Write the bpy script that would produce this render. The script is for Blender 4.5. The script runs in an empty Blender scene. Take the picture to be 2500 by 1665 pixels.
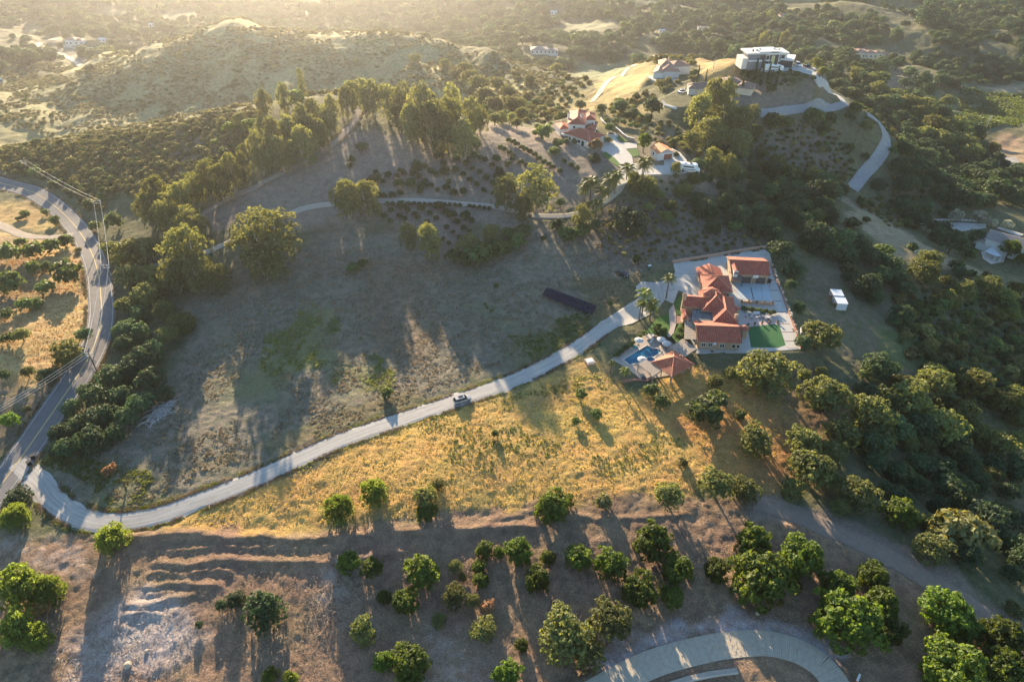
import bpy, bmesh, math, random
import numpy as np
from mathutils import Vector, Matrix, Euler
R = math.radians
C = bpy.context.scene.collection
scn = bpy.context.scene

# ------------------------------------------------------------------ camera
CAM_H = 123.0
PITCH = 37.0            # degrees below the horizon
FPX = 1667.0            # focal length for a 2500 px wide frame (24 mm on 36 mm)
cam_d = bpy.data.cameras.new("camera"); cam_d.lens = 24.0; cam_d.sensor_width = 36.0
cam_d.clip_start = 1.0; cam_d.clip_end = 20000.0
cam = bpy.data.objects.new("camera", cam_d); C.objects.link(cam)
cam.location = (0, 0, CAM_H); cam.rotation_euler = (R(90 - PITCH), 0, 0)
scn.camera = cam
# ------------------------------------------------------------------ light
SUN_EL, SUN_AZ = 13.5, -15.5       # azimuth measured from +Y towards +X
sun_dir = Vector((math.sin(R(SUN_AZ)) * math.cos(R(SUN_EL)), math.cos(R(SUN_AZ)) * math.cos(R(SUN_EL)), math.sin(R(SUN_EL))))
sl = bpy.data.lights.new("sun", 'SUN'); sl.energy = 5.0; sl.angle = R(0.55); sl.color = (1.0, 0.77, 0.50)
so = bpy.data.objects.new("sun", sl); C.objects.link(so)
so.rotation_euler = (-sun_dir).to_track_quat('-Z', 'Y').to_euler(); so.location = (0, 0, 400)
world = bpy.data.worlds.new("World"); scn.world = world; world.use_nodes = True
wn = world.node_tree; wn.nodes.clear()
sky = wn.nodes.new("ShaderNodeTexSky"); sky.sky_type = 'NISHITA'; sky.sun_disc = False
sky.sun_elevation = R(SUN_EL); sky.sun_rotation = R(SUN_AZ); sky.altitude = 300
sky.air_density = 1.3; sky.dust_density = 0.3; sky.ozone_density = 3.0
bg = wn.nodes.new("ShaderNodeBackground"); bg.inputs[1].default_value = 0.085
wo = wn.nodes.new("ShaderNodeOutputWorld")
wn.links.new(sky.outputs[0], bg.inputs[0]); wn.links.new(bg.outputs[0], wo.inputs[0])
scn.view_settings.view_transform = 'Standard'; scn.view_settings.look = 'None'
scn.view_settings.exposure = 2.08; scn.view_settings.gamma = 1.0; scn.view_settings.use_curve_mapping = False
scn.cycles.max_bounces = 6; scn.cycles.diffuse_bounces = 3; scn.cycles.glossy_bounces = 2
scn.cycles.transmission_bounces = 3; scn.cycles.transparent_max_bounces = 4; scn.cycles.volume_bounces = 0
scn.cycles.use_adaptive_sampling = True; scn.cycles.adaptive_threshold = 0.02
scn.cycles.use_denoising = True

# ------------------------------------------------------------------ survey: pixel of the 2500x1665 picture -> place
_c, _s = math.cos(R(PITCH)), math.sin(R(PITCH))
def ray(px, py):
    u = (px - 1250.0) / FPX; v = (py - 832.5) / FPX
    return np.array([u, _c - v * _s, -_s - v * _c])
def P(px, py, z):                      # place at height z seen at that pixel
    d = ray(px, py); t = (CAM_H - z) / -d[2]
    return Vector((d[0] * t, d[1] * t, z))
def depth_of(p):                       # distance along the optical axis
    return p[1] * _c - (p[2] - CAM_H) * _s
# ------------------------------------------------------------------ noise in numpy
def _h(i, j, s):
    n = (i.astype(np.int64) * 374761393 + j.astype(np.int64) * 668265263 + s * 2147483647) & 0xffffffff
    n = ((n ^ (n >> 13)) * 1274126177) & 0xffffffff
    n = (n ^ (n >> 16)) & 0xffffffff
    return n.astype(np.float64) / 4294967295.0
def vnoise(x, y, s=0):
    i = np.floor(x); j = np.floor(y); fx = x - i; fy = y - j
    fx = fx * fx * (3 - 2 * fx); fy = fy * fy * (3 - 2 * fy)
    a = _h(i, j, s); b = _h(i + 1, j, s); c = _h(i, j + 1, s); d = _h(i + 1, j + 1, s)
    return (a * (1 - fx) + b * fx) * (1 - fy) + (c * (1 - fx) + d * fx) * fy
def fbm(x, y, f, octv=4, s=0, g=0.5):
    t = 0; a = 1.0; tot = 0
    for o in range(octv):
        t = t + a * vnoise(x * f + 17.3 * o, y * f - 9.1 * o, s + o); tot += a; a *= g; f *= 2.03
    return t / tot
# tiles of the survey (the picture was read in nine enlarged tiles)
TS = 2355 / 850.0
TILE = dict(A=(0, 0), B=(825, 0), K=(1650, 0), D=(0, 550), E=(825, 550), F=(1650, 550), G=(0, 1105), H=(825, 1105), I=(1650, 1105), O=(0, 0))
def tp(t, x, y):
    ox, oy = TILE[t]
    return ox + x / TS, oy + y / TS
# ------------------------------------------------------------------ mesh helpers
class MB:
    def __init__(s): s.v = []; s.f = []; s.m = []; s.uv = []
    def face(s, pts, m=0, uv=None):
        n = len(s.v); s.v += [tuple(p) for p in pts]; s.f.append(tuple(range(n, n + len(pts)))); s.m.append(m)
        s.uv.append(uv if uv else [(0, 0)] * len(pts))
    def box(s, c, d, rz=0.0, m=0, ax=None):
        """c = centre of base, d = full sizes"""
        x, y, z = d[0] / 2, d[1] / 2, d[2]
        cs, sn = math.cos(rz), math.sin(rz)
        def q(a, b, h): return (c[0] + a * cs - b * sn, c[1] + a * sn + b * cs, c[2] + h)
        p = [q(-x, -y, 0), q(x, -y, 0), q(x, y, 0), q(-x, y, 0), q(-x, -y, z), q(x, -y, z), q(x, y, z), q(-x, y, z)]
        for f in ((3, 2, 1, 0), (4, 5, 6, 7), (0, 1, 5, 4), (1, 2, 6, 5), (2, 3, 7, 6), (3, 0, 4, 7)):
            s.face([p[i] for i in f], m)
    def prism(s, poly, z0, z1, m=0, bottom=False):
        n = len(poly)
        a = sum(poly[i][0] * poly[(i + 1) % n][1] - poly[(i + 1) % n][0] * poly[i][1] for i in range(n))
        if a < 0: poly = list(reversed(poly))
        s.face([(p[0], p[1], z1) for p in poly], m)
        if bottom: s.face([(p[0], p[1], z0) for p in reversed(poly)], m)
        for i in range(n):
            a, b = poly[i], poly[(i + 1) % n]
            s.face([(a[0], a[1], z0), (b[0], b[1], z0), (b[0], b[1], z1), (a[0], a[1], z1)], m)
    def tube(s, pts, rad, n=6, m=0, cap=True):
        rings = []
        pts = [Vector(p) for p in pts]
        for i, p in enumerate(pts):
            r = rad[i] if isinstance(rad, (list, tuple)) else rad
            t = (pts[min(i + 1, len(pts) - 1)] - pts[max(i - 1, 0)]).normalized()
            a = t.orthogonal().normalized() if abs(t.z) < 0.95 else Vector((1, 0, 0)).cross(t).normalized()
            if i and abs(a.dot(pa)) < 0.2: pass
            if i:
                a = (pa - t * pa.dot(t)).normalized()
            pa = a; b = t.cross(a)
            n0 = len(s.v)
            for k in range(n):
                g = 2 * math.pi * k / n
                s.v.append(tuple(p + (a * math.cos(g) + b * math.sin(g)) * r))
            rings.append(n0)
        for i in range(len(rings) - 1):
            for k in range(n):
                k2 = (k + 1) % n
                s.f.append((rings[i] + k, rings[i] + k2, rings[i + 1] + k2, rings[i + 1] + k)); s.m.append(m); s.uv.append([(0, 0)] * 4)
        if cap:
            s.f.append(tuple(rings[-1] + k for k in range(n))); s.m.append(m); s.uv.append([(0, 0)] * n)
            s.f.append(tuple(rings[0] + k for k in reversed(range(n)))); s.m.append(m); s.uv.append([(0, 0)] * n)
    def lathe(s, c, prof, n=10, m=0, a0=0.0):
        """prof = [(radius, height)]"""
        n0 = len(s.v)
        for r, h in prof:
            for k in range(n):
                g = a0 + 2 * math.pi * k / n
                s.v.append((c[0] + r * math.cos(g), c[1] + r * math.sin(g), c[2] + h))
        for i in range(len(prof) - 1):
            for k in range(n):
                k2 = (k + 1) % n
                s.f.append((n0 + i * n + k, n0 + i * n + k2, n0 + (i + 1) * n + k2, n0 + (i + 1) * n + k)); s.m.append(m); s.uv.append([(0, 0)] * 4)
        s.f.append(tuple(n0 + (len(prof) - 1) * n + k for k in range(n))); s.m.append(m); s.uv.append([(0, 0)] * n)
    def mesh(s, name, mats, smooth=False):
        me = bpy.data.meshes.new(name); me.from_pydata(s.v, [], s.f)
        for m in (mats if isinstance(mats, (list, tuple)) else [mats]): me.materials.append(m)
        me.polygons.foreach_set("material_index", s.m)
        uvl = me.uv_layers.new(name="UVMap")
        flat = [c for f in s.uv for p in f for c in p]
        uvl.data.foreach_set("uv", flat)
        if smooth: me.polygons.foreach_set("use_smooth", [True] * len(me.polygons))
        me.update(); return me
    def build(s, name, mats, parent=None, smooth=False, loc=None, rz=0):
        o = bpy.data.objects.new(name, s.mesh(name, mats, smooth)); C.objects.link(o)
        if parent: o.parent = parent
        if loc is not None: o.location = loc
        o.rotation_euler.z = rz
        return o
def tag(o, label=None, cat=None, group=None, kind=None):
    if label: o["label"] = label
    if cat: o["category"] = cat
    if group: o["group"] = group
    if kind: o["kind"] = kind
    return o
def empty(name, loc, rz=0, label=None, cat=None, group=None):
    o = bpy.data.objects.new(name, None); C.objects.link(o); o.location = loc; o.rotation_euler.z = rz
    o.empty_display_size = 0.5
    return tag(o, label, cat, group)
def link_mesh(name, me, parent=None, loc=None, rz=0, sc=None):
    o = bpy.data.objects.new(name, me); C.objects.link(o)
    if parent: o.parent = parent
    if loc is not None: o.location = loc
    o.rotation_euler.z = rz
    if sc is not None: o.scale = sc
    return o
# ------------------------------------------------------------------ materials
def mat(name, col, rough=0.85, var=0.12, nscale=1.5, metal=0.0, spec=0.25, bump=0.0, bscale=8.0, col2=None, coord='Object'):
    m = bpy.data.materials.new(name); m.use_nodes = True
    nt = m.node_tree; N = nt.nodes; L = nt.links
    b = N["Principled BSDF"]; b.inputs["Roughness"].default_value = rough; b.inputs["Metallic"].default_value = metal
    b.inputs["Specular IOR Level"].default_value = spec
    tc = N.new("ShaderNodeTexCoord"); nz = N.new("ShaderNodeTexNoise"); nz.inputs["Scale"].default_value = nscale
    nz.inputs["Detail"].default_value = 4; nz.inputs["Roughness"].default_value = 0.65
    L.new(tc.outputs[coord], nz.inputs["Vector"])
    mx = N.new("ShaderNodeMix"); mx.data_type = 'RGBA'
    c2 = col2 if col2 else tuple(min(1, c * (1 + var)) for c in col)
    c1 = col if col2 else tuple(c * (1 - var) for c in col)
    mx.inputs[6].default_value = (*c1, 1); mx.inputs[7].default_value = (*c2, 1)
    rp = N.new("ShaderNodeMapRange"); rp.inputs[1].default_value = 0.3; rp.inputs[2].default_value = 0.7
    L.new(nz.outputs[0], rp.inputs[0]); L.new(rp.outputs[0], mx.inputs[0]); L.new(mx.outputs[2], b.inputs["Base Color"])
    if bump:
        n2 = N.new("ShaderNodeTexNoise"); n2.inputs["Scale"].default_value = bscale; n2.inputs["Detail"].default_value = 3
        L.new(tc.outputs[coord], n2.inputs["Vector"])
        bp = N.new("ShaderNodeBump"); bp.inputs["Strength"].default_value = bump; bp.inputs["Distance"].default_value = 0.1
        L.new(n2.outputs[0], bp.inputs["Height"]); L.new(bp.outputs[0], b.inputs["Normal"])
    return m
def leaf_mat(name, col, col2, trans=0.35, tcol=None, rough=0.6):
    """foliage: colour differs from plant to plant and from leaf clump to leaf clump"""
    m = bpy.data.materials.new(name); m.use_nodes = True
    nt = m.node_tree; N = nt.nodes; L = nt.links
    b = N["Principled BSDF"]; b.inputs["Roughness"].default_value = rough; b.inputs["Specular IOR Level"].default_value = 0.25
    oi = N.new("ShaderNodeObjectInfo"); tc = N.new("ShaderNodeTexCoord"); geo = N.new("ShaderNodeNewGeometry")
    nz = N.new("ShaderNodeTexNoise"); nz.inputs["Scale"].default_value = 1.1; nz.inputs["Detail"].default_value = 2
    L.new(tc.outputs["Object"], nz.inputs["Vector"])
    ad = N.new("ShaderNodeMath"); ad.operation = 'MULTIPLY_ADD'; ad.inputs[1].default_value = 0.9; L.new(nz.outputs[0], ad.inputs[0])
    ma = N.new("ShaderNodeMath"); ma.operation = 'MULTIPLY_ADD'; ma.inputs[1].default_value = 0.7; ma.inputs[2].default_value = -0.32
    L.new(oi.outputs["Random"], ma.inputs[0]); L.new(ma.outputs[0], ad.inputs[2])
    mx = N.new("ShaderNodeMix"); mx.data_type = 'RGBA'; mx.inputs[6].default_value = (*col, 1); mx.inputs[7].default_value = (*col2, 1)
    L.new(ad.outputs[0], mx.inputs[0])
    rv = N.new("ShaderNodeMapRange"); rv.inputs[3].default_value = 0.72; rv.inputs[4].default_value = 1.3
    L.new(geo.outputs["Random Per Island"], rv.inputs[0])
    pv_ = N.new("ShaderNodeMath"); pv_.operation = 'MULTIPLY_ADD'; pv_.inputs[1].default_value = 37.7; pv_.inputs[2].default_value = .13; L.new(oi.outputs["Random"], pv_.inputs[0])
    fr_ = N.new("ShaderNodeMath"); fr_.operation = 'FRACT'; L.new(pv_.outputs[0], fr_.inputs[0])
    vr_ = N.new("ShaderNodeMapRange"); vr_.inputs[3].default_value = .68; vr_.inputs[4].default_value = 1.3; L.new(fr_.outputs[0], vr_.inputs[0])
    mm_ = N.new("ShaderNodeMath"); mm_.operation = 'MULTIPLY'; L.new(rv.outputs[0], mm_.inputs[0]); L.new(vr_.outputs[0], mm_.inputs[1])
    hh_ = N.new("ShaderNodeMapRange"); hh_.inputs[3].default_value = .475; hh_.inputs[4].default_value = .53; L.new(oi.outputs["Random"], hh_.inputs[0])
    hs = N.new("ShaderNodeHueSaturation"); L.new(mx.outputs[2], hs.inputs["Color"]); L.new(mm_.outputs[0], hs.inputs["Value"]); L.new(hh_.outputs[0], hs.inputs["Hue"])
    L.new(hs.outputs[0], b.inputs["Base Color"])
    tr = N.new("ShaderNodeBsdfTranslucent")
    tm = N.new("ShaderNodeMix"); tm.data_type = 'RGBA'; tm.blend_type = 'MULTIPLY'; tm.inputs[0].default_value = 1.0
    t = tcol if tcol else (2.6, 2.3, 1.0); tm.inputs[7].default_value = (*t, 1); tm.clamp_result = False
    L.new(hs.outputs[0], tm.inputs[6]); L.new(tm.outputs[2], tr.inputs[0])
    ms = N.new("ShaderNodeMixShader"); ms.inputs[0].default_value = trans
    out = N["Material Output"]
    L.new(b.outputs[0], ms.inputs[1]); L.new(tr.outputs[0], ms.inputs[2]); L.new(ms.outputs[0], out.inputs[0])
    return m
# ================================================================== TERRAIN
# surveyed points: pixel, pixel, height in metres above the gravel drive
CTRL = [
 # middle column, its hilltop raised for the same field shade
 (1200,1000,0),(1200,900,0),(1200,800,0),(1200,700,1),(1200,600,3),(1200,525,6),(1200,450,9),(1250,400,12),(1330,345,14),(1000,345,16),
 (1000,450,10.5),(1000,400,13),(1000,525,6),(1150,335,15.5),
 # left track and crest, the crest raised so its shade covers the field
 (560,480,7),(750,400,14),(880,270,19.5),(700,240,20),(614,262,19),(505,281,16),(397,307,11),(289,325,7),(144,345,2),(0,370,-3),(900,225,19),(980,250,18),
 (0,430,-4),(60,440,-4),(200,530,-3),(240,600,-2.5),(260,680,-2),(265,760,-2),(240,870,-2.5),(130,1020,-3),(0,1180,-3.5),
 (0,620,1),(100,700,0),(0,800,3),(100,900,.5),(0,1000,0),(350,450,4),(450,380,8.5),(300,600,-1),(450,600,1),(600,600,2.5),(800,560,4.5),(700,420,13),
 # field and drive
 (500,900,-.5),(300,1050,-1.5),(500,750,.3),(900,750,.3),(1300,750,.5),(1128,976,0),(700,1120,-.6),(300,1265,-1.8),(100,1180,-3),(1450,840,.4),(1600,720,1.6),
 (1500,1050,0),(1200,1130,0),(700,1200,-.8),(1900,1130,-.8),(1800,1000,0),(1000,1225,-.3),(1500,1210,-.4),
 # orchard
 (1200,1290,-2.2),(1200,1400,-3),(300,1350,-2.8),(1000,1640,-5),(200,1600,-4.5),(1800,1350,-2.6),(1700,1530,-3),(1900,1650,-3.5),(1400,1640,-4),(700,1300,-2.2),(700,1450,-3.4),
 # lower right
 (2050,1280,-2.6),(2300,1380,-4),(2450,1500,-6.5),(2450,1650,-6),(2200,1150,-8),(2400,1050,-18),(2480,1250,-17),(2100,950,-4),(2250,850,-9),(2450,850,-19),(2000,1180,-2.5),
 (2000,650,-2.5),(2150,570,-8),(2000,480,-4),(1900,350,2),(1800,300,10),(1850,280,12),(1900,950,-.6),(1950,800,-1),
 # ridge houses on the right
 (2060,250,10),(2110,272,8),(2145,300,4),(1990,200,13),(1900,165,22),(1800,150,24),(1650,175,14),(1750,215,17),(1620,240,14),(1550,300,13.5),(1650,350,13.5),(1550,345,14),(1700,420,10),(1850,430,1.5),
 (1480,420,12.5),(1440,510,8),(1600,520,7),(1500,620,3.5),(1700,600,4),
 (2170,340,-3),(2140,400,-8),(2080,450,-12),
 # right valley
 (2250,350,-40),(2300,450,-33),(2450,400,-45),(2450,500,-31),(2350,550,-27),(2440,600,-26),(2450,700,-15),(2260,640,-9),(2200,560,-13),(2350,640,-19),
 (2100,200,-40),(2400,250,-58),(2200,220,-50),(2120,130,-48),(2500,150,-52),(2300,50,-50),(2500,0,-45),(1800,80,-50),(1800,0,-55),(1300,120,-52),(1400,180,-45),(1450,50,-58),
 (1250,0,-62),(700,0,-65),(0,0,-60),(190,110,-48),(0,200,-34),(0,300,-27),(150,250,-27),
 # hill behind
 (540,40,8),(300,150,-12),(750,66,3),(1000,88,-1),(1150,130,-6),(1320,195,-18),(700,170,-10),(500,230,-19),(900,165,-9),(1050,210,-12),(1100,260,-9),
 (1250,270,-2),(1400,270,0),(1480,215,0),(1560,170,1),(1400,310,8),
]
_pts = np.array([[*P(a, b, e)] for a, b, e in CTRL])
_anch = np.array([(-250, -150, -8), (0, -150, -9), (250, -150, -14), (-260, 60, -3), (-330, 200, 2), (280, 60, -22), (340, 180, -30), (420, 300, -45),
                  (-600, 300, -20), (-700, 600, -45), (0, 640, -48), (-150, 650, -45), (-350, 680, -50), (150, 660, -55), (-400, 1100, -62), (0, 1200, -60), (500, 1100, -50),
                  (900, 900, -40), (800, 500, -50), (-1000, 1000, -60), (60, 20, -6), (-60, 20, -6), (150, 40, -9), (-120, 398, -30), (-60, 398, -28), (-260, 385, -30), (900, 1500, -50), (-900, 1500, -60), (0, 1600, -60)], float)
_pts = np.vstack([_pts, _anch])
def _tps_fit(p, lam=6.0):
    n = len(p); s = 100.0; X = p[:, :2] / s
    d2 = ((X[:, None] - X[None]) ** 2).sum(-1); K = 0.5 * d2 * np.log(d2 + 1e-9)
    A = np.zeros((n + 3, n + 3)); A[:n, :n] = K + np.eye(n) * lam * 1e-3; A[:n, n] = 1; A[:n, n + 1:] = X; A[n, :n] = 1; A[n + 1:, :n] = X.T
    return np.linalg.solve(A, np.concatenate([p[:, 2], np.zeros(3)])), X, s
_w, _X, _sc = _tps_fit(_pts)
GX0, GY0, GD, GNX, GNY = -1100.0, -160.0, 3.0, 734, 600
_gx = GX0 + GD * np.arange(GNX); _gy = GY0 + GD * np.arange(GNY)
HG = np.empty((GNY, GNX))
for j in range(GNY):
    q = np.stack([_gx / _sc, np.full(GNX, _gy[j] / _sc)], 1)
    d2 = ((q[:, None] - _X[None]) ** 2).sum(-1)
    HG[j] = (0.5 * d2 * np.log(d2 + 1e-9)) @ _w[:len(_X)] + _w[len(_X)] + q @ _w[len(_X) + 1:]
_GX, _GY = np.meshgrid(_gx, _gy)
# soft limit far from the survey
_far = np.clip((np.hypot(_GX, _GY) - 1050) / 350, 0, 1); _far = _far * _far * (3 - 2 * _far)
HG = HG * (1 - _far) + (-60) * _far
HG = np.clip(HG, -75, 30)
# gullies and spurs on the brush hills behind
_hb = np.clip((_GY - 350) / 120, 0, 1) * (1 - np.clip((_GY - 1000) / 200, 0, 1))
HG += _hb * ((fbm(_GX, _GY, 1 / 90., 3, 5) - .5) * 12 + (np.abs(fbm(_GX + .4 * _GY, _GY * .4, 1 / 50., 2, 8) - .5) * 32 - 6.0))
def _pip(x, y, poly):
    ins = np.zeros(x.shape, bool); n = len(poly)
    for i in range(n):
        x1, y1 = poly[i][:2]; x2, y2 = poly[(i + 1) % n][:2]
        c = ((y1 > y) != (y2 > y))
        ins ^= c & (x < (x2 - x1) * (y - y1) / ((y2 - y1) if y2 != y1 else 1e-9) + x1)
    return ins
def _sdist(x, y, poly, closed=True):
    d = np.full(x.shape, 1e18); n = len(poly)
    for i in range(n if closed else n - 1):
        ax, ay = poly[i][:2]; bx, by = poly[(i + 1) % n][:2]
        vx, vy = bx - ax, by - ay; L = vx * vx + vy * vy + 1e-12
        t = np.clip(((x - ax) * vx + (y - ay) * vy) / L, 0, 1)
        d = np.minimum(d, (x - ax - t * vx) ** 2 + (y - ay - t * vy) ** 2)
    d = np.sqrt(d)
    if closed: d = np.where(_pip(x, y, poly), -d, d)
    return d
def pad(pix, z, feather=8.0):
    poly = [P(a, b, z) for a, b in pix]
    global HG
    d = _sdist(_GX, _GY, poly); k = np.clip(1 - (d - 1.0) / feather, 0, 1); k = k * k * (3 - 2 * k)
    HG = HG * (1 - k) + z * k
Z_A, Z_POOL, Z_B, Z_M, Z_CR, Z_BR, Z_E = 2.0, 1.0, 14.2, 24.0, 14.5, 17.5, -26.0
pad([(1640,645),(1700,636),(1780,622),(1880,608),(1895,700),(1950,852),(1800,864),(1700,860),(1660,842),(1560,815),(1600,772),(1612,728),(1626,700)], Z_A, 7)
pad([(1500,850),(1560,825),(1640,815),(1690,880),(1660,915),(1590,935),(1530,905)], Z_POOL, 5)
pad([(1345,300),(1470,262),(1530,310),(1600,360),(1660,400),(1700,420),(1540,430),(1470,380),(1400,350),(1350,330)], Z_B, 6)
pad([(1806,150),(1925,150),(2004,165),(1994,186),(1940,178),(1860,182),(1808,178)], Z_M, 8)
pad([(1590,190),(1600,170),(1690,160),(1700,185),(1660,200)], Z_CR, 7)
pad([(1630,235),(1680,215),(1820,195),(1855,218),(1840,232),(1750,245),(1650,262)], Z_BR, 7)
pad([(2270,545),(2330,543),(2430,552),(2500,580),(2500,680),(2420,660),(2350,610)], Z_E, 8)
def hz(x, y):
    x = np.asarray(x, float); y = np.asarray(y, float)
    fx = np.clip((x - GX0) / GD, 0, GNX - 1.001); fy = np.clip((y - GY0) / GD, 0, GNY - 1.001)
    i = fx.astype(int); j = fy.astype(int); u = fx - i; v = fy - j
    return (HG[j, i] * (1 - u) + HG[j, i + 1] * u) * (1 - v) + (HG[j + 1, i] * (1 - u) + HG[j + 1, i + 1] * u) * v
def G(px, py, dz=0.0):                 # first ground point seen at that pixel
    d = ray(px, py); t0, t1 = 60.0, None; t = 60.0
    ts = np.arange(60.0, 1800.0, 2.0)
    h = CAM_H + d[2] * ts - hz(d[0] * ts, d[1] * ts)
    k = np.argmax(h < 0)
    if h[k] >= 0: k = len(ts) - 1
    a, b = ts[max(k - 1, 0)], ts[k]
    for _ in range(12):
        m = (a + b) / 2
        if CAM_H + d[2] * m - float(hz(d[0] * m, d[1] * m)) < 0: b = m
        else: a = m
    return Vector((d[0] * b, d[1] * b, float(hz(d[0] * b, d[1] * b)) + dz))
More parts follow.
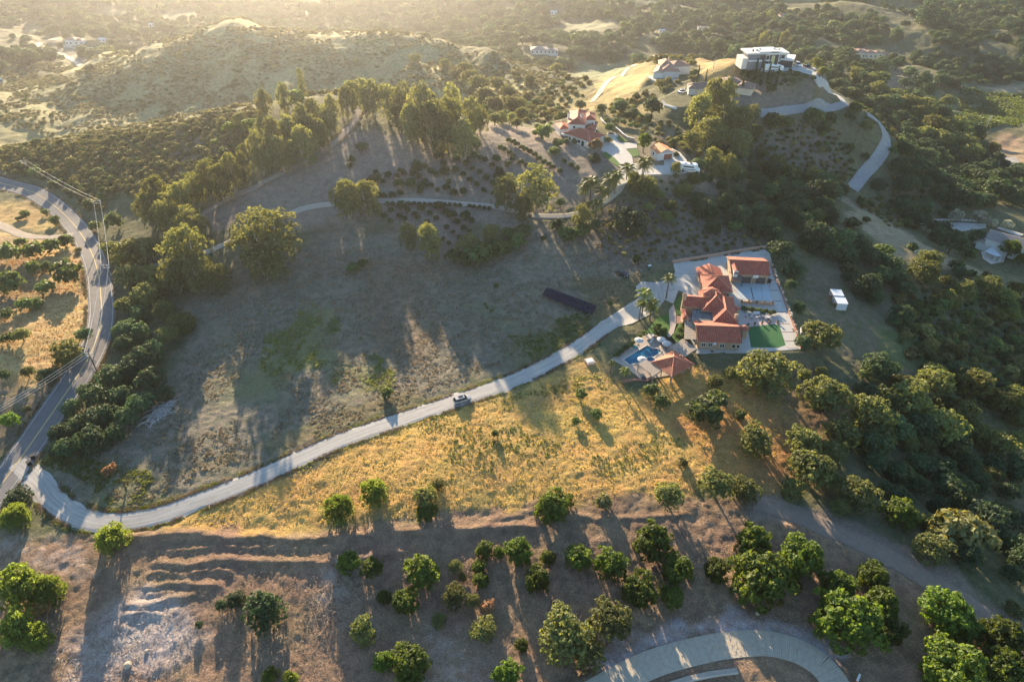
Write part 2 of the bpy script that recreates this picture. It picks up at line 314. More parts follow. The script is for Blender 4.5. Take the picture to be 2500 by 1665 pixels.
# ================================================================== GROUND
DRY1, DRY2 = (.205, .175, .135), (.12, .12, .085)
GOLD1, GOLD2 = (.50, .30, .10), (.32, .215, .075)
GRN1, GRN2 = (.13, .15, .055), (.085, .105, .04)
SOIL1, SOIL2 = (.265, .18, .118), (.17, .118, .08)
ASH1, ASH2 = (.38, .33, .31), (.24, .19, .16)
CHAP1, CHAP2 = (.14, .13, .075), (.085, .095, .05)
SLOPE1, SLOPE2 = (.25, .205, .165), (.185, .155, .12)
PATH1, PATH2 = (.34, .29, .24), (.26, .215, .17)
TRACK1, TRACK2 = (.24, .20, .16), (.17, .14, .11)
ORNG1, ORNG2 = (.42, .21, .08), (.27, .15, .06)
ZONES = [
 ([(-50,250),(150,170),(330,110),(540,48),(750,74),(1000,95),(1180,145),(1330,205),(1200,260),(1000,220),(700,230),(400,300),(140,345),(-50,360)], (.30,.27,.14), (.19,.185,.09), 14, 1),
 ([(450,70),(540,46),(760,72),(1000,92),(1050,120),(800,110),(600,100)], (.42,.34,.17), (.28,.24,.11), 12, .9),
  # (polygon in picture, colours, feather m, strength)
 # golden upper field below the drive
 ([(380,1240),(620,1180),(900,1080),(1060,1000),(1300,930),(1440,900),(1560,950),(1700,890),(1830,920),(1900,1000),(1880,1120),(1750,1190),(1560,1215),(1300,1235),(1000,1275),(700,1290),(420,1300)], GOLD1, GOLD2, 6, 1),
 ([(1050,1000),(1440,905),(1500,960),(1420,1040),(1280,1050),(1150,1040)], (.40,.27,.10), (.27,.21,.08), 12, .45),
 ([(1100,1010),(1500,980),(1560,1060),(1350,1080),(1200,1070)], (.42,.29,.09), (.28,.22,.08), 10, .5),
 ([(1280,1150),(1500,1100),(1700,1120),(1650,1190),(1400,1210)], (.46,.29,.09), (.34,.24,.09), 8, .5),
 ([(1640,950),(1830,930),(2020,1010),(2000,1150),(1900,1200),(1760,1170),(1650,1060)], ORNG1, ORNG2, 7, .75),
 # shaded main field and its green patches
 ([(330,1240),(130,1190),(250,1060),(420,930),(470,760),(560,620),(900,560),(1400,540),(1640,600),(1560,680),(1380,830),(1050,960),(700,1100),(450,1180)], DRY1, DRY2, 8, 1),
 ([(650,790),(760,740),(800,780),(740,880),(700,960),(620,950),(640,860)], GRN1, (.17,.16,.08), 9, .7),
 ([(800,860),(930,880),(1000,920),(940,965),(800,930),(740,890)], GRN1, (.18,.165,.08), 9, .7),
 ([(1180,740),(1290,740),(1280,800),(1200,810)], GRN1, DRY2, 8, .5),
 ([(1330,790),(1430,760),(1440,810),(1330,860),(1270,860)], (.14,.155,.07), GRN2, 9, .5),
 ([(1400,680),(1540,690),(1560,760),(1480,800),(1420,760)], (.15,.125,.07), (.10,.095,.05), 5, .8),
 ([(90,1130),(180,1160),(260,1240),(420,1220),(360,1150),(240,1130),(160,1080)], (.17,.165,.08), (.13,.13,.06), 7, .6),
 ([(560,830),(640,800),(620,980),(540,970)], (.15,.15,.085), (.12,.125,.07), 7, .5),
 ([(900,640),(1050,660),(1100,780),(980,900),(860,840),(860,720)], (.20,.145,.10), (.12,.10,.065), 9, .7),
 ([(480,700),(700,680),(700,740),(560,800),(450,780)], (.19,.165,.12), (.14,.13,.09), 8, .6),
 # bank over the drive
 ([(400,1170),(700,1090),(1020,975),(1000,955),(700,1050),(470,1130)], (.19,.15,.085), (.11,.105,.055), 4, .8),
 # orchard soil
 ([(-60,1330),(250,1300),(600,1300),(900,1280),(1300,1235),(1560,1215),(1850,1215),(2050,1270),(2300,1400),(2560,1560),(2600,1750),(-100,1750),(-100,1400)], SOIL1, SOIL2, 3, 1),
 ([(140,1580),(330,1480),(400,1470),(470,1490),(480,1560),(420,1600),(300,1640),(260,1700),(140,1700)], ASH1, ASH2, 6, .6),
 ([(330,1500),(420,1485),(470,1530),(400,1590),(330,1570)], (.50,.45,.43), ASH1, 7, .45),
 ([(-20,1300),(180,1330),(220,1400),(120,1380),(-20,1350)], (.36,.30,.26), SOIL1, 4, .6),
 ([(780,1380),(900,1400),(900,1520),(800,1480)], (.34,.29,.25), SOIL2, 5, .6),
 ([(1020,1500),(1180,1560),(1240,1700),(1020,1700)], (.34,.28,.24), SOIL1, 6, .5),
 ([(1430,1620),(1620,1530),(1800,1490),(1960,1540),(2060,1600),(2000,1600),(1850,1545),(1650,1560),(1500,1640)], (.42,.38,.40), (.30,.25,.24), 2.5, .85),
 ([(1830,1210),(1960,1230),(2150,1300),(2330,1400),(2500,1520),(2500,1590),(2350,1490),(2200,1400),(2000,1300),(1850,1260)], (.23,.185,.15), (.19,.155,.125), 3, .8),
 # left hillside
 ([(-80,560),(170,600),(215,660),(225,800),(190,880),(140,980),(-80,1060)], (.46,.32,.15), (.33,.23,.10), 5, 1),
 ([(-80,560),(60,590),(160,700),(80,770),(-80,760)], (.20,.15,.10), (.14,.12,.07), 7, .75),
 ([(-80,960),(110,920),(190,890),(130,1000),(40,1100),(-80,1130)], (.16,.125,.10), (.11,.10,.06), 6, .9),
 ([(-80,500),(70,490),(150,540),(150,570),(60,560),(-80,530)], (.40,.27,.12), (.27,.21,.08), 4, .9),
 # slopes of the tree hill
 ([(480,540),(560,480),(720,400),(860,300),(960,330),(1200,300),(1400,300),(1500,400),(1440,500),(1250,560),(900,560),(700,560)], SLOPE1, SLOPE2, 8, 1),
 ([(410,350),(490,330),(560,330),(560,380),(500,410),(420,405)], (.26,.20,.16), (.20,.155,.12), 5, .8),
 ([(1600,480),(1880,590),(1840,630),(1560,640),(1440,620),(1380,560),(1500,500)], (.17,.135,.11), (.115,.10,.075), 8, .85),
 ([(1720,320),(1900,300),(2060,350),(2100,420),(2000,470),(1850,400),(1740,370)], (.17,.14,.12), (.10,.10,.07), 10, .8),
 ([(1740,250),(1850,210),(1960,200),(2040,230),(2020,260),(1850,275),(1750,275)], (.19,.16,.135), (.15,.13,.105), 6, .9),
 ([(1690,155),(1820,135),(1815,190),(1780,220),(1700,205)], (.42,.29,.13), (.27,.20,.09), 6, .9),
 ([(1440,235),(1480,190),(1590,150),(1600,190),(1560,220),(1480,250),(1430,270)], (.44,.33,.15), (.30,.23,.10), 5, .9),
 ([(1330,250),(1440,220),(1560,230),(1560,300),(1440,310),(1340,290)], (.28,.22,.09), (.17,.15,.07), 8, .9),
 ([(1400,340),(1640,330),(1780,480),(1640,500),(1480,440)], (.22,.175,.14), (.15,.13,.09), 8, .8),
 # right ridge meadow and sheds meadow
 ([(2060,480),(2140,520),(2300,620),(2420,680),(2380,690),(2200,630),(2080,540)], (.33,.27,.18), (.22,.19,.12), 6, .9),
 ([(1940,650),(2060,640),(2200,760),(2260,850),(2230,930),(2080,900),(1960,760)], (.165,.135,.10), (.11,.115,.06), 8, .9),
 ([(2150,800),(2240,830),(2250,900),(2180,880)], (.12,.15,.06), (.10,.12,.05), 6, .8),
 ([(1850,930),(1990,900),(2120,980),(2160,1040),(2060,1060),(1900,1010)], (.24,.155,.095), (.14,.11,.06), 6, .8),
 # far valley fields
 ([(1420,150),(1530,150),(1540,185),(1470,200),(1370,190)], (.22,.23,.13), (.17,.19,.10), 12, .9),
 ([(2230,230),(2340,205),(2520,215),(2540,300),(2420,320),(2330,300)], (.10,.15,.075), (.15,.14,.09), 8, .95),
 ([(2330,190),(2540,195),(2540,225),(2380,212)], (.33,.28,.20), (.26,.22,.15), 8, .8),
 ([(2140,170),(2230,165),(2290,215),(2240,235),(2180,225)], (.20,.18,.13), (.16,.15,.11), 10, .8),
 ([(2340,340),(2440,330),(2560,340),(2560,420),(2440,400)], (.30,.21,.16), (.20,.16,.10), 8, .8),
 ([(1370,55),(1480,50),(1500,80),(1380,75)], (.24,.23,.14), (.19,.19,.11), 15, .8),
 ([(130,95),(200,120),(240,125),(220,150),(140,140)], (.30,.26,.20), (.24,.21,.16), 10, .7),
]
ROADS = {}
def road_line(pix, closed=False, n=14, dz=0.0):
    """pixels -> smooth world polyline on the ground"""
    w = [G(a, b) for a, b in pix]
    out = []
    for i in range(len(w) - 1):
        p0, p1, p2, p3 = w[max(i - 1, 0)], w[i], w[i + 1], w[min(i + 2, len(w) - 1)]
        for k in range(n):
            t = k / n
            out.append(0.5 * ((2 * p1) + (p2 - p0) * t + (2 * p0 - 5 * p1 + 4 * p2 - p3) * t * t + (3 * p1 - p0 - 3 * p2 + p3) * t ** 3))
    out.append(w[-1])
    return out
# pixels of the centre lines, half width in metres
RL = dict(
 gravel_drive=([(40,1130),(95,1180),(135,1225),(195,1262),(270,1275),(370,1262),(480,1225),(620,1170),(800,1088),(960,1030),(1128,974),(1270,922),(1390,860),(1480,798),(1545,755),(1600,722),(1640,700)], 2.7),
 street=([(-80,425),(0,447),(75,468),(150,518),(200,575),(232,640),(246,720),(246,790),(225,855),(185,925),(120,1020),(50,1120),(-40,1240),(-120,1350)], 3.9),
 hill_track=([(480,530),(560,485),(640,448),(745,395),(820,345),(862,300),(880,262)], 1.7),
 hedge_path=([(370,650),(505,615),(540,600),(680,535),(760,505),(900,492),(1050,492),(1200,504),(1290,525),(1370,528),(1430,517),(1470,497),(1505,470),(1525,440)], 1.5),
 ridge_road=([(2080,462),(2110,425),(2145,385),(2165,345),(2150,305),(2116,278)], 3.0),
 upper_ridge_road=([(2068,254),(2040,262),(2010,263),(1940,268),(1860,278),(1780,290)], 2.6),
 ridge_drive=([(2060,252),(2042,233),(2018,213),(2002,200),(1990,187)], 1.6),
 cul_track=([(1445,250),(1465,225),(1490,195),(1530,170),(1550,158)], 1.7),
 valley_road=([(2460,385),(2500,415),(2560,460)], 4.0),
 far_track=([(215,155),(160,140),(110,128),(100,108),(140,98)], 3.0),
 side_track=([(-60,520),(0,550),(60,575),(120,580),(180,572)], 2.2),
 dirt_terrace=([(1840,1225),(1960,1262),(2100,1325),(2250,1405),(2400,1500),(2560,1620)], 2.6),
)
HW = {}
for k_, (pl, hw_) in RL.items():
    ROADS[k_] = road_line(pl); HW[k_] = hw_
CONC = [P(a, b, -3.2) for a, b in [(1330,1770),(1420,1712),(1500,1665),(1600,1617),(1730,1582),(1830,1569),(1890,1572),(1950,1590),(2000,1620),(2035,1660),(2070,1720),(2100,1790)]]
def _cr(w, n=10):
    out = []
    for i in range(len(w) - 1):
        p0, p1, p2, p3 = w[max(i - 1, 0)], w[i], w[i + 1], w[min(i + 2, len(w) - 1)]
        for k in range(n):
            t = k / n
            out.append(0.5 * ((2 * p1) + (p2 - p0) * t + (2 * p0 - 5 * p1 + 4 * p2 - p3) * t * t + (3 * p1 - p0 - 3 * p2 + p3) * t ** 3))
    out.append(w[-1]); return out
CONCL = _cr(CONC)
HWC = 2.65
PLOTS = []   # paved polygons (world) that must stay clear of grass relief
# ---------------- grid
_ys = [-140.0]
while _ys[-1] < 1500:
    y = _ys[-1]
    _ys.append(y + (6.0 if y < 30 else 2.5 if y < 55 else max(0.46, 0.0033 * y)))
for y in (1700, 2000, 2600, 3500, 5000, 8000): _ys.append(float(y))
_ys = np.array(_ys); NC = 640
_sx = np.linspace(-1, 1, NC)
_wd = 78 + 0.80 * np.clip(_ys, 0, 1e9)
_wd = np.where(_ys < 0, 90, _wd)
TX = _sx[None, :] * _wd[:, None]; TY = np.repeat(_ys[:, None], NC, 1)
TZ = hz(TX, TY)
_dist = np.hypot(TX, TY)
def zone_mask(poly_px, feather, z=None):
    poly = [tuple(G(a, b))[:2] if z is None else tuple(P(a, b, z))[:2] for a, b in poly_px]
    a = np.array(poly); x0, y0 = a.min(0) - feather * 2; x1, y1 = a.max(0) + feather * 2
    m = np.zeros(TX.shape); sel = (TX > x0) & (TX < x1) & (TY > y0) & (TY < y1)
    xs, ys = TX[sel], TY[sel]
    d = _sdist(xs, ys, poly) + (fbm(xs, ys, 1 / (feather * 1.6), 3, 3) - .5) * feather * 2.4
    k = np.clip(.5 - d / feather, 0, 1); m[sel] = k * k * (3 - 2 * k)
    return m
COL1 = np.empty(TX.shape + (3,)); COL2 = np.empty(TX.shape + (3,)); COL1[:] = CHAP1; COL2[:] = CHAP2
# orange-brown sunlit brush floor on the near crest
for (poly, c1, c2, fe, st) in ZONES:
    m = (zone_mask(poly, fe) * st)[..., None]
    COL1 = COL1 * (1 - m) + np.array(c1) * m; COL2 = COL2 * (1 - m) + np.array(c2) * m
# large scale variation of the dead grass (growth, not light)
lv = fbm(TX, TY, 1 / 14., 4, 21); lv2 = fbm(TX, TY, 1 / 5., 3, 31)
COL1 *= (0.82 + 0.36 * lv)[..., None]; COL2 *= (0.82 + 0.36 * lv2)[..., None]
# ---------------- relief
amp = np.clip((1100 - _dist) / 600, 0, 1)
rel = (fbm(TX, TY, 1 / 3.2, 4, 41, .6) - .5) * 0.6 + (fbm(TX, TY, 1 / .9, 2, 47) - .5) * .3
rel *= amp
far_rel = np.clip((_dist - 300) / 200, 0, 1) * (fbm(TX, TY, 1 / 9., 3, 55) - .5) * 3.0
# ruts and terraces across the orchard (left half), roughly along the contour
def band(pix, width, height, wob=1.0, sharp=1.6):
    line = [tuple(G(a, b))[:2] for a, b in pix]; a = np.array(line)
    sel = (TX > a[:, 0].min() - 6) & (TX < a[:, 0].max() + 6) & (TY > a[:, 1].min() - 8) & (TY < a[:, 1].max() + 8)
    xs, ys = TX[sel], TY[sel]
    wy = (fbm(xs, ys * 0 + 3.3, 1 / 5., 3, int(pix[0][0])) - .5) * 2.2 * wob
    ly = np.interp(xs, a[:, 0], a[:, 1]) + wy
    d = (ys - ly) / width           # steep towards the camera, gentle behind
    prof = np.where(d < 0, np.exp(-(d * sharp) ** 2), np.exp(-(d * .55) ** 2))
    ends = np.clip((xs - a[0, 0]) / 3, 0, 1) * np.clip((a[-1, 0] - xs) / 3, 0, 1)
    rel2 = np.zeros(TX.shape); rel2[sel] = prof * ends * height
    return rel2
orch = np.zeros(TX.shape)
for pix, w_, h_ in [
  ([(250,1318),(500,1312),(800,1318),(1100,1296),(1330,1288)], 1.0, .75), ([(380,1345),(620,1338),(830,1338)], .7, .45),
  ([(360,1380),(600,1372),(830,1372),(1000,1345)], .9, .6), ([(350,1400),(480,1398),(590,1400)], .6, .4), ([(330,1432),(450,1425),(560,1436)], .6, .45),
  ([(290,1478),(380,1476),(500,1456)], .7, .5), ([(280,1510),(350,1500),(420,1505)], .5, .4), ([(280,1540),(340,1536)], .5, .4),
  ([(330,1448),(520,1444)], .4, .25), ([(860,1300),(1100,1280),(1300,1262)], .8, .4), ([(1240,1275),(1500,1262),(1700,1255)], .6, .3),
  ([(1880,1280),(2050,1330),(2250,1420)], .8, .35), ([(1330,1375),(1450,1372)], .4, .2)]:
    orch = np.maximum(orch, band(pix, w_, h_))
rel = rel + orch
flat = np.zeros(TX.shape)
def road_mask(line, hw):
    a = np.array([p[:2] for p in line]); sel = (TX > a[:, 0].min() - 8) & (TX < a[:, 0].max() + 8) & (TY > a[:, 1].min() - 8) & (TY < a[:, 1].max() + 8)
    m = np.zeros(TX.shape); st = max(1, len(line) // 90)
    ln = [tuple(p)[:2] for p in line[::st]] + [tuple(line[-1])[:2]]
    d = _sdist(TX[sel], TY[sel], ln, closed=False); m[sel] = np.clip((hw + 1.3 - d) / 1.3, 0, 1); return m
for k_, ln in ROADS.items(): flat = np.maximum(flat, road_mask(ln, HW[k_]))
_cm = road_mask(CONCL, HWC + .8); TZ = TZ * (1 - _cm) + (-3.2) * _cm; flat = np.maximum(flat, _cm)
_cinner = None
def clear_plot(pix, z, mar=1.0):
    global flat
    poly = [tuple(P(a, b, z))[:2] for a, b in pix]; a = np.array(poly)
    sel = (TX > a[:, 0].min() - 4) & (TX < a[:, 0].max() + 4) & (TY > a[:, 1].min() - 4) & (TY < a[:, 1].max() + 4)
    m = np.zeros(TX.shape); m[sel] = np.clip((mar - _sdist(TX[sel], TY[sel], poly)) / 1.0, 0, 1); flat = np.maximum(flat, m)
    PLOTS.append(poly)
clear_plot([(1652,648),(1700,640),(1780,628),(1880,612),(1890,700),(1942,850),(1800,858),(1700,840),(1640,800),(1600,800),(1560,830),(1500,850),(1530,905),(1590,935),(1690,900),(1640,800),(1560,800),(1540,790),(1620,700)], Z_A)
clear_plot([(1345,300),(1400,262),(1470,262),(1530,310),(1600,360),(1660,400),(1700,420),(1540,430),(1500,425),(1470,380),(1400,350),(1350,330)], Z_B)
_zc = G(1519, 672).z
clear_plot([(1498,655),(1540,658),(1545,688),(1498,684)], _zc)
clear_plot([(1812,150),(1925,150),(2000,165),(1960,185),(1880,178),(1815,172)], Z_M)
clear_plot([(1560,225),(1600,230),(1670,200),(1855,195),(1860,232),(1750,250),(1600,275),(1555,262)], Z_BR)
clear_plot([(2270,545),(2330,543),(2430,552),(2500,580),(2500,680),(2400,650),(2350,600)], Z_E)
clear_plot([(1590,190),(1600,170),(1690,160),(1700,185),(1660,205)], Z_CR)
for q_ in ([(2230,215),(2340,195),(2530,205),(2560,320),(2420,335),(2330,300),(2240,245)], [(2140,170),(2230,160),(2290,215),(2240,235),(2180,225)], [(1370,195),(1420,150),(1530,150),(1545,185),(1470,205)], [(1370,80),(1380,52),(1500,50),(1505,80)],
    [(1700,150),(1830,130),(1815,180),(1780,215),(1710,200)], [(1440,240),(1480,190),(1590,150),(1600,190),(1560,225),(1480,255)], [(2340,350),(2440,325),(2560,335),(2560,420),(2440,400)], [(1385,250),(1440,235),(1480,215),(1480,262),(1420,285)]):
    PLOTS.append([tuple(G(a_, b_))[:2] for a_, b_ in q_])
for (a_, b_, w_) in ((2120,150,80),(195,122,75),(1328,130,70),(1352,40,22),(374,70,22),(1616,83,18),(1728,80,52),(1922,52,44)):
    g_ = G(a_, b_ - 6); r_w = w_ * depth_of(g_) / FPX * .55
    PLOTS.append([(g_.x - r_w, g_.y - 28), (g_.x + r_w, g_.y - 28), (g_.x + r_w, g_.y + r_w), (g_.x - r_w, g_.y + r_w)])
TZ = TZ + (rel + far_rel) * (1 - flat) - 0.10 * np.clip(flat * 1.5 - .2, 0, 1)
# pool pit
_pool = [tuple(P(a, b, Z_POOL))[:2] for a, b in [(1516,880),(1577,842),(1596,846),(1600,850),(1618,853),(1617,862),(1590,876),(1572,884),(1540,892)]]
_pd = _sdist(TX, TY, _pool) if False else None
_sel = (np.abs(TX - _pool[0][0]) < 25) & (np.abs(TY - _pool[0][1]) < 25)
_m = np.zeros(TX.shape, bool); _m[_sel] = _sdist(TX[_sel], TY[_sel], _pool) < 1.2
TZ = np.where(_m, TZ - 2.2, TZ)
nr, nc = TX.shape
vv = np.stack([TX, TY, TZ], -1).reshape(-1, 3)
idx = np.arange(nr * nc).reshape(nr, nc)
quads = np.stack([idx[:-1, :-1], idx[:-1, 1:], idx[1:, 1:], idx[1:, :-1]], -1).reshape(-1, 4)
gme = bpy.data.meshes.new("ground")
gme.vertices.add(len(vv)); gme.vertices.foreach_set("co", vv.ravel())
gme.loops.add(quads.size); gme.loops.foreach_set("vertex_index", quads.ravel().astype(np.int32))
gme.polygons.add(len(quads)); gme.polygons.foreach_set("loop_start", np.arange(0, quads.size, 4, dtype=np.int32))
gme.polygons.foreach_set("use_smooth", np.ones(len(quads), bool))
for nm, cc in (("soil_a", COL1), ("soil_b", COL2)):
    at = gme.attributes.new(nm, 'FLOAT_COLOR', 'POINT')
    rgba = np.ones((nr * nc, 4)); rgba[:, :3] = cc.reshape(-1, 3); at.data.foreach_set("color", rgba.ravel())
gme.update(calc_edges=True)
gm = bpy.data.materials.new("dry_ground"); gm.use_nodes = True
nt = gm.node_tree; N = nt.nodes; L = nt.links; b = N["Principled BSDF"]; b.inputs["Roughness"].default_value = 0.95; b.inputs["Specular IOR Level"].default_value = 0.1
a1 = N.new("ShaderNodeAttribute"); a1.attribute_name = "soil_a"; a2 = N.new("ShaderNodeAttribute"); a2.attribute_name = "soil_b"
geo = N.new("ShaderNodeNewGeometry")
def noise(scale, det, rough=.6):
    n = N.new("ShaderNodeTexNoise"); n.inputs["Scale"].default_value = scale; n.inputs["Detail"].default_value = det; n.inputs["Roughness"].default_value = rough
    L.new(geo.outputs["Position"], n.inputs["Vector"]); return n
def mrange(src, a, b_, c=0., d=1.):
    r = N.new("ShaderNodeMapRange"); r.inputs[1].default_value = a; r.inputs[2].default_value = b_; r.inputs[3].default_value = c; r.inputs[4].default_value = d
    L.new(src, r.inputs[0]); return r.outputs[0]
n1 = noise(.42, 6, .7); n2 = noise(3.3, 5, .8)
mx = N.new("ShaderNodeMix"); mx.data_type = 'RGBA'
L.new(mrange(n1.outputs[0], .40, .60), mx.inputs[0]); L.new(a1.outputs[0], mx.inputs[6]); L.new(a2.outputs[0], mx.inputs[7])
hs = N.new("ShaderNodeHueSaturation"); L.new(mx.outputs[2], hs.inputs["Color"]); L.new(mrange(n2.outputs[0], .32, .68, .55, 1.5), hs.inputs["Value"])
n3 = noise(.09, 3); L.new(mrange(n3.outputs[0], .3, .7, .485, .515), hs.inputs["Hue"])
L.new(hs.outputs[0], b.inputs["Base Color"])
bp = N.new("ShaderNodeBump"); bp.inputs["Strength"].default_value = .9; bp.inputs["Distance"].default_value = .35
nb = noise(1.7, 5, .75); L.new(nb.outputs[0], bp.inputs["Height"]); L.new(bp.outputs[0], b.inputs["Normal"])
gme.materials.append(gm)
ground = bpy.data.objects.new("ground", gme); C.objects.link(ground); tag(ground, kind="structure")
# ---------------- road sheets
def ribbon(name, line, hw, m, z=0.06, cross=6, rag=0.0, kind="structure", uvs=1.0, fixed_z=None, step=1):
    mb = MB(); rows = []; s_ = 0
    for i in range(0, len(line), step):
        p = line[i]; q = line[min(i + 1, len(line) - 1)]; o = line[max(i - 1, 0)]
        t = Vector((q.x - o.x, q.y - o.y, 0)).normalized(); n = Vector((-t.y, t.x, 0))
        if i: s_ += (line[i] - line[i - step]).length if i >= step else 0
        row = []
        for k in range(cross + 1):
            e = -1 + 2 * k / cross
            w = hw * e
            if rag and k in (0, cross): w *= 1 + rag * (float(fbm(np.array([p.x + e * 9]), np.array([p.y]), .35, 3, 2)[0]) - .5) * 2
            x, y = p.x + n.x * w, p.y + n.y * w
            zz = (float(hz(x, y)) if fixed_z is None else fixed_z) + z + (0 if abs(e) < .99 else -.10)
            row.append(((x, y, zz), (w, s_)))
        rows.append(row)
    for a_, b_ in zip(rows[:-1], rows[1:]):
        for k in range(cross):
            pts = [a_[k], a_[k + 1], b_[k + 1], b_[k]]
            mb.face([q_[0] for q_ in pts][::-1], 0, [q_[1] for q_ in pts][::-1])
    o = mb.build(name, m, smooth=True); tag(o, kind=kind); return o
def gravel_mat(name, ca, cb, cen, rut=0.75):
    m = mat(name, ca, rough=.95, col2=cb, nscale=.7, spec=.1, bump=.5, bscale=5)
    nt = m.node_tree; N = nt.nodes; L = nt.links; b = N["Principled BSDF"]; src = b.inputs["Base Color"].links[0].from_socket
    uv = N.new("ShaderNodeUVMap"); sp = N.new("ShaderNodeSeparateXYZ"); L.new(uv.outputs[0], sp.inputs[0])
    mp = N.new("ShaderNodeMapping"); mp.inputs["Scale"].default_value = (1.6, .05, 1); L.new(uv.outputs[0], mp.inputs[0])
    nz = N.new("ShaderNodeTexNoise"); nz.inputs["Scale"].default_value = 1.5; nz.inputs["Detail"].default_value = 5; L.new(mp.outputs[0], nz.inputs[0])
    r = N.new("ShaderNodeMapRange"); r.inputs[1].default_value = .42; r.inputs[2].default_value = .62; L.new(nz.outputs[0], r.inputs[0])
    mx = N.new("ShaderNodeMix"); mx.data_type = 'RGBA'; L.new(r.outputs[0], mx.inputs[0]); L.new(src, mx.inputs[6]); mx.inputs[7].default_value = (*cen, 1)
    L.new(mx.outputs[2], b.inputs["Base Color"]); return m
M_GRAVEL = gravel_mat("pale_gravel", (.36, .345, .32), (.29, .27, .245), (.425, .41, .385))
M_ASPH = mat("old_asphalt", (.155, .15, .15), rough=.9, var=.14, nscale=.5, bump=.2, bscale=6)
M_CONC = mat("pale_concrete", (.40, .39, .365), rough=.85, var=.08, nscale=.35, bump=.15)
M_TRACK = gravel_mat("dirt_track", (.27, .23, .19), (.21, .18, .15), (.33, .29, .24))
M_PATH = mat("pale_path", (.37, .33, .275), rough=.9, var=.1)
M_YEL = mat("faded_yellow_paint", (.55, .42, .18), rough=.8, var=.2, nscale=3)
M_WHI = mat("road_white_paint", (.45, .45, .43), rough=.8, var=.2, nscale=3)
ribbon("gravel_drive", ROADS['gravel_drive'], 2.8, M_GRAVEL, rag=.3, z=.10)
# the drive widens to a turning place before the house
tp_ = [G(a, b) for a, b in [(1498,800),(1535,770),(1560,730),(1552,700),(1565,688),(1600,690),(1632,684),(1650,668),(1640,700),(1622,735),(1600,762),(1545,790)]]
mbt = MB(); cc_ = sum(tp_, Vector()) / len(tp_)
ring = []
for i in range(len(tp_)):
    a, b_ = tp_[i], tp_[(i + 1) % len(tp_)]
    for k in range(4): ring.append(a.lerp(b_, k / 4))
for i in range(len(ring)):
    a, b_ = ring[i], ring[(i + 1) % len(ring)]; pa = cc_; prev = None
    for k in range(1, 9):
        p1, p2 = cc_.lerp(a, k / 8), cc_.lerp(b_, k / 8)
        l1 = Vector((p1.x, p1.y, float(hz(p1.x, p1.y)) + .105)); l2 = Vector((p2.x, p2.y, float(hz(p2.x, p2.y)) + .105))
        if prev is None: mbt.face([Vector((cc_.x, cc_.y, float(hz(cc_.x, cc_.y)) + .105)), l2, l1], 0, [(cc_.x, cc_.y), (l2.x, l2.y), (l1.x, l1.y)])
        else: mbt.face([prev[0], prev[1], l2, l1], 0, [(q.x, q.y) for q in (prev[0], prev[1], l2, l1)])
        prev = (l1, l2)
o_ = mbt.build("gravel_turning_place", M_GRAVEL, smooth=True); tag(o_, kind="structure")
st_ = ribbon("street", ROADS['street'], 3.9, M_ASPH, z=.09)
def stripe(name, line, off, w, m, z, dash=None):
    mb = MB(); s_ = 0
    for i in range(len(line) - 1):
        p, q = line[i], line[i + 1]; o = line[max(i - 1, 0)]; r_ = line[min(i + 2, len(line) - 1)]
        t1 = Vector((q.x - o.x, q.y - o.y, 0)).normalized(); t2 = Vector((r_.x - p.x, r_.y - p.y, 0)).normalized()
        n1_, n2_ = Vector((-t1.y, t1.x, 0)), Vector((-t2.y, t2.x, 0))
        def v(pp, nn, e):
            x, y = pp.x + nn.x * e, pp.y + nn.y * e; return (x, y, float(hz(x, y)) + z)
        mb.face([v(p, n1_, off - w), v(q, n2_, off - w), v(q, n2_, off + w), v(p, n1_, off + w)][::-1])
    o = mb.build(name, m, parent=st_, smooth=True); return o
stripe("centre_line", ROADS['street'], 0.0, .13, M_YEL, .13)
stripe("edge_line", ROADS['street'], 3.2, .07, M_WHI, .13); stripe("edge_line", ROADS['street'], -3.2, .07, M_WHI, .13)
ribbon("hill_track", ROADS['hill_track'], 1.7, M_TRACK, rag=.25, z=.12)
ribbon("hedge_path", ROADS['hedge_path'], 1.45, M_PATH, z=.12)
ribbon("ridge_road", ROADS['ridge_road'], 2.9, mat("worn_asphalt", (.26, .26, .26), var=.12, nscale=.6), rag=.08, z=.3, cross=10)
ribbon("ridge_road", ROADS['upper_ridge_road'], 2.4, bpy.data.materials["worn_asphalt"], rag=.08, z=.3, cross=10)
ribbon("ridge_drive", ROADS['ridge_drive'], 1.6, M_CONC, z=.4, cross=10)
ribbon("dirt_lane", ROADS['cul_track'], 1.6, mat("tan_dirt", (.46, .36, .24), var=.1), rag=.3, z=.2)
ribbon("valley_road", ROADS['valley_road'], 4.0, mat("grey_asphalt", (.22, .22, .22)), z=.3)
ribbon("far_drive", ROADS['far_track'], 2.6, M_PATH, z=.5)
ribbon("side_track", ROADS['side_track'], 2.1, M_TRACK, rag=.2, z=.1)
ribbon("dirt_terrace", ROADS['dirt_terrace'], 2.5, mat("terrace_soil", (.24, .19, .15), col2=(.19, .15, .12), nscale=.8, bump=.6), rag=.3, z=.08)
